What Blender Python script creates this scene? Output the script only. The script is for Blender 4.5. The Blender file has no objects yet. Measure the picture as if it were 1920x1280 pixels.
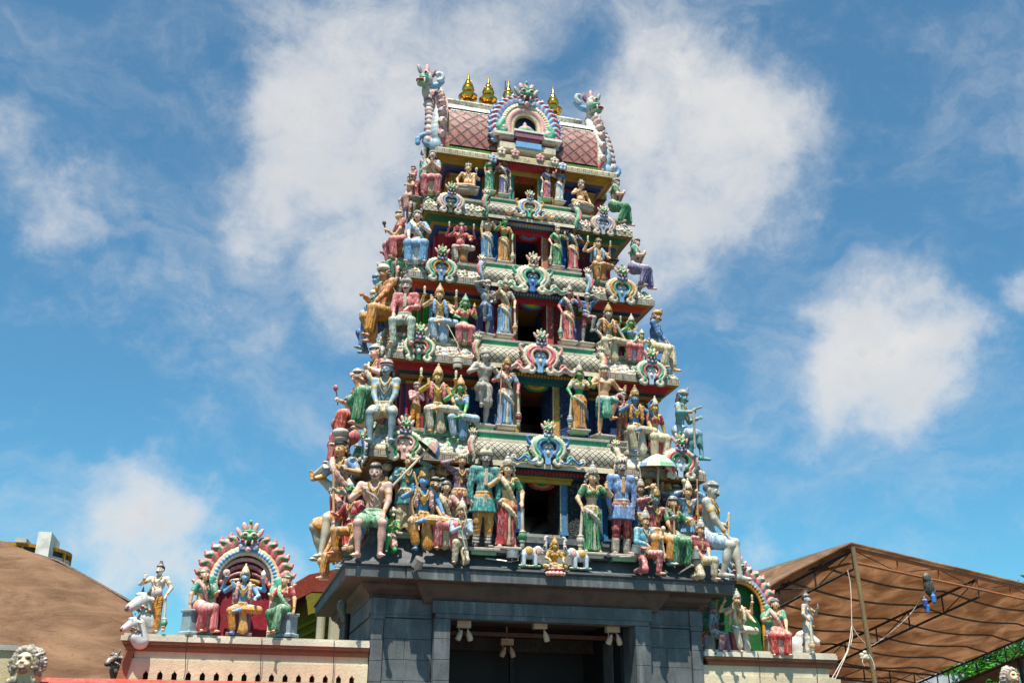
import bpy, math, random
import numpy as np
from math import sin, cos, pi, radians
from mathutils import Vector, Matrix
rnd = random.Random(7)
SC = bpy.context.scene
COL = SC.collection
# ------------------------------------------------------------------ camera model
F_PX = 1935.56
YAW, PIT, ROL = radians(14.83738), radians(21.67504), radians(0.44403)
CAM = np.array([-5.50632, -18.04473, 2.20620])
_fw = np.array([sin(YAW)*cos(PIT), cos(YAW)*cos(PIT), sin(PIT)])
_r0 = np.array([cos(YAW), -sin(YAW), 0.0]); _u0 = np.cross(_r0, _fw)
_rt = cos(ROL)*_r0+sin(ROL)*_u0; _up = -sin(ROL)*_r0+cos(ROL)*_u0
def ray(x, y): return _fw+_rt*(x-960)/F_PX-_up*(y-640)/F_PX
def P(x, y, Y=None, X=None, Z=None):
    """point of the place seen at that spot of the photograph, on the plane Y (or X, or Z) = const"""
    d = ray(x, y)
    t = (Y-CAM[1])/d[1] if Y is not None else (X-CAM[0])/d[0] if X is not None else (Z-CAM[2])/d[2]
    return CAM+d*t
# ------------------------------------------------------------------ colours
PAL = dict(white='efe9dc', cream='e6d3ae', ivory='e4d8be', gray='a5a198', dgray='6b6a68', stone='b4aca0', skin='f4c8a2', pskin='f4c8b8',
 tan='e6b68e', brown='7a4a30', dbrown='4a2c1e', pink='d97b7c', lpink='eebab0', red='b81f28', dred='7c1a22', orange='d9822f', lorange='e5a35c',
 yellow='dca83c', gold='c8963a', mustard='a88232', green='14864a', dgreen='0f5238', lgreen='8fc49c', lime='3f9a35', mint='5fae8e', teal='2f8f90',
 dteal='1d5c66', blue='2f6fae', lblue='86b1d6', pblue='b3cbdc', navy='15315a', black='151517', violet='8378a8', mauve='8e6272', gface='2fa352', bface='5a92bf',
 tface='5f9ba0', bgray='8fa6ae', copper='a5502e')
def lin(c):
    if isinstance(c, str):
        h = PAL.get(c, c); c = [int(h[i:i+2], 16)/255 for i in (0, 2, 4)]
    return np.array([(v/12.92 if v <= .04045 else ((v+.055)/1.055)**2.4) for v in c])
# ------------------------------------------------------------------ sculpting with distance fields
A = lambda *v: np.array(v, float)
def cone(a, b, ra, rb=None, c='white', k=.0, pleat=None, ring=None, flat=None):
    a = np.array(a, float); b = np.array(b, float); rb = ra if rb is None else rb
    ba = b-a; L2 = max(float(ba@ba), 1e-9); r = max(ra, rb)
    if pleat or flat:
        w = ba/math.sqrt(L2); e1 = np.cross(w, (0, 1, 0) if abs(w[1]) < .8 else (1, 0, 0)); e1 /= np.linalg.norm(e1); e2 = np.cross(w, e1)
    def f(x, y, z):
        px, py, pz = x-a[0], y-a[1], z-a[2]
        h = np.clip((px*ba[0]+py*ba[1]+pz*ba[2])/L2, 0, 1)
        qx, qy, qz = px-ba[0]*h, py-ba[1]*h, pz-ba[2]*h
        if flat:                       # flatten along e2
            t = qx*e2[0]+qy*e2[1]+qz*e2[2]; s = 1/flat-1
            qx, qy, qz = qx+e2[0]*t*s, qy+e2[1]*t*s, qz+e2[2]*t*s
        d = np.sqrt(qx*qx+qy*qy+qz*qz)-(ra+(rb-ra)*h)
        if pleat:
            th = np.arctan2(qx*e1[0]+qy*e1[1]+qz*e1[2], qx*e2[0]+qy*e2[1]+qz*e2[2])
            d = d-pleat[0]*np.cos(pleat[1]*th)*(.35+.65*h)
        if ring: d = d-ring[0]*(np.cos(ring[1]*h*2*pi+2.2*(qx+qz)/max(r, .01)+1.7*np.sin(31*px+17*pz))+.5*np.sin(ring[1]*h*3.3+3*qx/max(r, .01)))
        return d*(flat if flat and flat < .6 else 1)
    m = r+(pleat[0] if pleat else 0)+(ring[0] if ring else 0)
    return (f, np.minimum(a, b)-m, np.maximum(a, b)+m, c, k)
def ell(c0, r, c='white', k=.0, M=None, wob=None):
    c0 = np.array(c0, float); r = np.array(r if hasattr(r, '__len__') else (r, r, r), float)
    R_ = None if M is None else np.array(M, float)
    def f(x, y, z):
        px, py, pz = x-c0[0], y-c0[1], z-c0[2]
        if R_ is not None:
            px, py, pz = (px*R_[0, 0]+py*R_[1, 0]+pz*R_[2, 0], px*R_[0, 1]+py*R_[1, 1]+pz*R_[2, 1], px*R_[0, 2]+py*R_[1, 2]+pz*R_[2, 2])
        k0 = np.sqrt((px/r[0])**2+(py/r[1])**2+(pz/r[2])**2)
        k1 = np.sqrt((px/r[0]**2)**2+(py/r[1]**2)**2+(pz/r[2]**2)**2)+1e-9
        d = k0*(k0-1)/k1
        if wob: d = d-wob[0]*np.cos(wob[1]*np.arctan2(px, -py))
        return d
    m = r.max() if R_ is not None else r
    return (f, c0-m-.004, c0+m+.004, c, k)
def box(c0, h, c='white', k=.0, M=None, r=.0):
    c0 = np.array(c0, float); h = np.array(h, float); R_ = None if M is None else np.array(M, float)
    def f(x, y, z):
        px, py, pz = x-c0[0], y-c0[1], z-c0[2]
        if R_ is not None:
            px, py, pz = (px*R_[0, 0]+py*R_[1, 0]+pz*R_[2, 0], px*R_[0, 1]+py*R_[1, 1]+pz*R_[2, 1], px*R_[0, 2]+py*R_[1, 2]+pz*R_[2, 2])
        ax, ay, az = np.abs(px)-h[0]+r, np.abs(py)-h[1]+r, np.abs(pz)-h[2]+r
        return np.sqrt(np.maximum(ax, 0)**2+np.maximum(ay, 0)**2+np.maximum(az, 0)**2)+np.minimum(np.maximum(ax, np.maximum(ay, az)), 0)-r
    m = np.full(3, np.linalg.norm(h)) if R_ is not None else h
    return (f, c0-m, c0+m, c, k)
def tor(c0, R0, r, c='white', k=.0, ax=2, sy=1.0, n=None):
    c0 = np.array(c0, float)
    def f(x, y, z):
        p = [x-c0[0], y-c0[1], z-c0[2]]; q = p.pop(ax)
        u, v = p[0], p[1]/sy
        d = np.sqrt((np.sqrt(u*u+v*v)-R0)**2+q*q)-r
        if n: d = d-.25*r*np.cos(n*np.arctan2(u, v))
        return d
    m = np.full(3, (R0+r)*max(1, sy)+r*.3); m[ax] = r*1.3
    return (f, c0-m, c0+m, c, k)
def tube(pts, r, c='white', k=.0, **kw):
    n = len(pts); rr = r if hasattr(r, '__len__') else [r]*n
    return [cone(pts[i], pts[i+1], rr[i], rr[i+1], c, k, **kw) for i in range(n-1)]
def spline(pts, n=24):
    """smooth path through points"""
    p = [np.array(q, float) for q in pts]; p = [2*p[0]-p[1]]+p+[2*p[-1]-p[-2]]; out = []
    m = len(p)-3
    for i in range(n+1):
        t = i/n*m; j = min(int(t), m-1); t -= j; a, b, c, d = p[j:j+4]
        out.append(.5*((2*b)+(-a+c)*t+(2*a-5*b+4*c-d)*t*t+(-a+3*b-3*c+d)*t**3))
    return out
def lathe(c0, prof, c='white', k=0., sy=1.0, rib=None, n=None):
    """prof: list of (z, r) upwards"""
    c0 = np.array(c0, float); zs = np.array([p[0] for p in prof], float); rs = np.array([p[1] for p in prof], float)
    def f(x, y, z):
        px, py, pz = x-c0[0], (y-c0[1])/sy, z-c0[2]
        rr = np.interp(pz, zs, rs); q = np.sqrt(px*px+py*py)
        if rib: rr = rr*(1+rib[0]*np.cos(rib[1]*np.arctan2(px, py)))
        return np.maximum((q-rr)*.7*min(1, sy), np.maximum(zs[0]-pz, pz-zs[-1]))
    m = rs.max()*(1+(rib[0] if rib else 0))
    return (f, c0+A(-m, -m*sy, zs[0]), c0+A(m, m*sy, zs[-1]), c, k)
def snet(D, org, v):
    s = D < 0
    nx, ny, nz = D.shape
    cnt = np.zeros((nx-1, ny-1, nz-1), np.int8)
    for a in (0, 1):
        for b in (0, 1):
            for c in (0, 1): cnt += s[a:nx-1+a, b:ny-1+b, c:nz-1+c]
    I, J, K = np.nonzero((cnt > 0) & (cnt < 8)); n = len(I)
    if n == 0: return None
    idx = np.full(cnt.shape, -1, np.int64); idx[I, J, K] = np.arange(n)
    cv = {(a, b, c): D[I+a, J+b, K+c] for a in (0, 1) for b in (0, 1) for c in (0, 1)}
    acc = np.zeros((n, 3)); m = np.zeros(n)
    for ax in range(3):
        for u in (0, 1):
            for w in (0, 1):
                a = [u, w]; a.insert(ax, 0); b = list(a); b[ax] = 1
                d0, d1 = cv[tuple(a)], cv[tuple(b)]; cr = (d0 < 0) != (d1 < 0)
                t = np.where(cr, d0/np.where(cr, d0-d1, 1), 0)
                q = np.tile(np.array(a, float), (n, 1)); q[:, ax] = t
                acc[cr] += q[cr]; m += cr
    V = (np.stack([I, J, K], 1)+acc/m[:, None])*v+org
    Q = []
    for ax in range(3):
        sl0 = [slice(1, -1)]*3; sl1 = [slice(1, -1)]*3; sl0[ax] = slice(0, -1); sl1[ax] = slice(1, None)
        s0, s1 = s[tuple(sl0)], s[tuple(sl1)]
        off = [1, 1, 1]; off[ax] = 0
        for sg in (0, 1):
            i, j, k = np.nonzero((s0 & ~s1) if sg == 0 else (~s0 & s1))
            i, j, k = i+off[0], j+off[1], k+off[2]
            e = [(0, 0), (-1, 0), (-1, -1), (0, -1)]
            if sg: e = e[::-1]
            if ax == 1: e = e[::-1]
            cols = []
            for (p, q) in e:
                o = [p, q]; o.insert(ax, 0)
                cols.append(idx[i+o[0], j+o[1], k+o[2]])
            Q.append(np.stack(cols, 1))
    return V, np.concatenate(Q)
def mk_mesh(name, V, F, C=None, smooth=True):
    me = bpy.data.meshes.new(name); V = np.asarray(V, np.float32)
    if isinstance(F, np.ndarray): flat = F.ravel(); ln = np.full(len(F), F.shape[1])
    else: flat = np.array([i for f in F for i in f]); ln = np.array([len(f) for f in F])
    me.vertices.add(len(V)); me.vertices.foreach_set('co', V.ravel())
    me.loops.add(len(flat)); me.loops.foreach_set('vertex_index', flat.astype(np.int32))
    me.polygons.add(len(ln)); st = np.concatenate([[0], np.cumsum(ln)[:-1]])
    me.polygons.foreach_set('loop_start', st.astype(np.int32))
    try: me.polygons.foreach_set('loop_total', ln.astype(np.int32))
    except Exception: pass
    me.update(calc_edges=True); me.validate()
    me.polygons.foreach_set('use_smooth', np.full(len(me.polygons), bool(smooth)))
    if C is not None:
        at = me.color_attributes.new('Col', 'FLOAT_COLOR', 'POINT')
        C4 = np.ones((len(V), 4), np.float32); C4[:, :3] = C
        at.data.foreach_set('color', C4.ravel())
    me.update()
    return me
def sculpt(name, prims, vox=.014, paint=(), sc=1.0, mat=None, parent=None, cut=()):
    """one continuous mesh from a list of prims given in figure units; sc scales them to metres"""
    flat = []
    for p in prims: flat += p if isinstance(p, list) else [p]
    v = vox/sc
    lo = np.min([p[1]-p[4] for p in flat], 0)-3*v; hi = np.max([p[2]+p[4] for p in flat], 0)+3*v
    n = np.ceil((hi-lo)/v).astype(int)+1
    if np.prod(n.astype(float)) > 6e6:
        v *= (np.prod(n.astype(float))/6e6)**(1/3); n = np.ceil((hi-lo)/v).astype(int)+1
    D = np.full(n, 1.0, np.float32); ax = [(lo[i]+np.arange(n[i])*v).astype(np.float32) for i in range(3)]
    for pr, neg in [(p, 0) for p in flat]+[(p, 1) for p in cut]:
        f, a, b, c, k = pr; mg = k+2.2*v
        s = tuple(slice(max(0, int((a[i]-mg-lo[i])/v)), min(n[i], int((b[i]+mg-lo[i])/v)+2)) for i in range(3))
        if min(q.stop-q.start for q in s) <= 0: continue
        d = f(ax[0][s[0]][:, None, None], ax[1][s[1]][None, :, None], ax[2][s[2]][None, None, :]).astype(np.float32)
        o = D[s]
        if neg: D[s] = np.maximum(o, -d)
        elif k > 0:
            h = np.clip(.5+.5*(o-d)/k, 0, 1); D[s] = np.where(o > .9, d, o+(d-o)*h-k*h*(1-h))
        else: D[s] = np.minimum(o, d)
    r = snet(D, lo, v)
    if r is None: return None
    V, Fc = r
    best = np.full(len(V), 1e9); C = np.zeros((len(V), 3))
    for f, a, b, c, k in flat:
        mg = k+2*v; m = np.nonzero(((V > a-mg) & (V < b+mg)).all(1))[0]
        if not len(m): continue
        d = f(V[m, 0], V[m, 1], V[m, 2]); w = d < best[m]; best[m[w]] = d[w]; C[m[w]] = lin(c)
    for p in paint:
        f, a, b, c, k = p
        m = np.nonzero(((V > a) & (V < b)).all(1))[0]
        if len(m):
            w = f(V[m, 0], V[m, 1], V[m, 2]) < 0; C[m[w]] = lin(c)
    me = mk_mesh(name, V*sc, Fc, C)
    o = bpy.data.objects.new(name, me); COL.objects.link(o); me.materials.append(mat or MAT['paint'])
    if parent: o.parent = parent
    return o
# ------------------------------------------------------------------ things
def empty(name, loc=(0, 0, 0), rz=0):
    o = bpy.data.objects.new(name, None); COL.objects.link(o); o.location = tuple(loc); o.rotation_euler = (0, 0, rz); o.empty_display_size = .1
    return o
def tag(o, label=None, cat=None, group=None, kind=None):
    for k_, v_ in (('label', label), ('category', cat), ('group', group), ('kind', kind)):
        if v_: o[k_] = v_
    return o
class MB:
    """collects boxes, lofts and tubes, builds them as one mesh with face colours and uv"""
    def __init__(s): s.V = []; s.F = []; s.C = []; s.UV = []
    def quad(s, pts, c='white', uv=None):
        i = len(s.V); s.V += [tuple(p) for p in pts]; s.F.append(tuple(range(i, i+len(pts)))); s.C.append(lin(c))
        s.UV.append(uv or [(0, 0), (1, 0), (1, 1), (0, 1)][:len(pts)] if len(pts) <= 4 else [(0, 0)]*len(pts))
    def box(s, lo, hi, c='white', M=None):
        x0, y0, z0 = lo; x1, y1, z1 = hi
        v = [(x0, y0, z0), (x1, y0, z0), (x1, y1, z0), (x0, y1, z0), (x0, y0, z1), (x1, y0, z1), (x1, y1, z1), (x0, y1, z1)]
        if M is not None: v = [tuple(M @ Vector(p)) for p in v]
        dx, dy, dz = x1-x0, y1-y0, z1-z0
        for q, (a, b) in (((0, 1, 5, 4), (dx, dz)), ((1, 2, 6, 5), (dy, dz)), ((2, 3, 7, 6), (dx, dz)), ((3, 0, 4, 7), (dy, dz)), ((4, 5, 6, 7), (dx, dy)), ((3, 2, 1, 0), (dx, dy))):
            o = x0 if a == dx else y0
            s.quad([v[i] for i in q], c, [(o, z0), (o+a, z0), (o+a, z0+b), (o, z0+b)])
    def loft(s, rings, cols, cap=True, u0=None):
        """rings: equal-length closed loops of points"""
        n = len(rings[0]); v = 0.0
        for i in range(len(rings)-1):
            a, b = rings[i], rings[i+1]
            j0 = 0; dv = min(np.linalg.norm(np.array(a[j])-np.array(b[j])) for j in range(n))
            u = 0.0
            for j in range(n):
                jj = (j+1) % n; L = float(np.linalg.norm(np.array(a[jj])-np.array(a[j])))
                if L < 1e-7: continue
                off = [float(x) for x in np.array(b[j])-np.array(a[j])]; d = (np.array(a[jj])-np.array(a[j]))/L
                e0 = float(np.dot(off, d)); e1 = float(np.dot(np.array(b[jj])-np.array(a[jj]), d))
                s.quad([a[j], a[jj], b[jj], b[j]], cols[i], [(-L/2, v), (L/2, v), (L/2+e1, v+dv), (-L/2+e0, v+dv)]); u += L
            v += dv
        if cap:
            s.quad(list(rings[0])[::-1], cols[0], [(0, 0)]*n); s.quad(rings[-1], cols[-1], [(0, 0)]*n)
    def bar(s, a, b, w, h=None, c='white', up=(0, 0, 1)):
        a = Vector(a); b = Vector(b); d = (b-a); L = d.length; d.normalize(); h = w if h is None else h
        x = d.cross(Vector(up));
        if x.length < 1e-4: x = d.cross(Vector((1, 0, 0)))
        x.normalize(); y = x.cross(d); M = Matrix((x, d, y)).transposed().to_4x4(); M.translation = a
        s.box((-w/2, 0, -h/2), (w/2, L, h/2), c, M)
    def tube(s, pts, r, c='white', n=8, cap=True):
        pts = [Vector(p) for p in pts]; m = len(pts); rr = r if hasattr(r, '__len__') else [r]*m; rings = []
        nx = None
        for i, p in enumerate(pts):
            d = (pts[min(i+1, m-1)]-pts[max(i-1, 0)]).normalized()
            if nx is None:
                nx = d.cross(Vector((0, 0, 1)));
                if nx.length < 1e-3: nx = d.cross(Vector((1, 0, 0)))
            nx = (nx-d*nx.dot(d)).normalized(); ny = d.cross(nx)
            rings.append([tuple(p+nx*rr[i]*cos(2*pi*j/n)+ny*rr[i]*sin(2*pi*j/n)) for j in range(n)])
        s.loft(rings, [c]*(m-1), cap)
    def turn(s, prof, c='white', n=24, o=(0, 0, 0), cols=None):
        rings = [[(o[0]+r*cos(2*pi*j/n), o[1]+r*sin(2*pi*j/n), o[2]+z) for j in range(n)] for z, r in prof]
        s.loft(rings, cols or [c]*(len(prof)-1), True)
    def build(s, name, mat, parent=None, smooth=False):
        me = bpy.data.meshes.new(name); me.from_pydata(s.V, [], s.F); me.validate()
        at = me.color_attributes.new('Col', 'FLOAT_COLOR', 'CORNER'); uvl = me.uv_layers.new(name='UVMap')
        if len(me.polygons) == len(s.F):
            cc = []; uu = []
            for f, c, uv in zip(s.F, s.C, s.UV):
                for q in range(len(f)): cc += [c[0], c[1], c[2], 1.0]; uu += list(uv[q] if q < len(uv) else (0, 0))
            at.data.foreach_set('color', cc); uvl.data.foreach_set('uv', uu)
        me.polygons.foreach_set('use_smooth', [smooth]*len(me.polygons))
        me.materials.append(MAT[mat] if isinstance(mat, str) else mat)
        o = bpy.data.objects.new(name, me); COL.objects.link(o)
        if parent: o.parent = parent
        return o
def rot(rx=0, ry=0, rz=0):
    return np.array(Matrix.Rotation(rz, 3, 'Z') @ Matrix.Rotation(rx, 3, 'X') @ Matrix.Rotation(ry, 3, 'Y'))
# ------------------------------------------------------------------ materials
MAT = {}
class NT:
    def __init__(s, name):
        s.m = bpy.data.materials.new(name); s.m.use_nodes = True; s.t = s.m.node_tree; s.t.nodes.clear()
        s.out = s.t.nodes.new('ShaderNodeOutputMaterial'); s.b = s.t.nodes.new('ShaderNodeBsdfPrincipled'); s.t.links.new(s.b.outputs[0], s.out.inputs[0]); MAT[name] = s.m
    def n(s, typ, ins=None, **kw):
        q = s.t.nodes.new('ShaderNode'+typ)
        for k_, v_ in kw.items(): setattr(q, k_, v_)
        for k_, v_ in (ins or {}).items(): s.set(q.inputs[k_], v_)
        return q
    def set(s, sock, v):
        if hasattr(v, 'bl_idname') and hasattr(v, 'outputs'): v = v.outputs[0]
        if isinstance(v, bpy.types.NodeSocket): s.t.links.new(v, sock)
        else: sock.default_value = tuple(v)+(1,)*(len(sock.default_value)-len(v)) if hasattr(v, '__len__') else v
    def math(s, op, a, b=0.0, c=None):
        q = s.n('Math', operation=op); s.set(q.inputs[0], a); s.set(q.inputs[1], b)
        if c is not None: s.set(q.inputs[2], c)
        return q.outputs[0]
    def mix(s, f, a, b, bt='MIX'):
        q = s.n('MixRGB', blend_type=bt); s.set(q.inputs[0], f); s.set(q.inputs[1], a if not isinstance(a, str) else tuple(lin(a))); s.set(q.inputs[2], b if not isinstance(b, str) else tuple(lin(b)))
        return q.outputs[0]
    def ramp(s, v, lo, hi):
        q = s.n('MapRange', interpolation_type='SMOOTHSTEP'); s.set(q.inputs[0], v); s.set(q.inputs[1], lo); s.set(q.inputs[2], hi)
        return q.outputs[0]
    def noise(s, scale, co=None, detail=4, rough=.6, dist=0):
        q = s.n('TexNoise'); q.inputs['Scale'].default_value = scale; q.inputs['Detail'].default_value = detail; q.inputs['Roughness'].default_value = rough; q.inputs['Distortion'].default_value = dist
        if co is not None: s.set(q.inputs['Vector'], co)
        return q.outputs[0]
    def bump(s, h, st=.3, d=.01):
        q = s.n('Bump'); q.inputs['Strength'].default_value = st; q.inputs['Distance'].default_value = d; s.set(q.inputs['Height'], h); s.set(s.b.inputs['Normal'], q.outputs[0])
    def fin(s, col, rough=.6, spec=.4, metal=0):
        s.set(s.b.inputs['Base Color'], col); s.set(s.b.inputs['Roughness'], rough); s.b.inputs['Specular IOR Level'].default_value = spec; s.b.inputs['Metallic'].default_value = metal
        return s
def weathered(name, bleach_highlight=.55, dirt=.5, rough=.5, scale=1., pattern=None, bumps=.25, cloth=False):
    m = NT(name); geo = m.n('NewGeometry'); pos = geo.outputs['Position']
    col = m.n('Attribute', attribute_name='Col').outputs['Color']
    nz = m.n('SeparateXYZ', {0: geo.outputs['Normal']}).outputs[2]
    n1 = m.noise(3.5*scale, pos, 6, .65); n2 = m.noise(16*scale, pos, 5, .7); n3 = m.noise(1.3*scale, pos, 4, .6); n4 = m.noise(45*scale, pos, 3, .6)
    if pattern: col, hgt = pattern(m, col, pos)
    else: hgt = None
    hs_ = m.n('HueSaturation'); hs_.inputs['Saturation'].default_value = 1.18; hs_.inputs['Value'].default_value = .84; m.set(hs_.inputs['Color'], col); col = hs_.outputs[0]
    var = m.mix(m.ramp(n3, .35, .65), col, m.mix(.3, col, (.02, .02, .02))); col = var
    # chalky worn paint in patches, plus sunlit highlights coloured onto upward faces
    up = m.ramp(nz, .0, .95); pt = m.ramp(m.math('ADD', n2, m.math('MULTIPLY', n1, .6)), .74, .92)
    f = m.math('MULTIPLY', m.math('MULTIPLY', m.math('ADD', m.math('MULTIPLY', up, .9), .14), m.math('ADD', m.math('MULTIPLY', pt, .85), .25)), bleach_highlight)
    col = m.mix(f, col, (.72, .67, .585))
    # grime in streaks and specks
    z = m.n('Mapping', {0: pos}); z.inputs['Scale'].default_value = (1, 1, .28)
    g = m.ramp(m.noise(8*scale, z.outputs[0], 9, .82), .50, .69)
    col = m.mix(m.math('MULTIPLY', g, dirt), col, (.075, .066, .058))
    sp = m.ramp(m.noise(28*scale, pos, 6, .8), .58, .68); col = m.mix(m.math('MULTIPLY', sp, dirt*.7), col, (.05, .045, .04))
    if cloth:
        zc = m.n('Mapping', {0: pos}); zc.inputs['Scale'].default_value = (1, 1, .16); fo = m.noise(26, zc.outputs[0], 3, .55, .6); fr_ = m.ramp(fo, .44, .62)
        col = m.mix(m.math('MULTIPLY', m.ramp(fo, .50, .66), .50), col, m.mix(.55, col, (.74, .70, .62))); col = m.mix(m.math('MULTIPLY', m.ramp(fo, .46, .34), .45), col, m.mix(1, col, (.5, .46, .46), 'MULTIPLY')); hgt = fr_
    h = m.math('ADD', n4, m.math('MULTIPLY', n2, 1.2))
    if hgt is not None: h = m.math('ADD', m.math('MULTIPLY', h, .35), m.math('MULTIPLY', hgt, 1.6))
    m.bump(h, bumps, .02)
    return m.fin(col, rough, .3)
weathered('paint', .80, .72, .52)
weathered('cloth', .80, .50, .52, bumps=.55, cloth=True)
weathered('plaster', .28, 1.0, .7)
weathered('trim', .18, .55, .55)
def uvc(m):
    u = m.n('UVMap'); sp = m.n('SeparateXYZ', {0: u.outputs[0]}); return sp.outputs[0], sp.outputs[1]
def tri(m, v, s):  # 0 at line centres, .5 between
    return m.math('ABSOLUTE', m.math('SUBTRACT', m.math('FRACT', m.math('DIVIDE', v, s)), .5))
def lattice(size, line, fill2, dot, lw=.40, mixcol=.0):
    def pat(m, col, pos):
        u, v = uvc(m); a = tri(m, m.math('ADD', u, v), size); b = tri(m, m.math('SUBTRACT', u, v), size)
        ln = m.math('MAXIMUM', a, b); li = m.ramp(ln, lw, lw+.05); inn = m.ramp(ln, .30, .26)
        ctr = m.ramp(m.math('ADD', a, b), .13, .10)
        c = m.mix(inn, col, m.mix(mixcol, col, fill2)); c = m.mix(ctr, c, dot); c = m.mix(li, c, line)
        return c, m.math('SUBTRACT', 1, li)
    return pat
weathered('lattice', .35, .95, .6, pattern=lattice(.125, (.035, .045, .04), (.55, .5, .44), (.3, .22, .2), .40, .6), bumps=.8)
weathered('lattice_roof', .55, .55, .5, pattern=lattice(.30, (.03, .008, .01), (.60, .24, .22), (.05, .25, .12), .42, .7), bumps=.8)
def frieze(m, col, pos):
    u, v = uvc(m); a = tri(m, u, .15); b = m.math('ABSOLUTE', m.math('SUBTRACT', v, .07))
    r = m.math('MAXIMUM', m.math('MULTIPLY', a, 1.0), m.math('MULTIPLY', b, 7.5))
    l1 = m.math('MULTIPLY', m.ramp(r, .30, .34), m.ramp(r, .45, .41)); l2 = m.math('MULTIPLY', m.ramp(r, .12, .15), m.ramp(r, .22, .19))
    w = m.n('TexWhiteNoise', noise_dimensions='1D'); m.set(w.inputs['W'], m.math('FLOOR', m.math('DIVIDE', u, .15)))
    hs = m.mix(m.ramp(w.outputs[0], .45, .55), (.1, .32, .33), (.6, .25, .22))
    c = m.mix(m.math('MULTIPLY', l1, .75), col, (.08, .075, .07)); c = m.mix(m.math('MULTIPLY', m.ramp(r, .15, .1), .55), c, hs); c = m.mix(m.math('MULTIPLY', l2, .5), c, (.1, .1, .1))
    return c, m.math('SUBTRACT', 1, l1)
weathered('frieze', .35, .9, .6, pattern=frieze, bumps=.7)
def relief(m, col, pos):
    w = m.noise(7, pos, 3, .55, 2.5); l = m.math('ABSOLUTE', m.math('SUBTRACT', w, .5)); f = m.ramp(l, .035, .012)
    c = m.mix(m.math('MULTIPLY', f, .55), col, m.mix(.6, col, (.75, .7, .55)))
    return c, f
weathered('relief', .05, .25, .5, pattern=relief, bumps=.9)
def swirl(m, col, pos):
    w = m.noise(4.5, pos, 2, .5, 2.2); l = m.math('ABSOLUTE', m.math('SUBTRACT', w, .5)); f = m.ramp(l, .03, .01)
    return m.mix(m.math('MULTIPLY', f, .45), col, (.1, .09, .08)), m.math('SUBTRACT', 1, f)
weathered('scroll', .32, .95, .6, pattern=swirl, bumps=.8)
def plainmat(name, c, rough=.5, metal=0, nscale=9., var=.35, bump=.2, spec=.4, dark=(.02, .02, .02)):
    m = NT(name); pos = m.n('NewGeometry').outputs['Position']; n1 = m.noise(nscale, pos, 6, .65); n2 = m.noise(nscale*7, pos, 3, .6)
    c = tuple(lin(c)) if isinstance(c, str) else c
    col = m.mix(m.math('MULTIPLY', m.ramp(n1, .4, .7), var), c, dark)
    m.bump(m.math('ADD', n1, n2), bump, .01); return m.fin(col, rough, spec, metal)
plainmat('gold', (.83, .42, .07), .16, 1, 3, .15, .05)
plainmat('metal', (.42, .39, .36), .35, .6, 8, .3, .05)
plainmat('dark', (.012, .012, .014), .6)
plainmat('lampcream', (.55, .36, .24), .5, 0, 8, .2, .05)
# granite-grey painted masonry with joints
m = NT('granite'); pos = m.n('NewGeometry').outputs['Position']; n1 = m.noise(2.2, pos, 6, .6); n2 = m.noise(60, pos, 4, .75); n3 = m.noise(12, pos, 5, .7)
c = m.mix(m.ramp(n1, .35, .7), (.062, .068, .070), (.115, .122, .124)); c = m.mix(m.math('MULTIPLY', m.ramp(n2, .5, .75), .45), c, (.30, .31, .30)); c = m.mix(m.math('MULTIPLY', m.ramp(n3, .62, .8), .4), c, (.03, .035, .04))
mp0 = m.n('Mapping', {0: pos}); mp0.inputs['Scale'].default_value = (1, 1, .12); st_ = m.ramp(m.noise(6, mp0.outputs[0], 6, .7), .52, .68); c = m.mix(m.math('MULTIPLY', st_, .4), c, (.26, .26, .245)); st2 = m.ramp(m.noise(9, mp0.outputs[0], 5, .7, .3), .55, .72); c = m.mix(m.math('MULTIPLY', st2, .5), c, (.03, .035, .038))
m.bump(m.math('ADD', n2, n3), .35, .008); m.fin(c, .62, .35)
m = NT('granite_dark'); pos = m.n('NewGeometry').outputs['Position']; n1 = m.noise(5, pos, 6, .65); n2 = m.noise(50, pos, 4, .7)
c = m.mix(m.ramp(n1, .35, .7), (.028, .033, .038), (.06, .066, .072)); c = m.mix(m.math('MULTIPLY', m.ramp(n2, .6, .8), .4), c, (.2, .2, .19))
m.bump(n2, .2, .006); m.fin(c, .55, .4)
weathered('wallwash', .2, .22, .75, .6, bumps=.35)

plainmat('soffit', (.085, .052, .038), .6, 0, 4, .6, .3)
# ------------------------------------------------------------------ statues
def ik(s, h, l1, l2, pole):
    s = np.array(s, float); h = np.array(h, float); d = h-s; L = np.linalg.norm(d); m = (l1+l2)*.985
    if L > m: h = s+d*m/L; d = h-s; L = m
    u = d/L; a = (l1*l1-l2*l2+L*L)/(2*L); q = math.sqrt(max(l1*l1-a*a, 0)); p = np.array(pole, float); p = p-u*(p@u); p /= (np.linalg.norm(p)+1e-9)
    return s+u*a+p*q, h
HANDS = {  # offset from the shoulder in body heights; x outward, y back, z up; kind of hand
 'down': ((.022, -.02, -.335), 'down'), 'nam': (None, 'nam'), 'knee': ((.02, -.20, -.27), 'rest'), 'bless': ((.03, -.15, -.01), 'open'),
 'hold': ((.03, -.17, -.10), 'fist'), 'up': ((.13, -.05, .10), 'open'), 'hip': ((.01, -.06, -.25), 'rest'), 'mace': ((.06, -.10, -.25), 'rest'),
 'belly': ((-.07, -.13, -.19), 'rest'), 'chest': ((-.03, -.13, -.07), 'fist'), 'out': ((.15, -.10, -.14), 'open'), 'give': ((.04, -.18, -.17), 'give'),
 'lap': ((-.05, -.14, -.27), 'rest'), 'head': ((-.02, -.08, .16), 'rest'), 'over': ((.0, -.08, .12), 'fist'), 'seat': ((.09, -.02, -.30), 'rest')}
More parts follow.
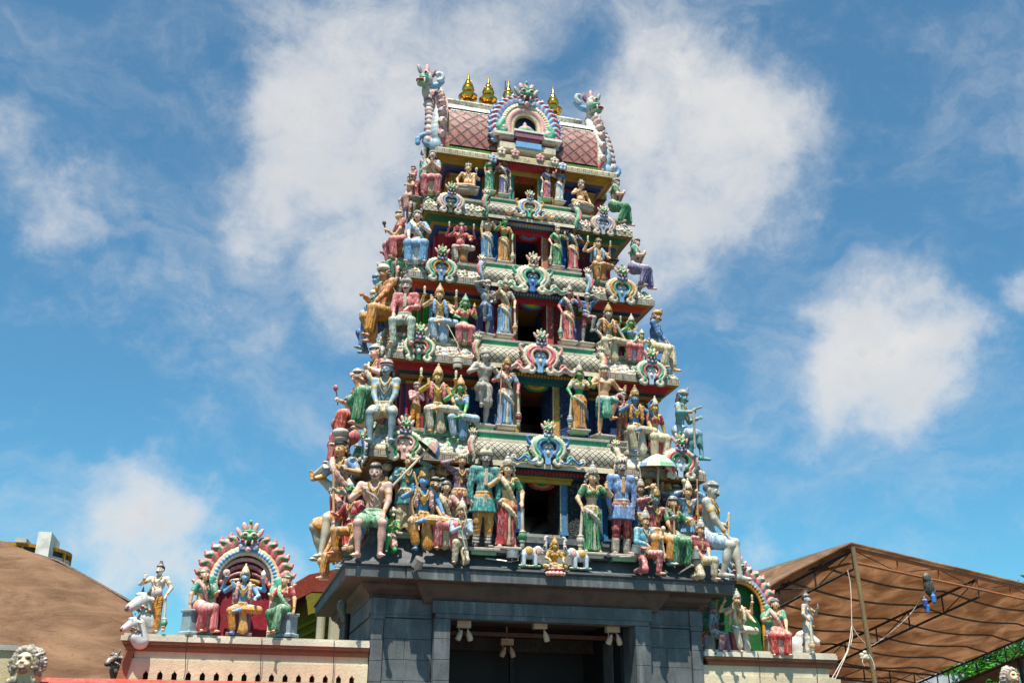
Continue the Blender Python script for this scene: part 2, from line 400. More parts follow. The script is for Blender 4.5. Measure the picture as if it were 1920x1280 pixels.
def hand(B, w, d, kind, side, c, s=1.0):
    """w wrist, d direction forearm"""
    d = np.array(d)/np.linalg.norm(d)
    if kind in ('open',): f = A(side*.12, -.05, 1.); n = A(0, -1, 0)
    elif kind == 'give': f = A(0, -.8, -.6); n = A(0, -.6, .8)
    elif kind == 'nam': f = A(0, -.25, 1.); n = A(-side, 0, 0)
    elif kind == 'down': f = A(0, -.1, -1.); n = A(-side, 0, 0)
    elif kind == 'fist': f = d*.6+A(0, -.3, .3); n = A(0, -1, .2)
    else: f = d*.8+A(0, -.25, -.55); n = A(0, .3, -1)
    f = f/np.linalg.norm(f); n = n-f*(n@f); n /= np.linalg.norm(n); sd = np.cross(f, n)
    if sd[0]*side > 0: sd = -sd          # towards the body: thumb side
    pc = w+f*.030*s
    B.append(ell(pc, (.021*s, .013*s, .03*s), c, .010, np.stack([sd, n, f], 1)))
    for i in range(4):
        o = pc+f*.018*s+sd*(.015-.010*i)*s; L = (.030, .035, .032, .024)[i]*s
        if kind == 'fist': B.append(cone(o, o+n*.020*s+f*.006*s, .0082*s, .007*s, c, .004)); B.append(cone(o+n*.020*s+f*.006*s, o+n*.024*s-f*.014*s, .007*s, .006*s, c, .003))
        else: B += [cone(o, o+f*L*.55+n*.002, .0078*s, .007*s, c, .003), cone(o+f*L*.55+n*.002, o+f*L+n*.008*s, .007*s, .0055*s, c, .002)]
    B.append(cone(pc-f*.012*s+sd*.016*s, pc+f*.012*s+sd*.032*s+n*.008*s, .009*s, .0065*s, c, .004))
    return pc+n*.012*s
def foot(B, a, dr, c, s=1.0, shoe=None):
    dr = np.array(dr, float); dr /= np.linalg.norm(dr); t = a+dr*.085*s+A(0, 0, -.018)*s; cc = shoe or c
    B.append(cone(a+A(0, 0, -.012)*s-dr*.015*s, t, .026*s, .018*s, cc, .012, flat=.8)); B.append(ell(a-dr*.022*s+A(0, 0, -.014)*s, .022*s, cc, .012))
    sd = np.cross(dr, (0, 0, 1.)); sd /= max(np.linalg.norm(sd), 1e-6)
    if not shoe:
        for i in range(5): B.append(cone(t+sd*(i-2)*.0095*s, t+sd*(i-2)*.0115*s+dr*(.022-.004*abs(i-1.5))*s, .0085*s, .007*s, c, .003))
def head_parts(B, H, pt, hc, turn, tilt, skin, hair, hat, fem, mous, beard, hatc, s=1.0, face='human', hs=1.0):
    R_ = rot(tilt, 0, turn)
    def q(x, y, z): return hc+R_ @ (A(x, y, z)*hs)
    e = lambda p, r, c, k=0., L=B: L.append(ell(q(*p), np.array(r)*hs, c, k, R_))
    e((0, .006, .012), (.055, .064, .068), skin, .01); e((0, -.022, -.028), (.042, .045, .046), skin, .02)
    if face == 'human':
        e((0, -.055, -.058), (.017, .012, .013), skin, .012)                 # chin
        e((0, -.066, -.045), (.015, .006, .0055), 'red' if fem else 'copper', .002)
        B.append(cone(q(0, -.056, .018), q(0, -.074, -.012), .007*hs, .0095*hs, skin, .008)); e((0, -.067, -.016), (.015, .009, .007), skin, .006)
        for x in (-1, 1): e((x*.026, -.042, -.018), (.02, .018, .02), skin, .015)
    elif face == 'monkey':
        e((0, -.062, -.028), (.03, .03, .026), 'lpink', .01); e((0, -.09, -.022), (.012, .008, .008), 'pink', .004)
    elif face == 'elephant':
        B += tube(spline([q(0, -.05, .0), q(0, -.085, -.05), q(.005, -.09, -.12), q(.03, -.10, -.17), q(.05, -.12, -.15)], 10), [.034*hs*(1-.05*i) for i in range(11)], skin, .01)
        for x in (-1, 1): e((x*.085, .01, .0), (.045, .012, .06), skin, .008); B.append(cone(q(x*.03, -.05, -.05), q(x*.045, -.10, -.075), .010*hs, .005*hs, 'white', .002))
    for x in (-1, 1):
        if face != 'elephant': e((x*.056, .004, -.006), (.009, .016, .024), skin, .005)
        if fem or hat == 'crown': e((x*.060, -.006, -.034), (.009, .009, .013), 'gold', .0, H if hat != 'bare' else B)
        if face == 'human': e((x*.022, -.056, .008), (.0145, .009, .008), skin, .004)
        pt.append(ell(q(x*.023, -.060, .006), np.array((.0175, .022, .0105))*hs, 'ivory', 0, R_)); pt.append(ell(q(x*.023, -.062, .007), np.array((.0078, .024, .0088))*hs, 'black', 0, R_))
        pt.append(ell(q(x*.024, -.060, .0265), np.array((.020, .024, .0038))*hs, 'black', 0, R_)); pt.append(ell(q(x*.023, -.060, .0165), np.array((.0175, .024, .0024))*hs, 'black', 0, R_))
    if fem: pt.append(ell(q(0, -.065, .03), np.array((.005, .02, .005))*hs, 'red', 0, R_))
    if mous:
        for x in (-1, 1): B += tube([q(x*.002, -.078, -.030), q(x*.02, -.071, -.033), q(x*.036, -.058, -.026)], [.0075*hs, .008*hs, .004*hs], 'black', .002)
    if beard: e((0, -.045, -.075), (.036, .03, .05), 'black', .01); e((0, -.03, -.045), (.046, .035, .03), 'black', .01)
    # hair
    e((0, .018, .022), (.061, .062, .066), hair, .0, H); e((0, .004, .052), (.056, .062, .040), hair, .008, H)
    if hat in ('curls', 'crown', 'turban') or fem:
        for x in (-1, 1):
            for i in range(3): e((x*(.052+.006*i), .022, .0-.032*i), (.020, .022, .026), hair, .006, H)
        e((0, .05, -.04), (.05, .03, .06), hair, .01, H)
    if hat == 'crown':
        H.append(lathe(q(0, .004, .035), [(0, .062*hs), (.012, .064*hs), (.022, .058*hs), (.03, .062*hs), (.055, .056*hs), (.075, .046*hs), (.085, .036*hs), (.095, .040*hs), (.11, .028*hs), (.125, .012*hs), (.13, .018*hs), (.145, .016*hs), (.165, .003)], hatc, .004, rib=(.05, 14)))
        e((0, -.062, .06), (.016, .010, .022), 'gold', .003, H)
        for x in (-1, 1): e((x*.062, .01, .02), (.014, .026, .03), 'gold', .004, H)
        if fem:
            for x in (-1, 1):
                for i in range(5): e((x*(.075+.012*(i % 2)), .01, .02-.028*i), (.018, .016, .018), hatc, .004, H)
    elif hat == 'crest':
        H.append(lathe(q(0, .004, .03), [(0, .062*hs), (.02, .064*hs), (.045, .058*hs), (.06, .03*hs), (.07, .034*hs), (.085, .028*hs), (.10, .01*hs)], hatc, .004, rib=(.06, 12)))
        for x in (-1, 0, 1): e((x*.045, -.02, .10-.02*abs(x)), (.018, .010, .028), hatc, .004, H)
    elif hat == 'turban':
        e((0, .008, .058), (.064, .064, .046), hatc if hatc != 'striped' else 'white', .0, H)
        for i in range(6):
            H.append(tor(q(0, .006, .040+.008*i), (.061-.005*abs(i-1.2))*hs, .013*hs, ('dred' if hatc == 'striped' and i % 2 else 'white' if hatc == 'striped' else hatc), .002))
        H.append(ell(q(.0, -.045, .105), np.array((.016, .012, .03))*hs, 'white' if hatc == 'striped' else hatc, .004, R_))
    elif hat == 'knot': e((0, .01, .095), (.034, .034, .030), hair, .006, H); e((0, .01, .128), (.024, .024, .02), hair, .004, H); H.append(tor(q(0, .01, .075), .034*hs, .010*hs, hair, .003))
    elif hat == 'band': H.append(tor(q(0, .008, .045), .058*hs, .010*hs, hatc, .003)); e((0, .055, .02), (.045, .035, .045), hair, .01, H)
    elif hat == 'pot':
        H.append(lathe(q(0, .004, .07), [(0, .05), (.012, .062), (.03, .066), (.034, .045), (.04, .05), (.06, .075), (.085, .08), (.105, .065), (.12, .03)], hatc, .004))
    elif hat == 'flat': e((0, .0, .055), (.06, .062, .035), hatc, .01, H); H.append(tor(q(0, .005, .035), .06*hs, .010*hs, hatc, .003))
NOM = {'stand': 1.0, 'sit': .90, 'lalita': .90, 'cross': .60, 'kneel': .80, 'step': 1.0, 'bust': .52, 'side': .90, 'squat': .72}
HATH = {'crown': .115, 'crest': .075, 'turban': .045, 'knot': .075, 'pot': .14, 'band': .0, 'bare': 0, 'flat': .02, 'curls': .005}
STAT = []
def fig(label, px, yt, yb, Y=None, pose='stand', yaw=0, skin='skin', top='bare', topc='white', bot='dhoti', botc='cream', bot2=None, hat='crown', hatc='gold', hair='black',
        L='down', R_='down', rear=None, fem=0, mous=0, beard=0, turn=0, tilt=10, lean=0, X=None, held=None, heldc='ivory', belly=0, face='human', cat='statue', group=None,
        seat=None, vox=.0125, loc=None, H=None, jewel=1, sash=None, hs=1.0, flip=1, thing='deity_statue', rx=.09, wide=1.0):
    hs = hs*.99
    if loc is None:
        b = P(px, yb, Y=Y, X=X); t = P(px, yt, Y=Y, X=X); loc = b; tot = t[2]-b[2]
    else: tot = H
    S = tot/(NOM[pose]+HATH.get(hat, 0)+.012)
    root = empty(thing, loc, radians(yaw)); root.rotation_euler[0] = rx; tag(root, label, cat, group)
    B = []; Hd = []; pt = []; T = []; Bt = []; J = []; bot2 = bot2 or botc
    vr = random.Random(label); wide *= vr.uniform(.93, 1.08); hs *= vr.uniform(.95, 1.05); turn += vr.uniform(-9, 9); tilt += vr.uniform(-4, 5); lean += vr.uniform(-.04, .04)
    sk = skin; hw = (.098 if fem else .118)*wide
    pz = {'stand': .50, 'sit': .40, 'lalita': .40, 'cross': .085, 'kneel': .30, 'step': .50, 'bust': .0, 'side': .40, 'squat': .2}[pose]
    pel = A(0, 0 if pose in ('stand', 'step', 'bust', 'kneel') else .06, pz)
    lv = A(sin(lean), 0, cos(lean)); fv = A(0, -.02, 0)
    def up(z, x=0, y=0): return pel+lv*z+A(x, y, 0)+fv*z
    # trunk
    B += [ell(up(.0), (.084, .064, .07), sk, .02), ell(up(.09), (.062 if fem else .074, .052, .08), sk, .03), ell(up(.20), (.085*wide if fem else .10*wide, .060, .085), sk, .03), cone(up(.275, -hw*.8), up(.275, hw*.8), .042, .042, sk, .03), cone(up(.27), up(.36), .038, .03, sk, .012)]
    if fem:
        for x in (-1, 1): B.append(ell(up(.215, x*.040, -.050), (.038, .036, .038), sk, .010))
    elif top == 'bare':
        for x in (-1, 1): B.append(ell(up(.235, x*.045, -.042), (.048, .026, .038), sk, .012)); pt.append(ell(up(.225, x*.055, -.07), .009, 'copper'))
        pt.append(ell(up(.085, 0, -.06), (.007, .03, .009), 'dbrown'))
    if belly: B.append(ell(up(.08, 0, -.035), (.09, .075, .085), sk, .03)); pt.append(ell(up(.07, 0, -.11), (.009, .02, .009), 'dbrown'))
    hc = up(.415)+A(0, -.012, 0)
    head_parts(B, Hd, pt, hc, radians(turn), radians(tilt), sk, hair, hat, fem, mous, beard, hatc, face=face, hs=hs)
    # legs
    legs = []; shoe = None; lc = sk
    if pose in ('stand', 'step', 'side', 'sit', 'lalita', 'kneel', 'squat'):
        for sx in (-1, 1):
            hp = pel+A(sx*.046, 0, -.02); td = A(sx*.35, -1, 0)
            if pose == 'stand': kn, an = pel+A(sx*.06, -.015, -.235), A(sx*.062, .01, .038)
            elif pose == 'step':
                if sx == flip: kn, an = pel+A(sx*.10, -.17, -.02), pel+A(sx*.07, -.12, -.25)
                else: kn, an = pel+A(sx*.055, -.015, -.235), A(sx*.05, .01, .038)
            elif pose == 'sit': kn, an = pel+A(sx*.115, -.205, -.085), pel+A(sx*.10, -.19, -.355)
            elif pose == 'lalita':
                if sx == flip: kn, an = pel+A(sx*.235, -.13, -.045), pel+A(-sx*.03, -.22, -.05); td = A(-sx, -.3, -.2)
                else: kn, an = pel+A(sx*.14, -.20, -.075), pel+A(sx*.085, -.19, -.355)
            elif pose == 'side': kn, an = pel+A(sx*.08, -.22, -.03 if sx == flip else -.08), pel+A(sx*.06, -.27 if sx == flip else -.15, -.32)
            elif pose == 'squat': kn, an = pel+A(sx*.13, -.17, .05), pel+A(sx*.09, -.12, -.17)
            else:
                if sx == flip: kn, an = pel+A(sx*.07, -.13, -.235), pel+A(sx*.07, .11, -.25); td = A(0, 1, -.3)
                else: kn, an = pel+A(sx*.10, -.23, -.02), pel+A(sx*.10, -.20, -.26)
            legs.append((sx, hp, kn, an, td))
            B += [cone(hp, kn, .056, .040, lc, .015), cone(kn, an, .038, .023, lc, .012), ell(kn*.62+an*.38+A(0, .012, 0), (.036, .036, .065), lc, .02)]
            foot(B, an, td, lc, shoe={'socks': 'black'}.get(bot))
    elif pose == 'cross':
        for sx in (-1, 1):
            hp = pel+A(sx*.05, 0, -.02); kn = pel+A(sx*.215, -.10, -.025); an = pel+A(-sx*.05, -.19+.02*sx, -.045)
            if flip == 2 and sx == 1: kn, an = pel+A(.13, -.13, .16), pel+A(.11, -.17, -.05)
            legs.append((sx, hp, kn, an, A(-sx, -.3, 0)))
            B += [cone(hp, kn, .062, .048, lc, .015), cone(kn, an, .045, .028, lc, .015)]; foot(B, an, A(-sx, -.4, 0), lc)
    # arms
    hands = {}
    rear = rear or {}
    for sx, spec in ((-1, L), (1, R_)):
        sh = up(.285, sx*hw)
        prs = [(spec, 0)]+([(rear[sx] if isinstance(rear, dict) else rear, 1)] if (not isinstance(rear, dict) or sx in rear) else [])
        for sp, rr in prs:
            off, kind = HANDS[sp] if isinstance(sp, str) else sp
            if kind == 'nam' or off is None: tg = A(sx*.012, sh[1]-.145, sh[2]-.085+0*sx); kind = 'nam'
            else: tg = sh+A(off[0]*sx, off[1], off[2])
            if sp == 'knee' and legs: tg = legs[0 if sx < 0 else 1][2]+A(0, .02, .06)
            if rr: tg = sh+A(.13*sx, -.03, .085); sh2 = sh+A(0, .02, -.01)
            else: sh2 = sh
            el, tg = ik(sh2, tg, .165, .145, A(sx*.8, .35, -.6))
            B += [cone(sh2, el, .038, .030, sk, .015), cone(el, tg, .030, .019, sk, .010), ell(sh2, .040, sk, .015)]
            hd = hand(B, tg, tg-el, kind if not rr else 'fist', sx, sk)
            hands[(sx, rr)] = (hd, sh2, el, tg)
            if jewel: B += tube([tg+(el-tg)*.12, tg+(el-tg)*.17], .0235, 'gold')
            if jewel and top == 'bare': B += tube([sh2+(el-sh2)*.5, sh2+(el-sh2)*.56], .037, 'gold')
            # sleeves
            if top in ('tunic', 'long'): T += [cone(sh2, el, .043, .036, topc, .012, ring=(.0012, 3)), cone(el, el+(tg-el)*.85, .034, .026, topc, .010, ring=(.0012, 3))]
            elif top in ('blouse', 'sari', 'shirt'): T += [cone(sh2, sh2+(el-sh2)*.62, .045, .039, sash or topc, .010)]
    # tops
    if top in ('tunic', 'long', 'shirt'):
        T += [ell(up(.20), (.108*wide, .070, .09), topc, .02), ell(up(.09), (.082, .064, .09), topc, .03), cone(up(.285, -hw), up(.285, hw), .044, .044, topc, .02)]
        if top == 'tunic' and pose in ('stand', 'step'):
            T.append(lathe(up(-.14), [(0, .146), (.02, .142), (.13, .118), (.17, .092), (.2, .082)], topc, .015, sy=.76, rib=(.028, 14)))
        elif top != 'shirt': T.append(ell(up(-.0), (.098, .08, .06), topc, .02))
        T += [box(up(.21, 0, -.068), (.018, .008, .085), 'gold' if sash is None else sash, .004), tor(up(.06), .072, .013, 'ivory', .004, 2, .8)]
        if pose == 'stand' and top == 'tunic': T.append(box(up(-.05, 0, -.082), (.018, .012, .085), 'gold' if sash is None else sash, .004, rot(.12)))
    if top in ('blouse', 'sari'):
        T += [ell(up(.205), (.092*wide, .066, .075), topc, .015), cone(up(.275, -hw*.95), up(.275, hw*.95), .041, .041, topc, .015)]
        for x in (-1, 1): T.append(ell(up(.215, x*.041, -.052), (.042, .040, .042), topc, .008))
    if top == 'sari':
        T += tube(spline([up(.03, .085, -.03), up(.12, .03, -.075), up(.21, -.03, -.098), up(.29, -.075, -.055), up(.325, -.09, .0), up(.20, -.10, .06)], 10), [.024]*3+[.028]*4+[.026]*4, bot2, .012, pleat=(.004, 6), flat=.7)
    if top == 'shawl':
        for x in (-1, 1): T += tube(spline([up(.05, x*.12, .03), up(.2, x*.125, .0), up(.33, x*.08, .01), up(.26, x*.085, -.06), up(.12, x*.09, -.07)], 10), .026, topc, .01, ring=(.003, 2))
    # bottoms
    if bot in ('sari', 'dhoti', 'trousers', 'shorts', 'socks', 'puttee'):
        Bt.append(ell(up(.01), (.098, .078, .065), botc, .02)); Bt.append(tor(up(.055), .070, .016, bot2, .006, 2, .85))
        if bot == 'sari' and pose in ('stand', 'step'):
            z0 = pz-.02
            Bt.append(lathe(A(.0, 0, .03), [(0, .128), (.02, .122), (.10, .108), (z0-.2, .116), (z0-.03, .126), (z0+.01, .108), (z0+.04, .08)], botc, .02, sy=.74, rib=(.05, 13)))
            for i, xx in enumerate((-.02, .01, .04)): Bt.append(cone((xx, -.088, z0-.02), (xx*1.6, -.094, .045), .011, .018, bot2 if i % 2 else botc, .006))
            Bt += tube(spline([up(.03, -.10, -.02), up(-.04, -.03, -.098), up(-.12, .06, -.095), up(-.22, .115, -.04)], 8), [.018, .022, .024, .024, .024, .022, .02, .018, .016], bot2, .012, pleat=(.004, 5))
        elif bot == 'sari':
            for sx, hp, kn, an, td in legs:
                e2 = an+(kn-an)*.10
                Bt += [cone(hp, kn, .078, .062, botc, .03, ring=(.005, 3)), cone(kn, e2, .064, .056, botc, .03, pleat=(.006, 9))]
            if len(legs) == 2 and pose in ('sit', 'side', 'lalita'):
                m1 = (legs[0][2]+legs[1][2])/2; m2 = (legs[0][3]+legs[1][3])/2
                if pose == 'lalita': m2 = legs[0 if flip == 1 else 1][3]+A(flip*.09, .04, .01); m1 = A(m2[0]*.8, m1[1]+.03, m1[2])
                Bt += [cone(m1+A(0, .03, 0), m1+(m2-m1)*.86+A(0, .04, .0), .050, .066, bot2, .03, pleat=(.007, 12), flat=.6), cone(pel+A(0, -.03, 0), m1, .08, .06, botc, .03)]
        else:
            ext = {'dhoti': .78, 'trousers': .92, 'shorts': -.0, 'socks': .5, 'puttee': .35}[bot]
            for sx, hp, kn, an, td in legs:
                rg = (.0026, 7) if bot == 'dhoti' else (.0015, 3)
                if bot == 'shorts': Bt.append(cone(hp, hp+(kn-hp)*.62, .076, .068, botc, .02, ring=(.004, 2))); continue
                g = .014 if bot == 'dhoti' else .005
                Bt += [cone(hp, kn, .058+g, .042+g, botc, .02, ring=rg), cone(kn, kn+(an-kn)*ext, .041+g, .034+g*.9, botc, .015, **(dict(pleat=(.004, 9)) if bot == 'dhoti' else dict(ring=rg)))]
                if bot in ('socks', 'puttee'):
                    for i in range(7):
                        a_ = kn+(an-kn)*(.5+.07*i); b_ = kn+(an-kn)*(.535+.07*i)
                        Bt.append(cone(a_, b_, .036, .034, 'black' if i % 2 == 0 else 'white') if bot == 'socks' else cone(a_, b_, .042, .036, bot2, .002))
            if bot == 'dhoti':
                if pose == 'stand': Bt.append(lathe(A(0, -.045, .07), [(0, .05), (.1, .04), (.36, .035), (.4, .03)], bot2, .01, sy=.6, rib=(.12, 9)))
                elif pose in ('sit', 'side'): Bt += [cone(pel+A(0, -.14, -.05), pel+A(0, -.17, -.29), .03, .05, bot2, .015, pleat=(.008, 9), flat=.7)]
                elif pose == 'lalita': Bt += [cone(pel+A(flip*.02, -.16, -.05), pel+A(flip*.05, -.15, -.315), .045, .066, bot2, .012, pleat=(.007, 13), flat=.6)]
    if bot == 'kilt':
        if pose in ('stand', 'step'): Bt.append(lathe(up(-.17), [(0, .105), (.17, .088), (.22, .075)], botc, .02, sy=.8, rib=(.05, 11)))
        for sx, hp, kn, an, td in legs: Bt.append(cone(hp, hp+(kn-hp)*.85, .08, .066, botc, .03, ring=(.005, 2)))
        Bt.append(ell(up(.01), (.098, .078, .065), botc, .02))
        if pose in ('sit', 'side', 'step'): Bt.append(cone(pel+A(0, -.12, -.03), pel+A(0, -.13, -.2), .05, .07, bot2, .02, pleat=(.008, 8), flat=.7))
    # jewellery
    if jewel:
        J += [tor(up(.325, 0, .0), .040, .010, 'gold', 0, 2)]
        J += tube([up(.31, -.05, -.045), up(.25, -.032, -.078), up(.215, 0, -.09), up(.25, .032, -.078), up(.31, .05, -.045)], .0085, 'gold')
        if not fem and top in ('bare', 'shawl'):
            J += tube([up(.31, -.06, -.04), up(.20, -.045, -.078), up(.13, 0, -.085 if not belly else -.12), up(.20, .045, -.078), up(.31, .06, -.04)], .007, 'mustard')
            if jewel > 1: J += [ell(up(.2, 0, -.08), (.035, .014, .05), 'gold', .004), tor(up(.06), .072, .012, 'gold', .0, 2, .85)]
        if fem: J += [ell(up(.24, 0, -.092), (.018, .008, .022), 'gold')]
    if jewel and bot not in ('none', 'shorts', 'kilt'):
        Bt.append(tor(up(.045), .088, .010, 'gold', .0, 2, .82, n=24))
        for x in (-.05, 0, .05): Bt.append(cone(up(.035, x, -.075), up(-.04, x*1.1, -.095), .009, .012, 'gold'))
        if hat == 'crown':
            for x in (-1, 1): B.append(ell(up(.305, x*hw, -.01), (.036, .040, .022), 'gold', .004))
    args = dict(sc=S, vox=vox, parent=root)
    fem_n = {'sari': 'sari_skirt', 'kilt': 'kilt'}.get(bot, 'trousers' if bot in ('trousers', 'socks', 'puttee', 'shorts') else 'dhoti')
    sculpt('body', B, paint=pt, **args)
    if Bt: sculpt(fem_n, Bt, mat=MAT['cloth'], **args)
    if T: sculpt({'tunic': 'tunic', 'long': 'tunic', 'shirt': 'shirt', 'shawl': 'shawl'}.get(top, 'blouse'), T, mat=MAT['cloth'], **args)
    sculpt('headdress' if hat not in ('bare', 'curls', 'knot', 'pot') else 'hair', Hd, **args)
    if J: sculpt('jewellery', J, **dict(args, vox=vox*.8))
    # things in the hands, part of the casting
    for it in (held or []):
        kind, hk, cc = it; hd = hands[hk][0]; E_ = []; nm = kind
        if kind == 'mace':
            gz = (.0 if pose != 'kneel' else .02)-pel[2]*0; g = A(hd[0]*1.12, hd[1]-.0, 0.0)
            E_ = [cone(hd+A(0, 0, .01), A(g[0], g[1], .17), .015, .022, heldc), ell((g[0], g[1], .13), (.048, .048, .055), cc, .006, wob=(.004, 10)), ell((g[0], g[1], .035), (.028, .028, .04), heldc, .01), tor((g[0], g[1], .185), .03, .01, heldc), tor((g[0], g[1], .075), .03, .009, heldc)]
        elif kind == 'club': E_ = [cone(hd, hd+A(0, -.02, .09), .012, .016, cc), ell(hd+A(0, -.02, .12), (.032, .032, .04), cc, .006, wob=(.003, 8)), cone(hd, hd+A(0, 0, -.05), .012, .01, cc)]
        elif kind == 'staff': E_ = [cone(A(hd[0], hd[1]-.01, hd[2]+.16), A(hd[0]*1.05, hd[1]-.01, .0), .011, .011, cc)]
        elif kind == 'emblem': E_ = [cone(hd, hd+A(0, 0, .05), .009, .012, cc), ell(hd+A(0, 0, .095), (.022, .016, .045), cc, .006), ell(hd+A(0, 0, .05), (.02, .018, .012), cc, .004)]
        elif kind == 'disc': E_ = [ell(hd+A(0, -.005, .07), (.052, .014, .052), cc, 0, None), tor(hd+A(0, -.012, .07), .030, .008, 'lpink', 0, 1), ell(hd+A(0, -.02, .07), .012, 'red')]; nm = 'disc_emblem'
        elif kind == 'shell': E_ = [ell(hd+A(0, -.005, .07), (.036, .03, .05), cc, .004), ell(hd+A(0, -.005, .115), (.015, .015, .025), cc, .006)]
        elif kind == 'flower': E_ = tube(spline([hd+A(0, 0, -.05), hd, hd+A(.0, -.01, .07), hd+A(0, -.02, .11)], 6), .007, 'dgreen')+[ell(hd+A(0, -.02, .13), (.026, .024, .032), cc, .006, wob=(.004, 6))]; nm = 'lotus_bud'
        elif kind == 'bow': E_ = tube(spline([A(hd[0]-.01, hd[1]-.03, pel[2]+.47), A(hd[0]+.035, hd[1]-.05, pel[2]+.28), A(hd[0]-.01, hd[1]-.03, pel[2]+.12), A(hd[0]+.04, hd[1]-.05, pel[2]-.12), A(hd[0]+.02, hd[1]-.04, pel[2]-.3)], 16), .012, cc)
        elif kind == 'flute': E_ = [cone(hd+A(0, 0, .09), hd+A(0, 0, -.12), .012, .012, cc)]
        elif kind == 'garland': E_ = [tor(hd+A(0, -.02, -.13), .085, .022, cc, .0, 1, 1.5, n=16)]
        elif kind == 'cane': E_ = [cone(hd+A(0, 0, .02), A(hd[0], hd[1]-.03, pel[2]-.25), .018, .012, cc), cone(hd+A(0, 0, .02), hd+A(.0, -.09, .05), .014, .014, cc)]
        elif kind == 'dagger': E_ = tube(spline([hd, hd+A(.05, 0, -.03), hd+A(.13, -.02, -.08), hd+A(.17, -.02, -.15)], 8), [.012, .014, .014, .013, .012, .01, .009, .007, .005], cc, flat=.5)
        elif kind == 'baby': E_ = [ell(hd+A(0, -.02, .06), (.035, .03, .045), 'pink', .01), ell(hd+A(0, -.03, .12), (.027, .027, .03), 'lpink', .005), cone(hd+A(0, -.03, .14), hd+A(0, -.03, .19), .022, .006, 'gold', .004), cone(hd+A(-.02, -.03, .03), hd+A(-.05, -.05, -.04), .018, .012, 'orange', .006), cone(hd+A(.02, -.03, .03), hd+A(.04, -.05, -.04), .018, .012, 'orange', .006)]; nm = 'infant'
        elif kind == 'drum': E_ = [lathe(hd+A(-.02, -.05, -.05), [(0, .06), (.01, .065), (.05, .07), (.1, .06), (.11, .05)], cc)]
        elif kind == 'pot': E_ = [lathe(hd+A(0, -.03, .0), [(0, .04), (.03, .075), (.07, .085), (.11, .06), (.12, .045), (.135, .055)], cc)]
        if E_: sculpt(nm, E_, **args)
    if not seat and pose in ('stand', 'step') and loc[2] > 4.5:
        sculpt('pedestal', [box((0, -.02, -.012), (.16, .12, .018), 'stone', .004, None, .008), box((0, -.01, -.045), (.13, .10, .02), 'lgreen' if px % 2 else 'ivory', .004, None, .008)], **args)
    if seat:
        kind, cc = seat
        w_, d_, hh = {'block': (.17, .10, .16), 'slab': (.15, .10, .02), 'wide': (.22, .13, .05), 'throne': (.15, .11, .15), 'cushion': (.19, .12, .05)}[kind]
        zt = pel[2]-.065 if pose in ('sit', 'lalita', 'side', 'cross') else 0
        if pose in ('sit', 'lalita', 'side') and kind in ('block', 'throne'):
            q_ = [box((0, pel[1]+.03, zt/2), (w_, d_, max(zt/2, .02)), cc, .004, None, .015), box((0, pel[1]+.02, zt-.015), (w_+.025, d_+.02, .02), cc, .004, None, .008), box((0, pel[1]+.02, .025), (w_+.03, d_+.02, .025), cc, .004, None, .008)]
        else:
            q_ = [box((0, pel[1]-.06, zt-hh-.0), (w_, d_, hh), cc, .004, None, .01), box((0, pel[1]-.06, zt-hh*.1-.005), (w_+.02, d_+.02, .012), cc, .003, None, .006)]
        sculpt('pedestal', q_, **args)
    STAT.append(root)
    return root
# ------------------------------------------------------------------ the gate tower
YC = 3.0
TI = [(3.65, .0, 5.002), (3.349, .258, 7.206), (3.044, .618, 9.288), (2.718, .949, 11.193), (2.385, 1.217, 12.937), (2.138, 1.446, 14.551)]
tower = empty('temple_tower', (0, YC, 0)); tag(tower, 'tall stepped gate tower crowded with painted statues over a grey stone base', 'tower')
TINV = Matrix.Translation((0, -YC, 0))
def tbuild(mb, name, mat, smooth=False, parent=tower):
    o = mb.build(name, mat, parent, smooth); o.matrix_parent_inverse = TINV if parent is tower else Matrix.Identity(4); return o
def rect(w, d, o, z): return [(-(w-o), YC-(d-o), z), (w-o, YC-(d-o), z), (w-o, YC+(d-o), z), (-(w-o), YC+(d-o), z)]
def rloft(w, d, lv, mb=None):
    mb = mb or MB(); mb.loft([rect(w, d, o, z) for o, z, c in lv], [c for o, z, c in lv[:-1]]); return mb
TH = [  # per storey above C_i: wall, inner pilaster, outer pilaster, panel, jamb, lintel, scallop, medallion(3), under-eave bands(4)
 dict(wall='1d2630', pil='5b8ab8', opil='3c2a22', panel='1b2a22', jamb='6f9cc4', lintel='c79b2e', scal='b0242a', med=('b0242a', 'd9822f', '2f7a3a'), und=('2c2a30', '5a3a28', '3a2a22', '6a4430'), fr='b8a896'),
 dict(wall='1c3d70', pil='1c3d70', opil='b0505c', panel='1f4a86', jamb='c9a263', lintel='1c5a52', scal='d39a2c', med=('3f8a2a', 'e2b52f', 'd9822f'), und=('8a4f22', 'b06a2c', '1a3a2a', 'b8202a'), fr='b3a898'),
 dict(wall='9c2430', pil='8a88b8', opil='2f9a2a', panel='12402e', jamb='cf6a66', lintel='b8202a', scal='8698aa', med=('1f5a90', '8aa23a', 'e2b52f'), und=('9a7428', '93702c', '1d3358', 'c8431f'), fr='b0aaa0'),
 dict(wall='b01f2a', pil='2f6cb0', opil='c03a38', panel='7c1520', jamb='cf8a70', lintel='b8202a', scal='9a94a0', med=('c03030', '5a8ab0', 'b0242a'), und=('1b3f6e', '27558c', 'b88a2a', '1b6a42'), fr='cfc4a8'),
 dict(wall='c0903a', pil='b88a30', opil='b8862e', panel='1f5a98', jamb='6fb8a8', lintel='c79b2e', scal='c84a52', med=('b81f28', 'b81f28', 'b81f28'), und=('b8202a', '2a3f70', '6e5068', 'b88a2a'), fr='d8c8a8'),
]
KFR = [None, 'frieze', 'frieze', 'frieze', 'lattice', 'frieze']
